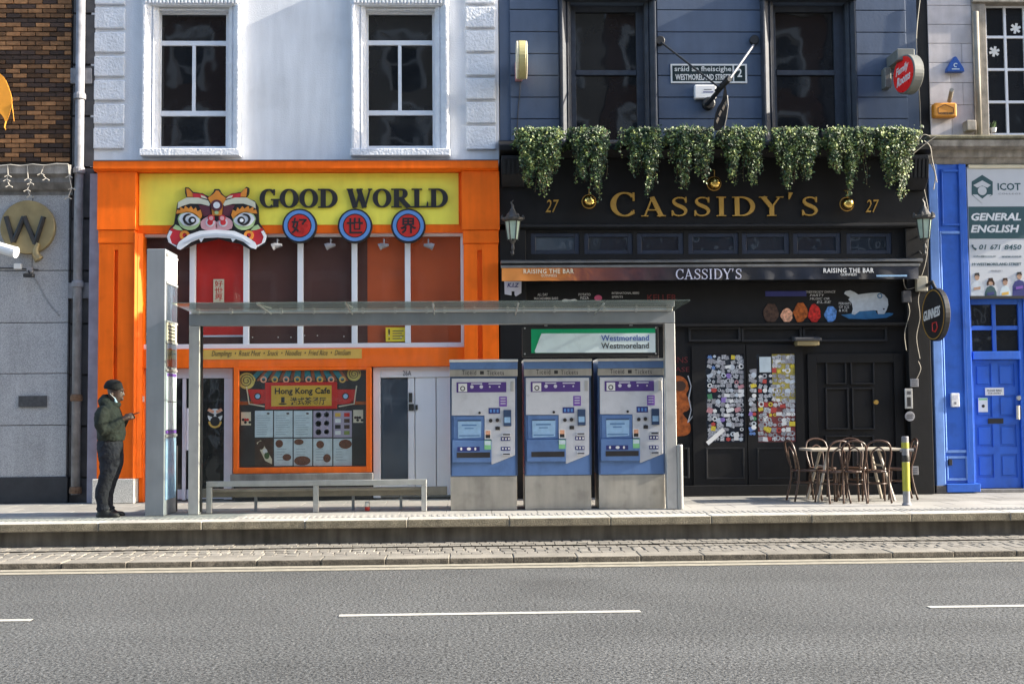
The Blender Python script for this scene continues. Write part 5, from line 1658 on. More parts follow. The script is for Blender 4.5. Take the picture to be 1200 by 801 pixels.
# ================================================================== hanging planters on the pub cornice
def planter(px0, px1, py0, py1, seed, bottoms, label, tone=0.):
    rn = random.Random(seed)
    yc = BF - .28
    x0, x1 = P(px0, 170, yc)[0], P(px1, 170, yc)[0]
    zt, zb = P(px0, py0, yc)[1], P(px0, py1, yc)[1]
    o = thing('hanging_planter', ((x0 + x1) / 2, BF - .1, zfas1 + .17), label, 'plant', 'ivy planters along the pub cornice')
    zc = zfas1 + .165
    MB().box(x0 + .05, x1 - .05, yc - .10, yc + .16, zc, zc + .17).build('trough', 'near_black', o, .008)
    mbs = {k: MB() for k in ('leaf_dark', 'leaf_mid', 'leaf_light')}
    stems = MB()
    W_ = x1 - x0
    def leaf(p, s, key):
        n = Vector((rn.gauss(.25, .5), -1 + rn.gauss(0, .5), rn.gauss(.35, .5))).normalized()
        t = Vector((rn.gauss(0, 1), rn.gauss(0, .5), rn.gauss(-.6, .8)))
        t = (t - n * t.dot(n)).normalized()
        b = n.cross(t)
        mbs[key].add([p - t * s * .5, p + b * s * .42 + n * s * .12 - t * s * .1, p + t * s * .62, p - b * s * .42 + n * s * .12 - t * s * .1], [(0, 1, 2), (0, 2, 3)])
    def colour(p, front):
        # dark and pale clumps; sunlit mound tops are put into the leaf colour
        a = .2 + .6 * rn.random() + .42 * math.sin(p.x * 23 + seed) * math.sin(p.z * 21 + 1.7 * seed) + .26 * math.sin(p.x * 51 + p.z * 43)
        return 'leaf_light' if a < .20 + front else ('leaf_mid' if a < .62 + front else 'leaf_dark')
    # mound on top
    hm = .36
    for k in range(2300):
        u = rn.uniform(-1, 1)
        a = rn.uniform(-.15, math.pi * 1.05)
        rr_ = rn.uniform(.62, 1.02) + .10 * math.sin(u * 9 + seed)
        x = (x0 + x1) / 2 + u * W_ * .5 * (1.0 + .06 * rn.gauss(0, 1))
        ed = math.sqrt(max(0, 1 - abs(u) ** 4))
        y = yc - .02 - .24 * rr_ * math.cos(a) * ed if a < math.pi / 2 else yc - .02 - .22 * rr_ * math.cos(a)
        z = zc + .02 + (hm * rr_ * math.sin(a) - .08) * (.75 + .25 * ed) * (zt - zc) / .32
        cap = zt - .09 + .075 * math.sin(u * 5.1 + seed * 1.3) + .05 * math.sin(u * 11 + seed) - .16 * abs(u) ** 5
        z = min(z, cap + rn.gauss(0, .02))
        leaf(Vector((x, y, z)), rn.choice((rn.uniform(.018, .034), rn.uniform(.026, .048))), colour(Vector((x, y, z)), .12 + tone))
    # hanging strands: a few uneven bunches with gaps between them, and some lone wisps
    bunch = []
    for (bu, bw, bl_) in bottoms:
        bunch.append((bu + rn.uniform(-.08, .08), bw * .42, bl_, 20))
        bunch.append((bu + rn.uniform(-.3, .3), bw * .25, bl_ * rn.uniform(.6, .85), 9))
    for k in range(3):
        bunch.append((rn.uniform(-.95, .95), rn.uniform(.10, .25), rn.uniform(.32, .62), 10))
    bunch.append((0, .55, .36, 34))
    wisps = [(rn.uniform(-.9, .9), .01, rn.uniform(.7, 1.06), 1) for k in range(5)]
    for (bu, bw, bl_, cnt_) in bunch + wisps:
        for k in range(cnt_):
            u = max(-1.02, min(1.02, rn.gauss(bu, bw)))
            ln = bl_ * (1 - .35 * min(1, abs(u - bu) / (bw * 2 + .01))) * rn.choice((rn.uniform(.6, .85), rn.uniform(.82, 1.0), rn.uniform(.9, 1.03)))
            lone = cnt_ == 1
            x = (x0 + x1) / 2 + u * W_ * .48
            y = yc - .16 - rn.uniform(0, .14)
            z = zc + .16
            zend = z - (z - zb) * ln
            pts = []
            drift = (bu - u) * .06 + rn.gauss(0, .03)
            ph_ = rn.uniform(0, 6)
            nst = max(4, int((z - zend) / .032))
            for i in range(nst + 1):
                f = i / nst
                p = Vector((x + drift * f + .02 * math.sin(ph_ + f * 7), y - .05 * math.sin(f * 2.2) + .014 * math.cos(ph_ + f * 9), z + (zend - z) * f))
                pts.append(p)
                for q in range(1 if lone else (4 if f < .7 else 3)):
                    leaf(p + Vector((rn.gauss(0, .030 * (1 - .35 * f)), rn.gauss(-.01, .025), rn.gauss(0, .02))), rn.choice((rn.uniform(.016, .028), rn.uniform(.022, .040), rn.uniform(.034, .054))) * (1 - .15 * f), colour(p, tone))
            stems.tube(pts[::3] + [pts[-1]], .004, 3)
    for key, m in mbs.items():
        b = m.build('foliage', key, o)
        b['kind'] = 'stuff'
    stems.build('vine_stems', 'vine_stem', o)
    # bright new shoots on top
    sh = MB()
    for k in range(9):
        px = (x0 + x1) / 2 + rn.gauss(0, .05)
        sh.add([(px - .012, yc - .05, zt - .05), (px + .012, yc - .05, zt - .05), (px + rn.gauss(0, .06), yc - .05 + rn.gauss(0, .03), zt + rn.uniform(.02, .09))], [(0, 1, 2)])
    sh.build('new_shoots', M('shoot', (.22, .34, .05), .5, var=.2), o)
plab = ['ivy planter beside the orange pilaster trailing two tails over the number 27', 'ivy planter trailing towards a gold ball before the letter C', 'ivy planter trailing over the gold letters CA', 'ivy planter hanging below the white alarm box', 'yellowish ivy planter beside the furled banner', 'ivy planter trailing over the letter Y and apostrophe', 'ivy planter trailing onto the gold ball after the letter S', 'ivy planter beside the red round sign, with a long tail']
pls = [(602, 656, 154, 236, [(-.5, .35, .85), (.25, .4, .97), (.7, .3, .6)]), (660, 713, 155, 238, [(-.2, .35, .78), (.45, .35, 1.0)]), (722, 772, 155, 233, [(-.3, .3, .75), (.4, .4, 1.)]), (777, 832, 150, 226, [(-.3, .5, 1.), (.5, .4, .9)]), (837, 893, 150, 224, [(-.5, .3, .95), (.4, .4, 1.)]), (902, 953, 154, 231, [(-.45, .35, 1.), (.4, .4, .82)]), (957, 1012, 154, 230, [(.2, .3, 1.), (-.4, .4, .72)]), (1017, 1071, 152, 240, [(.1, .5, 1.), (-.4, .3, .8)])]
for i, (a, b, c, d, bt) in enumerate(pls):
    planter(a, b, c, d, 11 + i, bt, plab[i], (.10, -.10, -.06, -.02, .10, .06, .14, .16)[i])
for k, (px, py, lb) in enumerate(((690.5, 235.5, 'polished gold ball hanging just before the big letter C'), (837.5, 214.5, 'polished gold ball hanging above the letters SSI'), (993.5, 238.5, 'polished gold ball hanging between the letter S and 27'))):
    yc = BF - .16
    c0 = P(px, py, yc)
    r_ = .092
    o = thing('gold_ball', (c0[0], BF - .1, c0[1] - r_), lb, 'ball', 'gold balls on the pub fascia')
    b = MB().lathe([(r_ * math.sin(math.pi * i / 16), c0[1] - r_ * math.cos(math.pi * i / 16)) for i in range(17)], c0[0], yc, 24).build('ball', 'gold_ball', o, smooth=True)
    MB().tube([(c0[0] + .105 * math.cos(2 * math.pi * i / 24), yc + .05, c0[1] + .105 * math.sin(2 * math.pi * i / 24)) for i in range(24)], .008, 5, True).build('ring', 'gold', o)
    MB().tube([(c0[0], yc, c0[1] + r_ - .005), (c0[0], yc + .0, c0[1] + r_ + .1), (c0[0], BF, c0[1] + r_ + .14)], .008, 5).build('hook', 'gold', o)

# ================================================================== 5. pale stone house with blue shopfront at the right
rb = thing('stone_house', (9.5, .3, PZ), 'pale stone house with bright blue shopfront and door', 'building')
sx0 = P(1089, 90, 0)[0]
wr = R(1156.5, 4, 1225, 158, 0)
zc1 = P(1140, 161, -.3)[1]
hw = MB()
rwall = wall_holes(sx0, 11.5, zc1 - .3, ZT, [(wr[0], wr[0] + 1.15, wr[2], wr[3])], 0.015, .35).build('wall', 'stone_joint', rb, weld=True)
MB().box(sx0, 11.5, .9, 6, PZ, ZT).build('room', 'room', rb)
jy = [-40, -17, 6.5, 28.8, 51, 73.5, 97, 123, 160]
xe = P(1140.5, 90, 0)[0]
for i, (a, b) in enumerate(zip(jy[:-1], jy[1:])):
    z1, z0 = P(1115, a, 0)[1], P(1115, b, 0)[1]
    xm = P(1114 if i % 2 else 1128, 90, 0)[0]
    for x0, x1 in ((sx0, xm), (xm, xe)) if i > 3 else ((sx0, xe),):
        MB().box(x0 + .002, x1 - .002, 0, .03, z0 + .003, z1 - .003).build('stone_block', 'stone_pale', rwall, .004)
# black rainwater gap with pipe between pub and stone house
MB().box(P(1076.5, 90, .02)[0], sx0 - .002, .02, .4, zc1 - .2, ZT).build('gap_board', 'pub_black', rb)
# window surround
MB().box(xe, wr[0], -.02, .3, wr[2] - .05, ZT).build('window_jamb', 'stone_weathered', rwall, .008)
MB().box(xe, 11.4, -.06, .3, P(1180, 4, 0)[1], ZT - .5).build('window_head', 'stone_weathered', rwall, .008)
xp = P(1146, 90, -.1)[0]
MB().tube([(xp, -.09, zc1 + .05), (xp, -.09, P(1146, 14, -.09)[1])], .042, 10).build('waste_pipe', 'cable_pale', rb, smooth=True)
MB().box(P(1131, 150, -.1)[0], P(1142, 150, -.1)[0], -.18, 0, P(1136, 154, -.1)[1], P(1136, 142, -.1)[1]).build('hopper', 'stone_weathered', rb, .01)
Y = .12
fr = MB()
gx = [P(a, 90, Y)[0] for a in (1156.5, 1158, 1178, 1181, 1201, 1204)]
gz = [P(1178, a, Y)[1] for a in (7, 9, 42, 45, 80, 83, 118, 121, 156, 160)]
x_end = wr[0] + 1.15
fr.box(gx[0], gx[1], Y, Y + .06, gz[-1], gz[0])
fr.box(gx[2], gx[3], Y, Y + .06, gz[-1], gz[0])
fr.box(gx[4], gx[5], Y, Y + .06, gz[-1], gz[0])
fr.box(x_end - .03, x_end, Y, Y + .06, gz[-1], gz[0])
for i in range(0, 10, 2):
    fr.box(gx[0], x_end, Y + .003, Y + .057, gz[i + 1], gz[i])
sw = fr.build('window', 'upvc', rb, .003)
for xa, xb in ((gx[1], gx[2]), (gx[3], gx[4]), (gx[5], x_end - .03)):
    for i in range(1, 9, 2):
        MB().box(xa, xb, Y + .03, Y + .04, gz[i + 1], gz[i]).build('pane', 'window_glass', sw)
for px, py in ((1191, 33), (1166, 60)):
    c0 = P(px, py, Y)
    m = MB()
    for k in range(3):
        a = math.pi * k / 3 + .3
        dx, dz = math.cos(a) * .085, math.sin(a) * .085
        nx, nz = -math.sin(a) * .02, math.cos(a) * .02
        m.poly([(c0[0] + dx + nx, c0[1] + dz + nz), (c0[0] - dx + nx, c0[1] - dz + nz), (c0[0] - dx - nx, c0[1] - dz - nz), (c0[0] + dx - nx, c0[1] + dz - nz)], Y + .024 - k * .0005, Y + .028)
    m.disc(*c0, .04, Y + .022, Y + .028, 10)
    m.build('paper_snowflake', 'paper', sw)
c0 = P(1162, 151, Y)
MB().lathe([(.04, c0[1] - .07), (.055, c0[1])], c0[0], Y - .06, 10).build('flower_pot', 'paper', sw)
pm = MB()
for k in range(14):
    a = k * 2.4
    pm.tube([(c0[0], Y - .06, c0[1]), (c0[0] + .05 * math.cos(a), Y - .06 + .03 * math.sin(a), c0[1] + .05 + .03 * (k % 3))], [.01, .003], 4)
pm.build('pot_leaves', 'leaf_mid', sw)
# cornice of the blue shop
cx0 = P(1086, 175, -.3)[0]
z0 = P(1140, 190, -.3)[1]
MB().prismx([(0, z0), (-.14, z0), (-.18, z0 + .08), (-.22, z0 + .10), (-.24, z0 + .20), (-.36, z0 + .24), (-.38, z0 + .33), (0, zc1 + .02)], cx0, 11.5).build('cornice', 'stone_weathered', rb)
MB().box(cx0 - .01, 11.5, -.40, 0.014, zc1 - .05, zc1 + .02).build('cornice_moss', 'stone_moss', rb, .02)
# blue pilaster
BY = -.16
ztop = z0 - .003
zpb = P(1115, 566, BY)[1]
X = lambda a, yy=BY: P(a, 380, yy)[0]
MB().box(X(1092), X(1103), BY - .02, 0, PZ + .02, ztop).build('edge_board', 'door_blue_light', rb, .01)
MB().box(X(1103) + .002, X(1135.5), BY + .02, 0, zpb, ztop).build('pilaster', 'door_blue', rb, .005)
def moulding(rect, Y, w_, mat='door_blue', lmat='door_blue'):
    r = R(*rect, Y)
    pr_ = .03
    m = MB()
    for (xa, xb) in ((r[0], r[0] + w_), (r[1] - w_, r[1])):
        m.prismz([(xa, Y + .02), (xa + w_ * .1, Y - pr_ * .6), (xa + w_ * .5, Y - pr_), (xb - w_ * .1, Y - pr_ * .4), (xb, Y + .02)], r[2], r[3])
    m.box(r[0] + w_, r[1] - w_, Y - pr_ * .7, Y + .02, r[3] - w_, r[3])
    m.box(r[0] + w_, r[1] - w_, Y - pr_ * .7, Y + .02, r[2], r[2] + w_)
    return m.build('panel_moulding', mat, rb)
moulding((1102.5, 199, 1127.5, 264.5), BY + .019, .035)
moulding((1103.5, 271, 1133, 530), BY + .019, .04, 'door_blue_light')
moulding((1108.5, 534, 1134, 562.5), BY + .019, .035, 'door_blue_light')
MB().box(X(1128), X(1137), BY - .01, 0, P(1130, 566, BY)[1], ztop).build('edge_board', 'door_blue', rb, .008)
MB().box(X(1103), X(1142), BY - .05, 0, PZ + .015, zpb - .003).build('pilaster_base', 'door_blue', rb, .008)
MB().box(X(1091), X(1103) - .003, BY - .04, 0, PZ, PZ + .12).build('drain_shoe', 'dark_stone', rb, .006)
o = boxp('door_intercom', (1115, 460.5, 1124.5, 476.5), BY - .03, BY + .02, 'white_metal', None, .006)
tag(o, 'white door intercom on the blue pilaster', 'intercom')
boxp('speaker_grille', (1117, 463, 1122.5, 468), BY - .032, BY - .029, 'frame_lilac', o)
boxp('call_button', (1118.5, 470.5, 1121, 473.5), BY - .034, BY - .029, 'pipe_grey', o)
o = boxp('lock_plate', (1112, 538, 1116, 545), BY - .02, BY + .02, 'near_black', rb, .003)
# backing wall above door, fanlight, door
DB = -.02
xd0, xd1 = P(1136, 450, DB)[0], 11.5
xdr = P(1200, 450, DB)[0]
z_f1, z_f0 = P(1168, 350, DB)[1], P(1168, 413, DB)[1]
MB().box(xd0, 11.5, DB + .03, .4, z_f1, ztop).build('fascia', 'door_blue', rb)
fr = MB()
fa = [P(a, 380, DB)[0] for a in (1136, 1138.5, 1163, 1167.5, 1193.5, 1199)]
fz = [P(1168, a, DB)[1] for a in (350, 356.5, 381.5, 386.5, 411.5, 421)]
fr.box(fa[0], fa[1], DB, DB + .1, PZ + .05, fz[0])
fr.box(fa[4], fa[5], DB, DB + .1, PZ + .05, fz[0])
fr.box(fa[1], fa[4], DB + .002, DB + .1, fz[1], fz[0])
fr.box(fa[1], fa[4], DB - .03, DB + .1, fz[5], fz[4])
fr.box(fa[2], fa[3], DB + .01, DB + .06, fz[4], fz[1])
fr.box(fa[1], fa[4], DB + .014, DB + .056, fz[3], fz[2])
fan = fr.build('fanlight', 'door_blue', rb, .005)
for xa, xb in ((fa[1], fa[2]), (fa[3], fa[4])):
    for za, zb_ in ((fz[2], fz[1]), (fz[4], fz[3])):
        MB().box(xa, xb, DB + .04, DB + .046, za, zb_).build('pane', 'door_glass', fan)
MB().box(fa[5] + .002, 11.5, DB - .02, .4, PZ, z_f1 - .003).build('shop_panel', 'door_blue', rb, .006)
DD = DB + .05
dr = MB().box(fa[1] + .005, fa[4] - .005, DD + .018, DD + .06, PZ + .06, fz[5] - .006).build('door', 'door_blue', rb, .003)
dm = MB()
# stiles and rails around the eight panels
px_c = ((1142, 1161.5), (1169, 1189))
py_c = ((426, 452.5), (463, 488.5), (497.5, 523.5), (532, 559.5))
hol = [R(a, c, b, d, DD) for (a, b) in px_c for (c, d) in py_c]
ux = [(hol[0][0], hol[0][1]), (hol[4][0], hol[4][1])]
uz = [(h[2], h[3]) for h in hol[:4]]
hol = [(a, b, c, d) for a, b in ux for c, d in uz]
wall_holes(fa[1] + .005, fa[4] - .005, PZ + .06, fz[5] - .006, hol, DD, DD + .018).build('door_frame', 'door_blue', dr, weld=True)
for h in hol:
    MB().box(h[0] + .035, h[1] - .035, DD + .004, DD + .02, h[2] + .035, h[3] - .035).build('door_panel', 'door_blue', dr, .012)
boxp('letter_box', (1158, 490, 1176, 496), DD - .012, DD, 'near_black', dr, .003)
boxp('door_plaque', (1154.5, 454, 1176.5, 463), DD - .008, DD, 'white_metal', dr, .002)
lettering('PLEASE RING', (1157, 456, 1174, 458.5), DD - .0085, 'ink_soft', dr)
lettering('FOR ENTRY', (1158, 459.5, 1173, 461.5), DD - .0085, 'ink_soft', dr)
boxp('door_notice', (1146.5, 466, 1157.5, 482.5), DD - .006, DD, 'paper', dr)
boxp('notice_stripe', (1147, 466.5, 1157, 468.5), DD - .008, DD - .005, 'sticker_green', dr)
MB().disc(*P(1152, 475.5, DD), .025, DD - .008, DD - .005, 12).build('notice_mark', 'ink', dr)
MB().tube([p3(1193, 475, DD - .05), p3(1193.2, 491, DD - .05)], .028, 8).build('door_handle', 'paper_cream', dr)
c0 = P(1193, 466, DD)
MB().disc(*c0, .04, DD - .05, DD, 14).build('door_knob', 'steel', dr, .01)
MB().box(xd0, fa[5], DB - .06, .3, PZ - .001, PZ + .05).build('door_step', 'granite_trim', rb, .006)
# red and white rag hanging at the fanlight corner
# poster banner
PYb = BY + .01
o = thing('school_banner', p3(1168, 347, PYb), 'tall white and dark teal school banner reading ICOT and GENERAL ENGLISH', 'banner')
pbx = R(1135, 195.5, 1213, 347.5, PYb)
MB().rect(pbx, PYb, DB + .03).build('banner_sheet', 'poster_white', o, .003)
boxp('top_rail', (1135, 193, 1213, 197), PYb - .02, PYb + .02, 'paper_cream', o, .003)
boxp('bottom_rail', (1137, 346.5, 1213, 350), PYb - .01, PYb + .04, 'near_black', o, .003)
Qy = PYb - .001
boxp('teal_band', (1135.3, 242, 1213, 279.5), Qy - .002, Qy + .001, 'poster_teal', o)
lettering('GENERAL', (1138, 249.5, 1196.5, 258.5), Qy - .002, 'poster_text', o, bold=.035, shear=.2)
lettering('ENGLISH', (1137.5, 263.5, 1194.5, 272.5), Qy - .002, 'poster_text', o, bold=.035, shear=.2)
lettering('ICOT', (1169, 214.5, 1196, 223), Qy, 'poster_teal', o, bold=.02)
lettering('COLLEGE', (1170, 226, 1196, 228), Qy, 'pipe_grey', o, spacing=1.4)
hexp = [(1151 + 14.2 * math.sin(math.pi / 3 * k), 220.5 - 15.5 * math.cos(math.pi / 3 * k)) for k in range(6)]
MB().poly(PP(hexp, Qy), Qy - .002, Qy + .001).build('emblem', 'poster_teal', o)
MB().poly(PP([(1140.5, 217), (1151, 211.5), (1161, 217), (1157, 220), (1151, 217.5), (1145, 220)], Qy), Qy - .004, Qy).build('emblem_cap', 'poster_white', o)
MB().disc(*P(1151, 223.5, Qy), .07, Qy - .0035, Qy, 18).build('emblem_head', 'poster_white', o)
MB().poly(PP([(1139.5, 228), (1145, 228), (1151, 233), (1157, 228), (1162, 228), (1151, 238.5)], Qy), Qy - .0045, Qy).build('emblem_collar', 'poster_white', o)
for tx, a, b in (('01', 1147.5, 1156), ('671', 1160.5, 1172.5), ('8450', 1177, 1197)):
    lettering(tx, (a, 286.5, b, 292.5), Qy, 'poster_teal', o, bold=.015, shear=.2)
MB().tube([p3(1139.5, 286.8, Qy - .003), p3(1140.5, 290, Qy - .003), p3(1144, 292.3, Qy - .003)], [.016, .009, .016], 6).build('phone_mark', 'poster_teal', o)
lettering('info@icot.ie', (1141, 299, 1167, 301.5), Qy, 'poster_teal', o)
lettering('www.icot.ie', (1174, 299, 1197, 301.5), Qy, 'poster_teal', o)
lettering('19 WESTMORELAND STREET', (1139.5, 307.8, 1197, 311), Qy, 'poster_teal', o, bold=.01)
lettering('DUBLIN 2', (1162, 316.3, 1175, 318), Qy, 'pipe_grey', o)
skin_p, shirt = M('print_skin', (.40, .25, .17), .7, var=.15), None
for k, (px, top_, wd, sm, hm) in enumerate(((1145, 320, 7.5, 'mural_white', 'ink'), (1161, 326, 7, 'poster_teal', 'wood_dark'), (1178, 326, 6.5, 'sign_pale', 'wood_dark'), (1194.5, 319, 8, 'navy', 'ink'))):
    yy = Qy - .002 - k * .0004
    body = [(px - wd, 346.5), (px - wd * .95, top_ + 16), (px - wd * .6, top_ + 10.5), (px, top_ + 8.5), (px + wd * .6, top_ + 10.5), (px + wd * .95, top_ + 16), (px + wd, 346.5)]
    MB().poly(PP(body, yy), yy, Qy + .001).build('printed_figure', sm, o)
    MB().disc(*P(px, top_ + 4.5, yy), .037, yy - .002, Qy, 14, rz=.05).build('printed_head', skin_p, o)
    if k == 1:
        MB().ring(*P(px, top_ + 6, yy), .036, .062, yy - .003, Qy, 14, -.6, math.pi + .6).build('printed_hair', hm, o)
    MB().poly(PP([(px - 3, top_ + 3.5), (px - 2.4, top_ - .2), (px + 2.2, top_ - .6), (px + 3, top_ + 3.5), (px, top_ + 1.8)], yy), yy - .004, Qy).build('printed_hair', hm, o)
    MB().poly(PP([(px - 4, top_ + 17), (px + 4, top_ + 15.5), (px + 4, top_ + 19), (px - 4, top_ + 20)], yy), yy - .003, Qy).build('printed_book', ('print_skin', 'navy', 'ochre', 'violet')[k], o)
# alarm boxes
ay = -.10
o = thing('alarm_sign', p3(1120, 84, ay), 'blue triangular alarm box on pale stone wall', 'alarm box')
MB().poly(PP([(1109.8, 84), (1130.5, 84), (1129.8, 80), (1121, 66.2), (1118.6, 66.2), (1110.2, 80)], ay), ay, .0).build('case', 'alarm_blue', o, .008)
MB().ring(*P(1120, 76.5, ay), .022, .034, ay - .004, ay, 14, .6, 5.2).build('emblem', 'sign_pale', o)
boxp('printed_line', (1115.5, 80.5, 1124.5, 81.5), ay - .003, ay, 'sign_pale', o)
o = thing('alarm_bell_box', p3(1108, 137, ay), 'orange rounded alarm box with house outline on pale stone wall', 'alarm box')
boxp('case', (1095, 120.3, 1121.5, 137), ay - .04, .0, 'alarm_orange', o, .02)
ln = [p3(1099.5, 132, ay - .041), p3(1099.5, 126.5, ay - .041), p3(1107.5, 122.5, ay - .041), p3(1117.5, 126.5, ay - .041), p3(1117.5, 132, ay - .041)]
MB().tube(ln, .006, 5).build('house_mark', 'wood_dark', o)
lettering('HOUSEGUARD', (1100, 131.5, 1118, 134.3), ay - .041, 'ink', o, bold=.02)
o = top('wall_vent_tube', MB().tube([p3(1112.5, 118.5, -.03), p3(1114, 112, -.16), p3(1115.3, 105.5, -.3)], .035, 10), 'cable_pale', 'short beige pipe stub poking from the stone above the orange box', 'pipe', p3(1113, 118, -.02))
# ================================================================== 6. tram stop
SY = -2.60
# ---- shelter
sh = thing('tram_shelter', (-.5, SY, PZ), 'long steel framed tram shelter with sloping glass roof', 'shelter')
xl0, xl1 = P(221, 480, SY)[0], P(233.5, 480, SY)[0]
xr0, xr1 = P(780.5, 480, SY)[0], P(792.5, 480, SY)[0]
zb1, zb0 = P(500, 366, SY)[1], P(500, 380, SY)[1]
for a, b in ((xl0, xl1), (xr0, xr1)):
    p = MB().box(a, b, SY, SY + .16, PZ, zb0 - .002).build('post', 'steel', sh, .006)
MB().box(xl0, xr1, SY, SY + .16, zb0, zb1).build('beam', 'steel_dull', sh, .006)
MB().box(xl0 + .03, xr1 - .03, SY - .02, SY + .10, zb1 + .001, zb1 + .03).build('glazing_rail', 'silver', sh, .004)
# roof panes slope up towards the track
zt_front = P(500, 354, SY - 1.0)[1]
gx0, gx1 = P(200.5, 355, SY - 1.0)[0], P(809.5, 353, SY - 1.0)[0]
npane = 6
for i in range(npane):
    a = gx0 + (gx1 - gx0) * i / npane + .004
    b = gx0 + (gx1 - gx0) * (i + 1) / npane - .004
    MB().prismx([(SY - 1.0, zt_front), (SY - 1.0, zt_front + .014), (SY + .35, zb1 + .044 - (zt_front - zb1 - .03) * .35), (SY + .35, zb1 + .03 - (zt_front - zb1 - .03) * .35)], a, b).build('roof_pane', 'glass_canopy', sh)
for px in (232, 270, 309, 329, 367, 406, 425, 463, 500, 521, 556, 595, 614, 650, 690, 708, 746, 783):
    c0 = P(px, 369, SY - .05)
    MB().tube([(c0[0], SY - .06, zb1 + .012), (c0[0], SY + .02, zb1 + .012)], .024, 8).build('glass_clamp', 'silver', sh)
for px0, px1 in ((301, 318), (405, 413), (507, 509), (607.5, 604), (708, 697)):
    a = P(px0, 355.5, SY - .9)
    b = P(px1, 368, SY)
    MB().tube([(a[0], SY - .9, a[1]), (b[0], SY, b[1])], .012, 6).build('roof_strut', 'silver', sh)
# glazed back screen between the left post and the machines
xg = P(526, 480, SY + .09)[0]
for a, b in ((xl1 + .02, (xl1 + xg) / 2 - .006), ((xl1 + xg) / 2 + .006, xg)):
    MB().box(a, b, SY + .08, SY + .092, PZ + .12, zb0 - .01).build('screen_pane', 'glass_clear', sh)
MB().box(xl1 + .003, xl1 + .022, SY + .05, SY + .12, PZ + .03, zb0 - .004).build('screen_gasket', 'near_black', sh)
for px in (296, 326, 341, 357, 372, 403, 456, 470):
    c0 = P(px, 393 + (px % 3), SY + .078)
    MB().disc(*c0, .008, SY + .077, SY + .0795, 8).build('screen_dot', 'paper', sh)
MB().box(xr0 - .10, xr0 + .04, SY + .83, SY + .93, PZ, zb0 - .003).build('cable_duct', 'near_black', sh, .004)
# ---- station name sign hung under the beam
ny = SY + .02
sn = thing('station_name_sign', p3(691, 417, ny), 'hanging tram stop sign with green corner reading Westmoreland', 'sign')
boxp('case', (612, 382, 771.5, 417.5), ny, ny + .10, 'near_black', sn, .006)
fr_ = R(612, 382, 771.5, 417.5, ny)
boxp('green_field', (622.5, 385, 768, 413), ny - .004, ny + .001, 'sign_green', sn)
MB().poly(PP([(634.5, 390.5), (768, 390.2), (768, 412.8), (627.5, 413.2), (626.5, 411.5)], ny - .005), ny - .007, ny - .003).build('pale_field', 'sign_pale', sn)
lettering('Westmoreland', (704.5, 392.3, 760.5, 399.2), ny - .0075, 'sign_blue_text', sn, bold=.008)
lettering('Westmoreland', (704.5, 401.2, 760.5, 408.2), ny - .0075, 'ink', sn, bold=.008)
for a, b in ((615, 384.5), (768.5, 384), (615, 414.5), (768.5, 414)):
    MB().disc(*P(a, b, ny), .012, ny - .008, ny, 8).build('screw', 'silver', sn)
for px in (640, 740):
    MB().box(P(px, 381, ny)[0] - .02, P(px, 381, ny)[0] + .02, ny + .02, ny + .06, fr_[3] - .005, zb0 + .004).build('hanger', 'steel_dull', sn)
# ---- ticket machines
TY = -2.42
tm = thing('ticket_machine', (P(566.5, 590, TY)[0], TY + .3, PZ), 'blue and grey ticket machine beside the white street door', 'ticket machine', 'ticket machines in the shelter')
def tb(name, rect, f, bk, mat, par=tm, bev=0.):
    return boxp(name, rect, TY + f, TY + bk, mat, par, bev, meas=TY)
zpl = P(566, 557.5, TY)[1]
r = R(527.5, 421.5, 606, 557, TY)
MB().box(r[0], r[1], TY + .02, TY + .62, zpl, r[3]).build('cabinet', 'machine_blue', tm, .008)
r2 = R(528, 557.5, 606, 597, TY)
MB().box(r2[0], r2[1], TY + .03, TY + .6, PZ, zpl - .004).build('plinth', 'steel_warm', tm, .004)
tb('top_cap', (526.5, 421, 607, 424), -.03, .6, 'paper', bev=.006)
tb('header', (527, 424.2, 606.5, 432.4), -.02, .1, 'machine_blue', bev=.004)
hb = tb('header_band', (527, 432.6, 606.5, 440.8), -.012, .1, 'steel_warm', bev=.003)
lettering('Ticéid', (541.5, 433.5, 558, 439), TY - .0125, 'slot_dark', hb, spacing=1.25)
lettering('Tickets', (570.5, 434, 590.5, 439.2), TY - .0125, 'slot_dark', hb, spacing=1.25)
boxp('ticket_mark', (562.5, 434.5, 567, 438.5), TY - .0135, TY - .012, 'slot_dark', hb)
tb('dark_reveal', (527.8, 441, 606, 443), .0, .05, 'machine_edge')
pn_ = MB().poly(PP([(529.3, 443), (603.5, 443), (603.5, 533), (577.5, 543.5), (576, 543.5), (576, 515), (567.8, 508), (567.8, 486.5), (529.3, 486.5)], TY), TY + .0, TY + .03).build('front_panel', 'machine_pale', tm, .004)
tb('side_edge', (527.6, 443, 529.1, 556.5), .01, .05, 'machine_edge')
tb('side_edge', (604, 443, 606, 556.5), .01, .05, 'machine_edge')
rec = tb('screen_bezel', (531.5, 487.5, 567.5, 515), .008, .03, 'machine_blue', bev=.003)
MB().poly(PP([(536.5, 492.3), (564, 492.3), (563.6, 512), (537, 513.5)], TY + .004), TY + .003, TY + .02).build('screen', 'screen_blue', tm)
tb('screen_frame', (536.5, 491.8, 563.6, 493.2), .0, .02, 'machine_edge')
for k, (a, b, c, d) in enumerate(((541, 497, 558.5, 498.7), (544.5, 501, 555, 502.2), (538, 509.5, 562, 510.8))):
    tb('screen_text', (a, b, c, d), .0015, .004, 'screen_line')
lo = MB().poly(PP([(530, 515.5), (567.5, 515.5), (576, 517), (576, 541.5), (530, 541.5)], TY - .03), TY - .03, TY + .02).build('ticket_tray_housing', 'machine_blue', tm, .006)
tb('instruction_strip', (536, 523, 562, 528.3), -.033, -.029, 'navy')
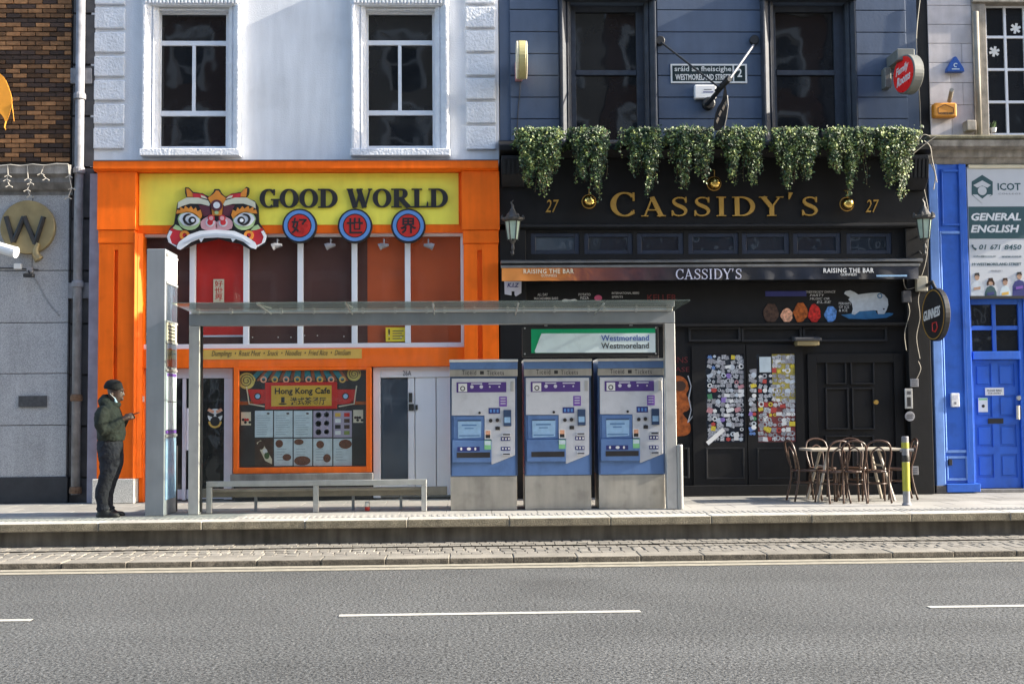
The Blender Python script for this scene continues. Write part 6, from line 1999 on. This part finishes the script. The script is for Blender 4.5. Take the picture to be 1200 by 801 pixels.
for a in (540.5, 549.5, 557):
    MB().disc(*P(a, 525.6, TY - .034), .028 if a == 549.5 else .014, TY - .035, TY - .032, 10, rz=.02).build('instruction_mark', 'paper', tm)
tb('tray_slot', (535.3, 529.6, 574.3, 535.8), -.034, -.025, 'slot_dark')
tb('photo_label', (568, 503.3, 575.5, 514.3), -.006, .001, 'paper')
tb('photo_face', (569, 504.3, 574.5, 509), -.007, -.005, 'peach')
tb('photo_body', (569, 509, 574.5, 513), -.007, -.005, 'slot_dark')
tb('card_label', (567.6, 515.7, 575.4, 526.3), -.036, -.031, 'sticker_green')
tb('card_label_top', (568, 516.2, 575, 521), -.037, -.035, 'sign_pale')
bn = tb('banner', (535, 447.5, 593.3, 459.5), -.003, .001, 'purple')
tb('banner_icon', (537.2, 449.2, 547.3, 458.8), -.005, -.002, 'paper')
MB().ring(*P(542.2, 455, TY), .022, .034, TY - .007, TY - .004, 14).build('banner_ring', 'ink', tm)
for a in (553, 564, 574, 585):
    MB().disc(*P(a, 453, TY), .024 if a < 570 else .012, TY - .005, TY - .002, 10).build('banner_mark', 'frame_lilac', tm)
for a, b in ((552, 565), (572.5, 587)):
    tb('banner_text', (a, 448.6, b, 450), -.005, -.002, 'frame_lilac')
tb('violet_sticker', (585, 464.3, 594, 476), -.003, .001, 'violet')
for k in range(3):
    tb('sticker_text', (586.5, 466 + 3 * k, 592.5, 467.2 + 3 * k), -.005, -.002, 'frame_lilac')
tb('payment_sign', (572.5, 477.6, 586, 484.5), -.003, .001, 'navy')
for k in range(3):
    tb('payment_mark', (574 + 4 * k, 479.3, 576.4 + 4 * k, 483), -.005, -.002, 'disc_blue')
tb('panel_tag', (598.3, 446.5, 602.3, 458.5), -.008, .001, 'steel', bev=.003)
MB().disc(*P(562, 483.4, TY), .017, TY - .01, TY, 12).build('sensor', 'ink', tm)
cr_ = tb('card_reader', (590, 480, 599.2, 499), -.025, .001, 'machine_edge', bev=.004)
tb('card_reader_screen', (591, 488.5, 598, 495), -.027, -.024, 'screen_blue')
for a, b in ((575, 492.6), (582.8, 492), (583, 501.3)):
    MB().disc(*P(a, b, TY), .025, TY - .015, TY, 12).build('button', 'slot_dark', tm)
tb('coin_plate', (581, 490.5, 586.5, 494.5), -.006, .001, 'steel')
tb('coin_slot_plate', (580.5, 499.5, 585.8, 503.5), -.012, .001, 'slot_dark', bev=.002)
for y_ in (506.8, 529.8):
    tb('note_slot', (588.5, y_, 598.5, y_ + 4), -.03, .001, 'machine_pale', bev=.003)
    tb('note_mouth', (589.5, y_ + 1.2, 597.5, y_ + 2.6), -.032, -.028, 'ink')
for y_ in (511.8, 523.2):
    tb('note_sign', (587, y_, 598, y_ + 4.4), -.004, .001, 'navy')
    for k in range(3):
        tb('note_mark', (588.2 + 3.6 * k, y_ + 1, 590.2 + 3.6 * k, y_ + 3.2), -.006, -.003, 'paper')
dxm = P(653.5, 500, TY)[0] - P(566.5, 500, TY)[0]
for k, lb in ((1, 'blue and grey ticket machine standing between two others'), (2, 'blue and grey ticket machine next to the shelter end post')):
    c = copy_tree(tm)
    c.location.x += dxm * k
    c['label'] = lb
    if k == 1:                 # this one lacks the instruction strip over the tray
        for q in [q for q in c.children if q.name.startswith('instruction_')]:
            bpy.data.objects.remove(q)
# ---- bench: steel frame with a perch board
by = -2.45
bn_ = thing('tram_bench', (P(370, 600, by)[0], by, PZ), 'low steel framed bench inside the tram shelter', 'bench')
zr1, zr0 = P(370, 562.5, by)[1], P(370, 569, by)[1]
b0, b1 = P(241.5, 580, by)[0], P(500, 580, by)[0]
MB().box(b0, b1, by, by + .07, zr0, zr1).build('rail', 'steel', bn_, .006)
for a, b in ((241.5, 247.8), (366.8, 373), (493.8, 500)):
    MB().box(P(a, 590, by)[0], P(b, 590, by)[0], by + .001, by + .069, PZ, zr0 - .001).build('leg', 'steel', bn_, .004)
z1, z0 = P(370, 571, by + .3)[1], P(370, 581, by + .3)[1]
MB().box(P(232, 575, by + .3)[0], P(524, 575, by + .3)[0], by + .25, by + .33, z0, z1).build('seat_board', M('bench_board', (.27, .24, .19), .6, var=.15, streak=.1), bn_, .006)
MB().box(b0 + .02, b1 - .02, by + .075, by + .24, z1 - .03, z1).build('seat', 'bench_board', bn_, .006)
for px in (414, 300, 470):
    xx = P(px, 590, by + .3)[0]
    MB().box(xx - .018, xx + .018, by + .27, by + .31, PZ, z0 - .001).build('support', 'steel_dull', bn_, .003)
# ---- drink can
gx_, gy_ = G(430.5, 598, PZ)
o = thing('drink_can', (gx_, gy_, PZ), 'small red and silver drink can on the ground by the bench', 'can')
MB().lathe([(.026, PZ), (.033, PZ + .008), (.033, PZ + .055)], gx_, gy_, 14).build('can_body', 'disc_red', o)
MB().lathe([(.0335, PZ + .055), (.0335, PZ + .112), (.027, PZ + .123), (.024, PZ + .121)], gx_, gy_, 14).build('can_top', 'silver', o)
# ---- information totem
ty = -2.72
xa, xb = P(171, 450, ty)[0], P(193, 450, ty)[0]
zt = P(182, 291.5, ty)[1]
to = thing('information_totem', ((xa + xb) / 2, ty + .3, PZ), 'tall slim grey steel information totem with side display panels', 'totem')
MB().box(xa, xb, ty, ty + .66, PZ, zt).build('casing', 'steel_dull', to, .006)
zz = lambda y: P(200, y, ty + .3)[1]
for k, (y1, y0, mt) in enumerate(((303, 331, 'paper'), (335, 377, 'slate_glass'), (379, 400, 'paper_cream'), (403, 430, 'slate_glass'), (437, 503, 'sign_pale'), (513, 584, 'screen_blue'))):
    MB().box(xb - .001, xb + .012, ty + .06, ty + .60, zz(y0), zz(y1)).build('display_panel', mt, to, .003)
for k, y_ in enumerate((301, 333, 378, 401.5, 434, 510)):
    MB().box(xb - .001, xb + .018, ty + .03, ty + .63, zz(y_ + 1.2), zz(y_ - 1.2)).build('panel_rail', 'steel', to)
MB().box(xb - .001, xb + .014, ty + .06, ty + .60, zz(510) + .03, zz(504)).build('panel_strip', 'violet', to)
MB().box(xb + .0122, xb + .014, ty + .08, ty + .58, zz(441), zz(437.5)).build('map_header', 'violet', to)
for k in range(5):
    MB().box(xb + .0122, xb + .0135, ty + .1, ty + .5, zz(382 + 4 * k + 1.6), zz(382 + 4 * k)).build('printed_line', 'ink_soft', to)
MB().box(xb + .0122, xb + .0135, ty + .08, ty + .58, zz(471), zz(470)).build('printed_line', 'ink_soft', to)
xx = P(207, 560, ty + .75)[0]
MB().tube([(xx, ty + .72, PZ), (xx, ty + .72, zz(523))], .02, 8).build('side_post', 'near_black', to)
# ---- slim steel bollard by the shelter
q = G(797.5, 596, PZ)
bx_ = P(797, 560, q[1])[0]
zt = P(797, 520.5, q[1])[1]
top('steel_bollard', MB().lathe([(.042, PZ), (.042, zt - .02), (.036, zt - .004), (.02, zt)], bx_, q[1], 18), M('bollard_white', (.30, .30, .30), .35, .4, var=.06), 'slim pale steel bollard beside the shelter end post', 'bollard', (bx_, q[1], PZ))
# ---- yellow banded post
q = G(1062, 591.5, PZ)
zt = P(1062, 511, q[1])[1]
ypx = P(1061.5, 550, q[1])[0]
yp = thing('barrier_post', (ypx, q[1], PZ), 'grey metal post with yellow bands and short side stub by the cafe table', 'post')
zz = lambda y: P(1062, y, q[1])[1]
MB().lathe([(.062, PZ), (.062, PZ + .015), (.047, PZ + .03), (.047, zt - .01), (.042, zt)], ypx, q[1], 20).build('tube', 'pipe_grey', yp, smooth=False)
for a, b in ((518, 525), (541, 575)):
    MB().lathe([(.0475, zz(b)), (.0495, zz(b) + .004), (.0495, zz(a) - .004), (.0475, zz(a))], ypx, q[1], 20).build('yellow_band', 'post_yellow', yp)
MB().lathe([(.0485, zz(541) + .004), (.053, zz(538)), (.053, zz(535)), (.0485, zz(533))], ypx, q[1], 20).build('collar', 'near_black', yp)
MB().tube([(ypx - .07, q[1], zz(527.3)), (ypx + .11, q[1], zz(527.0))], .022, 10).build('stub', 'pipe_grey', yp)

# ---- cafe table and bentwood chairs
tcx, tcy = P(996, 560, -1.30)[0], -1.30
th = P(996, 524.5, -1.3)[1]
tabw = (P(1048, 525, -1.3)[0] - P(944, 525, -1.3)[0])
ct = thing('cafe_table', (tcx, tcy, PZ), 'long pale topped cafe table with splayed legs outside the pub', 'table')
MB().box(tcx - tabw / 2, tcx + tabw / 2, tcy - .33, tcy + .33, th - .035, th).build('table_top', 'table_top', ct, .008)
for s in (-1, 1):
    for d_ in (-1, 1):
        MB().tube([(tcx + s * (tabw / 2 - .28), tcy + d_ * .18, th - .035), (tcx + s * (tabw / 2 - .10), tcy + d_ * .28, PZ)], .022, 8).build('leg', 'table_top', ct)
    MB().tube([(tcx + s * (tabw / 2 - .22), tcy - .22, th - .25), (tcx + s * (tabw / 2 - .22), tcy + .22, th - .25)], .014, 6).build('cross_rail', 'table_top', ct)
def make_chair():
    o = thing('bentwood_chair', (0, 0, 0), 'x', 'chair', 'bentwood chairs round the cafe table')
    sz = .46
    # seat ring and cane
    MB().lathe([(.19, sz - .03), (.205, sz - .015), (.20, sz), (.17, sz + .004), (.16, sz - .004), (.02, sz - .006)], 0, 0, 18).build('seat', 'wood_dark', o)
    # outer hoop that runs from the rear legs over the back (chair faces +y)
    hoop = [(-.17, -.23, .0), (-.155, -.17, .25), (-.15, -.15, sz), (-.175, -.19, .62), (-.175, -.225, .76), (-.13, -.25, .855), (0, -.26, .89), (.13, -.25, .855), (.175, -.225, .76), (.175, -.19, .62), (.15, -.15, sz), (.155, -.17, .25), (.17, -.23, .0)]
    MB().tube(catmull(hoop, 4), .016, 7).build('back_hoop', 'wood_dark', o, smooth=True)
    inner = [(-.085, -.165, sz), (-.10, -.20, .62), (-.085, -.225, .73), (0, -.24, .79), (.085, -.225, .73), (.10, -.20, .62), (.085, -.165, sz)]
    MB().tube(catmull(inner, 4), .012, 6).build('inner_hoop', 'wood_dark', o, smooth=True)
    for s in (-1, 1):
        MB().tube(catmull([(s * .13, .14, sz - .02), (s * .145, .165, .25), (s * .165, .20, 0)], 4), [.019] * 4 + [.016] * 4 + [.013], 7).build('leg', 'wood_dark', o, smooth=True)
    MB().tube([(.15 * math.cos(2 * math.pi * i / 20), .005 + .16 * math.sin(2 * math.pi * i / 20), .27) for i in range(20)], .010, 6, True).build('leg_ring', 'wood_dark', o, smooth=True)
    return o
ch0 = make_chair()
# spots: x, y, facing (0 = towards the pub, pi = towards the street)
cs = [(P(964.5, 560, -.80)[0], -.80, math.pi + .15, 'bentwood chair on the pub side of table, next to the sticker doors'), (P(1001, 560, -.80)[0], -.80, math.pi - .1, 'bentwood chair on the pub side of table, before the panelled door'),
      (P(974.5, 560, -1.78)[0], -1.78, .25, 'bentwood chair on the kerb side of table, nearest the sticker doors'), (P(997, 560, -1.80)[0], -1.80, -.05, 'bentwood chair in the middle of the kerb side of table'), (P(1026.5, 560, -1.76)[0], -1.76, -.12, 'bentwood chair on the kerb side of table, nearest the yellow banded post'),
      (P(943, 560, -1.35)[0], -1.35, -math.pi / 2 + .12, 'bentwood chair at the table end facing away from the sticker doors'), (P(1053.5, 560, -1.25)[0], -1.25, math.pi / 2 - .1, 'bentwood chair at the table end behind the yellow banded post')]
for i, (x, y, a, lb) in enumerate(cs):
    o = ch0 if i == 0 else copy_tree(ch0)
    o.location = (x, y, PZ)
    o.rotation_euler = (0, 0, a)
    o.scale = (.95, .95, .97)
    o['label'] = lb

# ================================================================== 7. person waiting, looking at a phone (faces +x)
PXY = (P(127, 560, -2.72)[0], -2.72)
pe = thing('person', (0, 0, 0), 'person in black beanie, dark green hoodie and dark jeans looking at a phone', 'person')
M('skin', (.060, .033, .024), .5, var=.15)
M('skin_hand', (.095, .055, .040), .5, var=.15)
M('hoodie', (.011, .016, .0115), .95, var=.35, scale=7, fine=.15, bump=.03, bscale=11)
M('jeans', (.007, .0085, .0145), .95, var=.4, scale=6, fine=.15, bump=.03, bscale=12)
M('boot', (.005, .005, .005), .6, var=.3)
M('beanie', (.004, .004, .0045), .95, fine=.25, bump=.003, bscale=130)
M('mask_blue', (.32, .50, .62), .8, var=.1)
def remesh(o, vox, smooth=6):
    r = o.modifiers.new('remesh', 'REMESH')
    r.mode = 'VOXEL'
    r.voxel_size = vox
    r.use_smooth_shade = True
    s = o.modifiers.new('smooth', 'SMOOTH')
    s.iterations = smooth
    s.factor = .5
    return o
# body: head, neck, torso core, forearms and hands in one continuous mesh
bd = MB()
hz = 1.60
bd.loft([(.06, 0, 1.34, .055, .06), (.055, 0, 1.42, .060, .062), (.06, 0, 1.47, .062, .064), (.085, 0, 1.515, .082, .066, .15), (.09, 0, 1.555, .094, .072), (.085, 0, 1.60, .100, .077), (.08, 0, 1.65, .104, .079), (.075, 0, 1.70, .098, .075), (.07, 0, 1.74, .078, .06), (.07, 0, 1.765, .03, .03)], 18)
bd.loft([(.165, 0, 1.548, .02, .028), (.172, 0, 1.53, .018, .024), (.165, 0, 1.508, .018, .02)], 10)      # mouth / chin
bd.loft([(.185, 0, 1.575, .022, .017), (.182, 0, 1.60, .018, .014), (.172, 0, 1.635, .014, .012)], 10)      # nose
bd.loft([(.170, 0, 1.64, .02, .055), (.172, 0, 1.652, .022, .055), (.165, 0, 1.665, .02, .05)], 12)         # brow
for s in (-1, 1):
    bd.loft([(.055, s * .080, 1.565, .012, .010), (.05, s * .084, 1.59, .022, .012), (.048, s * .084, 1.615, .02, .010)], 8)   # ear
bd.loft([(.03, 0, 1.36, .07, .10), (.01, 0, 1.20, .09, .13), (.02, 0, 1.0, .09, .13)], 12)
def arm(mb, pts, rs, n=10):
    mb.tube(pts, rs, n)
for s in (-1, 1):
    arm(bd, [(.0, s * .15, 1.22), (.02, s * .19, 1.12), (.12, s * .15, 1.19), (.20, s * .095, 1.265)], [.04, .038, .034, .026])
    # palm
    arm(bd, [(.195, s * .095, 1.262), (.23, s * .07, 1.282), (.27, s * .05, 1.295)], [.028, .036, .030], 10)
    # fingers curl round the phone
    for k in range(4):
        z = 1.268 + .019 * k
        x = .285 - .010 * k
        bd.tube([(x - .03, s * .055, z), (x + .02, s * .058, z + .006), (x + .050 - .006 * abs(k - 1.5), s * .040, z + .012), (x + .052 - .006 * abs(k - 1.5), s * .018, z + .014)], [.012, .0105, .010, .008], 8)
    bd.tube([(.235, s * .05, 1.305), (.262, s * .03, 1.335), (.295, s * .015, 1.343)], [.014, .011, .009], 8)
body = remesh(bd.build('body', 'skin', pe, smooth=True), .0065, 4)
# eyes
for s in (-1, 1):
    MB().lathe([(.0115 * math.sin(math.pi * i / 8), 1.62 - .0115 * math.cos(math.pi * i / 8)) for i in range(9)], .163, s * .034, 10).build('eye', 'paper', pe, smooth=True)
# hoodie: torso, hood, sleeves
ho = MB()
ho.loft([(.03, 0, .985, .165, .19), (.03, 0, 1.02, .178, .205), (.035, 0, 1.10, .182, .215), (.03, 0, 1.20, .170, .215), (.02, 0, 1.30, .150, .215), (.005, 0, 1.38, .135, .205), (.01, 0, 1.43, .115, .165), (.03, 0, 1.465, .085, .10)], 22)
ho.loft([(.01, 0, 1.41, .11, .14), (-.015, 0, 1.46, .12, .135), (-.035, 0, 1.51, .105, .115), (-.045, 0, 1.555, .07, .085), (-.05, 0, 1.59, .03, .05)], 16)       # hood lying on the back
ho.loft([(.09, 0, 1.43, .06, .09), (.085, 0, 1.47, .075, .088), (.07, 0, 1.50, .05, .08)], 14)
for s in (-1, 1):
    arm(ho, [(-.005, s * .19, 1.405), (-.03, s * .235, 1.32), (-.035, s * .25, 1.20), (-.01, s * .24, 1.115), (.06, s * .20, 1.14), (.14, s * .145, 1.205), (.185, s * .105, 1.25)], [.082, .090, .086, .080, .070, .060, .046], 12)
    arm(ho, [(.165, s * .122, 1.232), (.20, s * .092, 1.263)], [.050, .046], 12)
def folds(o, size, strength):
    t_ = bpy.data.textures.new('cloth_folds', 'CLOUDS')
    t_.noise_scale = size
    d_ = o.modifiers.new('folds', 'DISPLACE')
    d_.texture = t_
    d_.strength = strength
    d_.mid_level = .5
    return o
hoodie = folds(remesh(ho.build('hoodie', 'hoodie', pe, smooth=True), .011, 5), .08, .022)
# ribbed hem
# trousers
tr = MB()
tr.loft([(.02, 0, 1.02, .155, .17), (.02, 0, .95, .165, .19), (.015, 0, .88, .160, .185), (.01, 0, .82, .13, .16)], 18)
for s in (-1, 1):
    tr.loft([(.02, s * .09, .92, .145, .10), (.03, s * .10, .80, .142, .10), (.04, s * .10, .70, .132, .095), (.02, s * .105, .56, .106, .084), (-.01, s * .11, .46, .096, .078), (-.04, s * .11, .36, .096, .076), (-.052, s * .115, .26, .084, .072), (-.04, s * .115, .16, .070, .064), (-.035, s * .115, .10, .074, .068), (-.03, s * .115, .07, .070, .066)], 14)
    tr.loft([(-.03, s * .115, .125, .082, .074), (-.03, s * .115, .11, .090, .080), (-.03, s * .115, .09, .082, .074)], 12)
trousers = folds(remesh(tr.build('trousers', 'jeans', pe, smooth=True), .011, 4), .07, .020)
MB().box(.055, .10, -.205, -.198, .71, .735).build('trouser_label', 'pipe_grey', pe) if 0 else None
# boots
for s in (-1, 1):
    bt = MB()
    bt.loft([(-.035, s * .115, .15, .065, .055), (-.03, s * .115, .10, .07, .058), (-.015, s * .115, .065, .095, .056), (.012, s * .115, .03, .135, .058), (.018, s * .115, .002, .146, .058)], 16)
    bt.loft([(.07, s * .115, .06, .04, .04), (.09, s * .115, .055, .075, .054), (.095, s * .115, .025, .095, .058), (.095, s * .115, .0, .097, .058)], 14)
    remesh(bt.build('boot', 'boot', pe, smooth=True), .009, 3)
# beanie
bc = MB()
bc.loft([(.055, 0, 1.652, .118, .092, -.14), (.055, 0, 1.665, .125, .096, -.14), (.056, 0, 1.69, .124, .096, -.12), (.056, 0, 1.705, .119, .093, -.1), (.054, 0, 1.74, .108, .086), (.052, 0, 1.77, .080, .066), (.05, 0, 1.787, .035, .03)], 22)
bc.build('beanie', 'beanie', pe, smooth=True)
# glasses
MB().tube([(.178, -.07, 1.622), (.195, -.055, 1.63), (.198, -.02, 1.626)], .003, 4).build('glasses', 'near_black', pe)
MB().tube([(.178, .07, 1.622), (.195, .055, 1.63), (.198, .02, 1.626)], .003, 4).build('glasses', 'near_black', pe)
for s in (-1, 1):
    MB().tube([(.19, s * .062, 1.628), (.12, s * .083, 1.63), (.05, s * .088, 1.622)], .003, 4).build('glasses', 'near_black', pe)
# face mask pulled under the chin
mk = MB()
mk.loft([(.105, 0, 1.478, .020, .068), (.100, 0, 1.50, .026, .076), (.096, 0, 1.53, .022, .080), (.090, 0, 1.552, .012, .080)], 16)
mk.build('face_mask', 'mask_blue', pe, smooth=True)
for s in (-1, 1):
    MB().tube([(.105, s * .078, 1.53), (.065, s * .088, 1.57), (.04, s * .094, 1.60)], .004, 4).build('mask_loop', 'paper', pe)
pe.location = (PXY[0], PXY[1], PZ)
pe.scale = (.99, .99, .99)
# phone held in the hands: its own thing
ph = MB()
c0 = Vector((PXY[0] + .315, PXY[1], PZ + 1.315))
u = Vector((.95, 0, .30)).normalized()
v = Vector((0, 1, 0))
nn = u.cross(v)
vs = [c0 + u * a + v * b + nn * c for a in (-.075, .075) for b in (-.037, .037) for c in (-.005, .005)]
ph.add(vs, [(0, 1, 3, 2), (4, 6, 7, 5), (0, 4, 5, 1), (2, 3, 7, 6), (0, 2, 6, 4), (1, 5, 7, 3)])
top('mobile_phone', ph, 'near_black', 'black mobile phone held in the waiting person\'s hands', 'phone', tuple(c0), .002)
# ================================================================== terrace across the street (behind the viewer, seen in the window reflections)
M('opp_brick', (.16, .085, .055), .9, var=.2, scale=2, streak=.15)
M('opp_stone', (.30, .27, .23), .9, var=.15, scale=2, streak=.15)
M('opp_grey', (.13, .13, .14), .9, var=.15, scale=2, streak=.15)
OY = -29.0
for k, (x0, x1, hh, mt, nwin, lb) in enumerate(((-34, -15, 19, 'opp_grey', 5, 'grey five storey block across the street'), (-14.9, -4.2, 18, 'opp_brick', 4, 'narrow red brick house across the street'), (-4.1, 5.4, 19.5, 'opp_stone', 3, 'pale stone fronted house across the street'), (5.5, 14.2, 17.5, 'opp_brick', 3, 'plain brown brick house across the street'), (14.3, 36, 19, 'opp_grey', 6, 'wide grey office block across the street'))):
    t3 = thing('opposite_building', ((x0 + x1) / 2, OY - .3, 0), lb, 'building')
    hs = []
    for fl in range(5):
        zb, zt = (.9, 3.4) if fl == 0 else (4.9 + (fl - 1) * 3.2, 6.9 + (fl - 1) * 3.2)
        for i in range(nwin):
            cxw = x0 + (x1 - x0) * (i + .5) / nwin
            hwn = .62 if fl else 1.1
            if zt < hh - .4:
                hs.append((cxw - hwn, cxw + hwn, zb, zt))
    wall_holes(x0, x1, 0, hh, hs, OY, OY - .4).build('wall', mt, t3, weld=True)
    MB().box(x0, x1, OY - 9, OY - .8, 0, hh - .2).build('room', 'room', t3)
    MB().box(x0, x1, OY - .3, OY + .3, hh + .002, hh + .5).build('cornice', 'opp_stone', t3)
    for h in hs:
        m = MB()
        m.box(h[0], h[0] + .08, OY - .2, OY - .12, h[2], h[3])
        m.box(h[1] - .08, h[1], OY - .2, OY - .12, h[2], h[3])
        m.box(h[0] + .08, h[1] - .08, OY - .2, OY - .12, (h[2] + h[3]) / 2 - .05, (h[2] + h[3]) / 2 + .05)
        m.box(h[0] + .08, h[1] - .08, OY - .2, OY - .12, h[3] - .1, h[3])
        MB().box(h[0] - .2, h[0] - .002, OY - .05, OY + .06, h[2] - .1, h[3] + .15).build('window_surround', 'upvc', t3)
        MB().box(h[1] + .002, h[1] + .2, OY - .05, OY + .06, h[2] - .1, h[3] + .15).build('window_surround', 'upvc', t3)
        MB().box(h[0], h[1], OY - .05, OY + .06, h[3] + .002, h[3] + .25).build('window_surround', 'upvc', t3)
        wv = m.build('window', 'upvc', t3)
        MB().box(h[0], h[1], OY - .19, OY - .17, h[2], h[3]).build('pane', 'window_glass', wv)
MB().box(-40, 40, OY - 1, OY + 4, .004, .12).build('far_pavement', 'paving', None)['kind'] = 'structure'
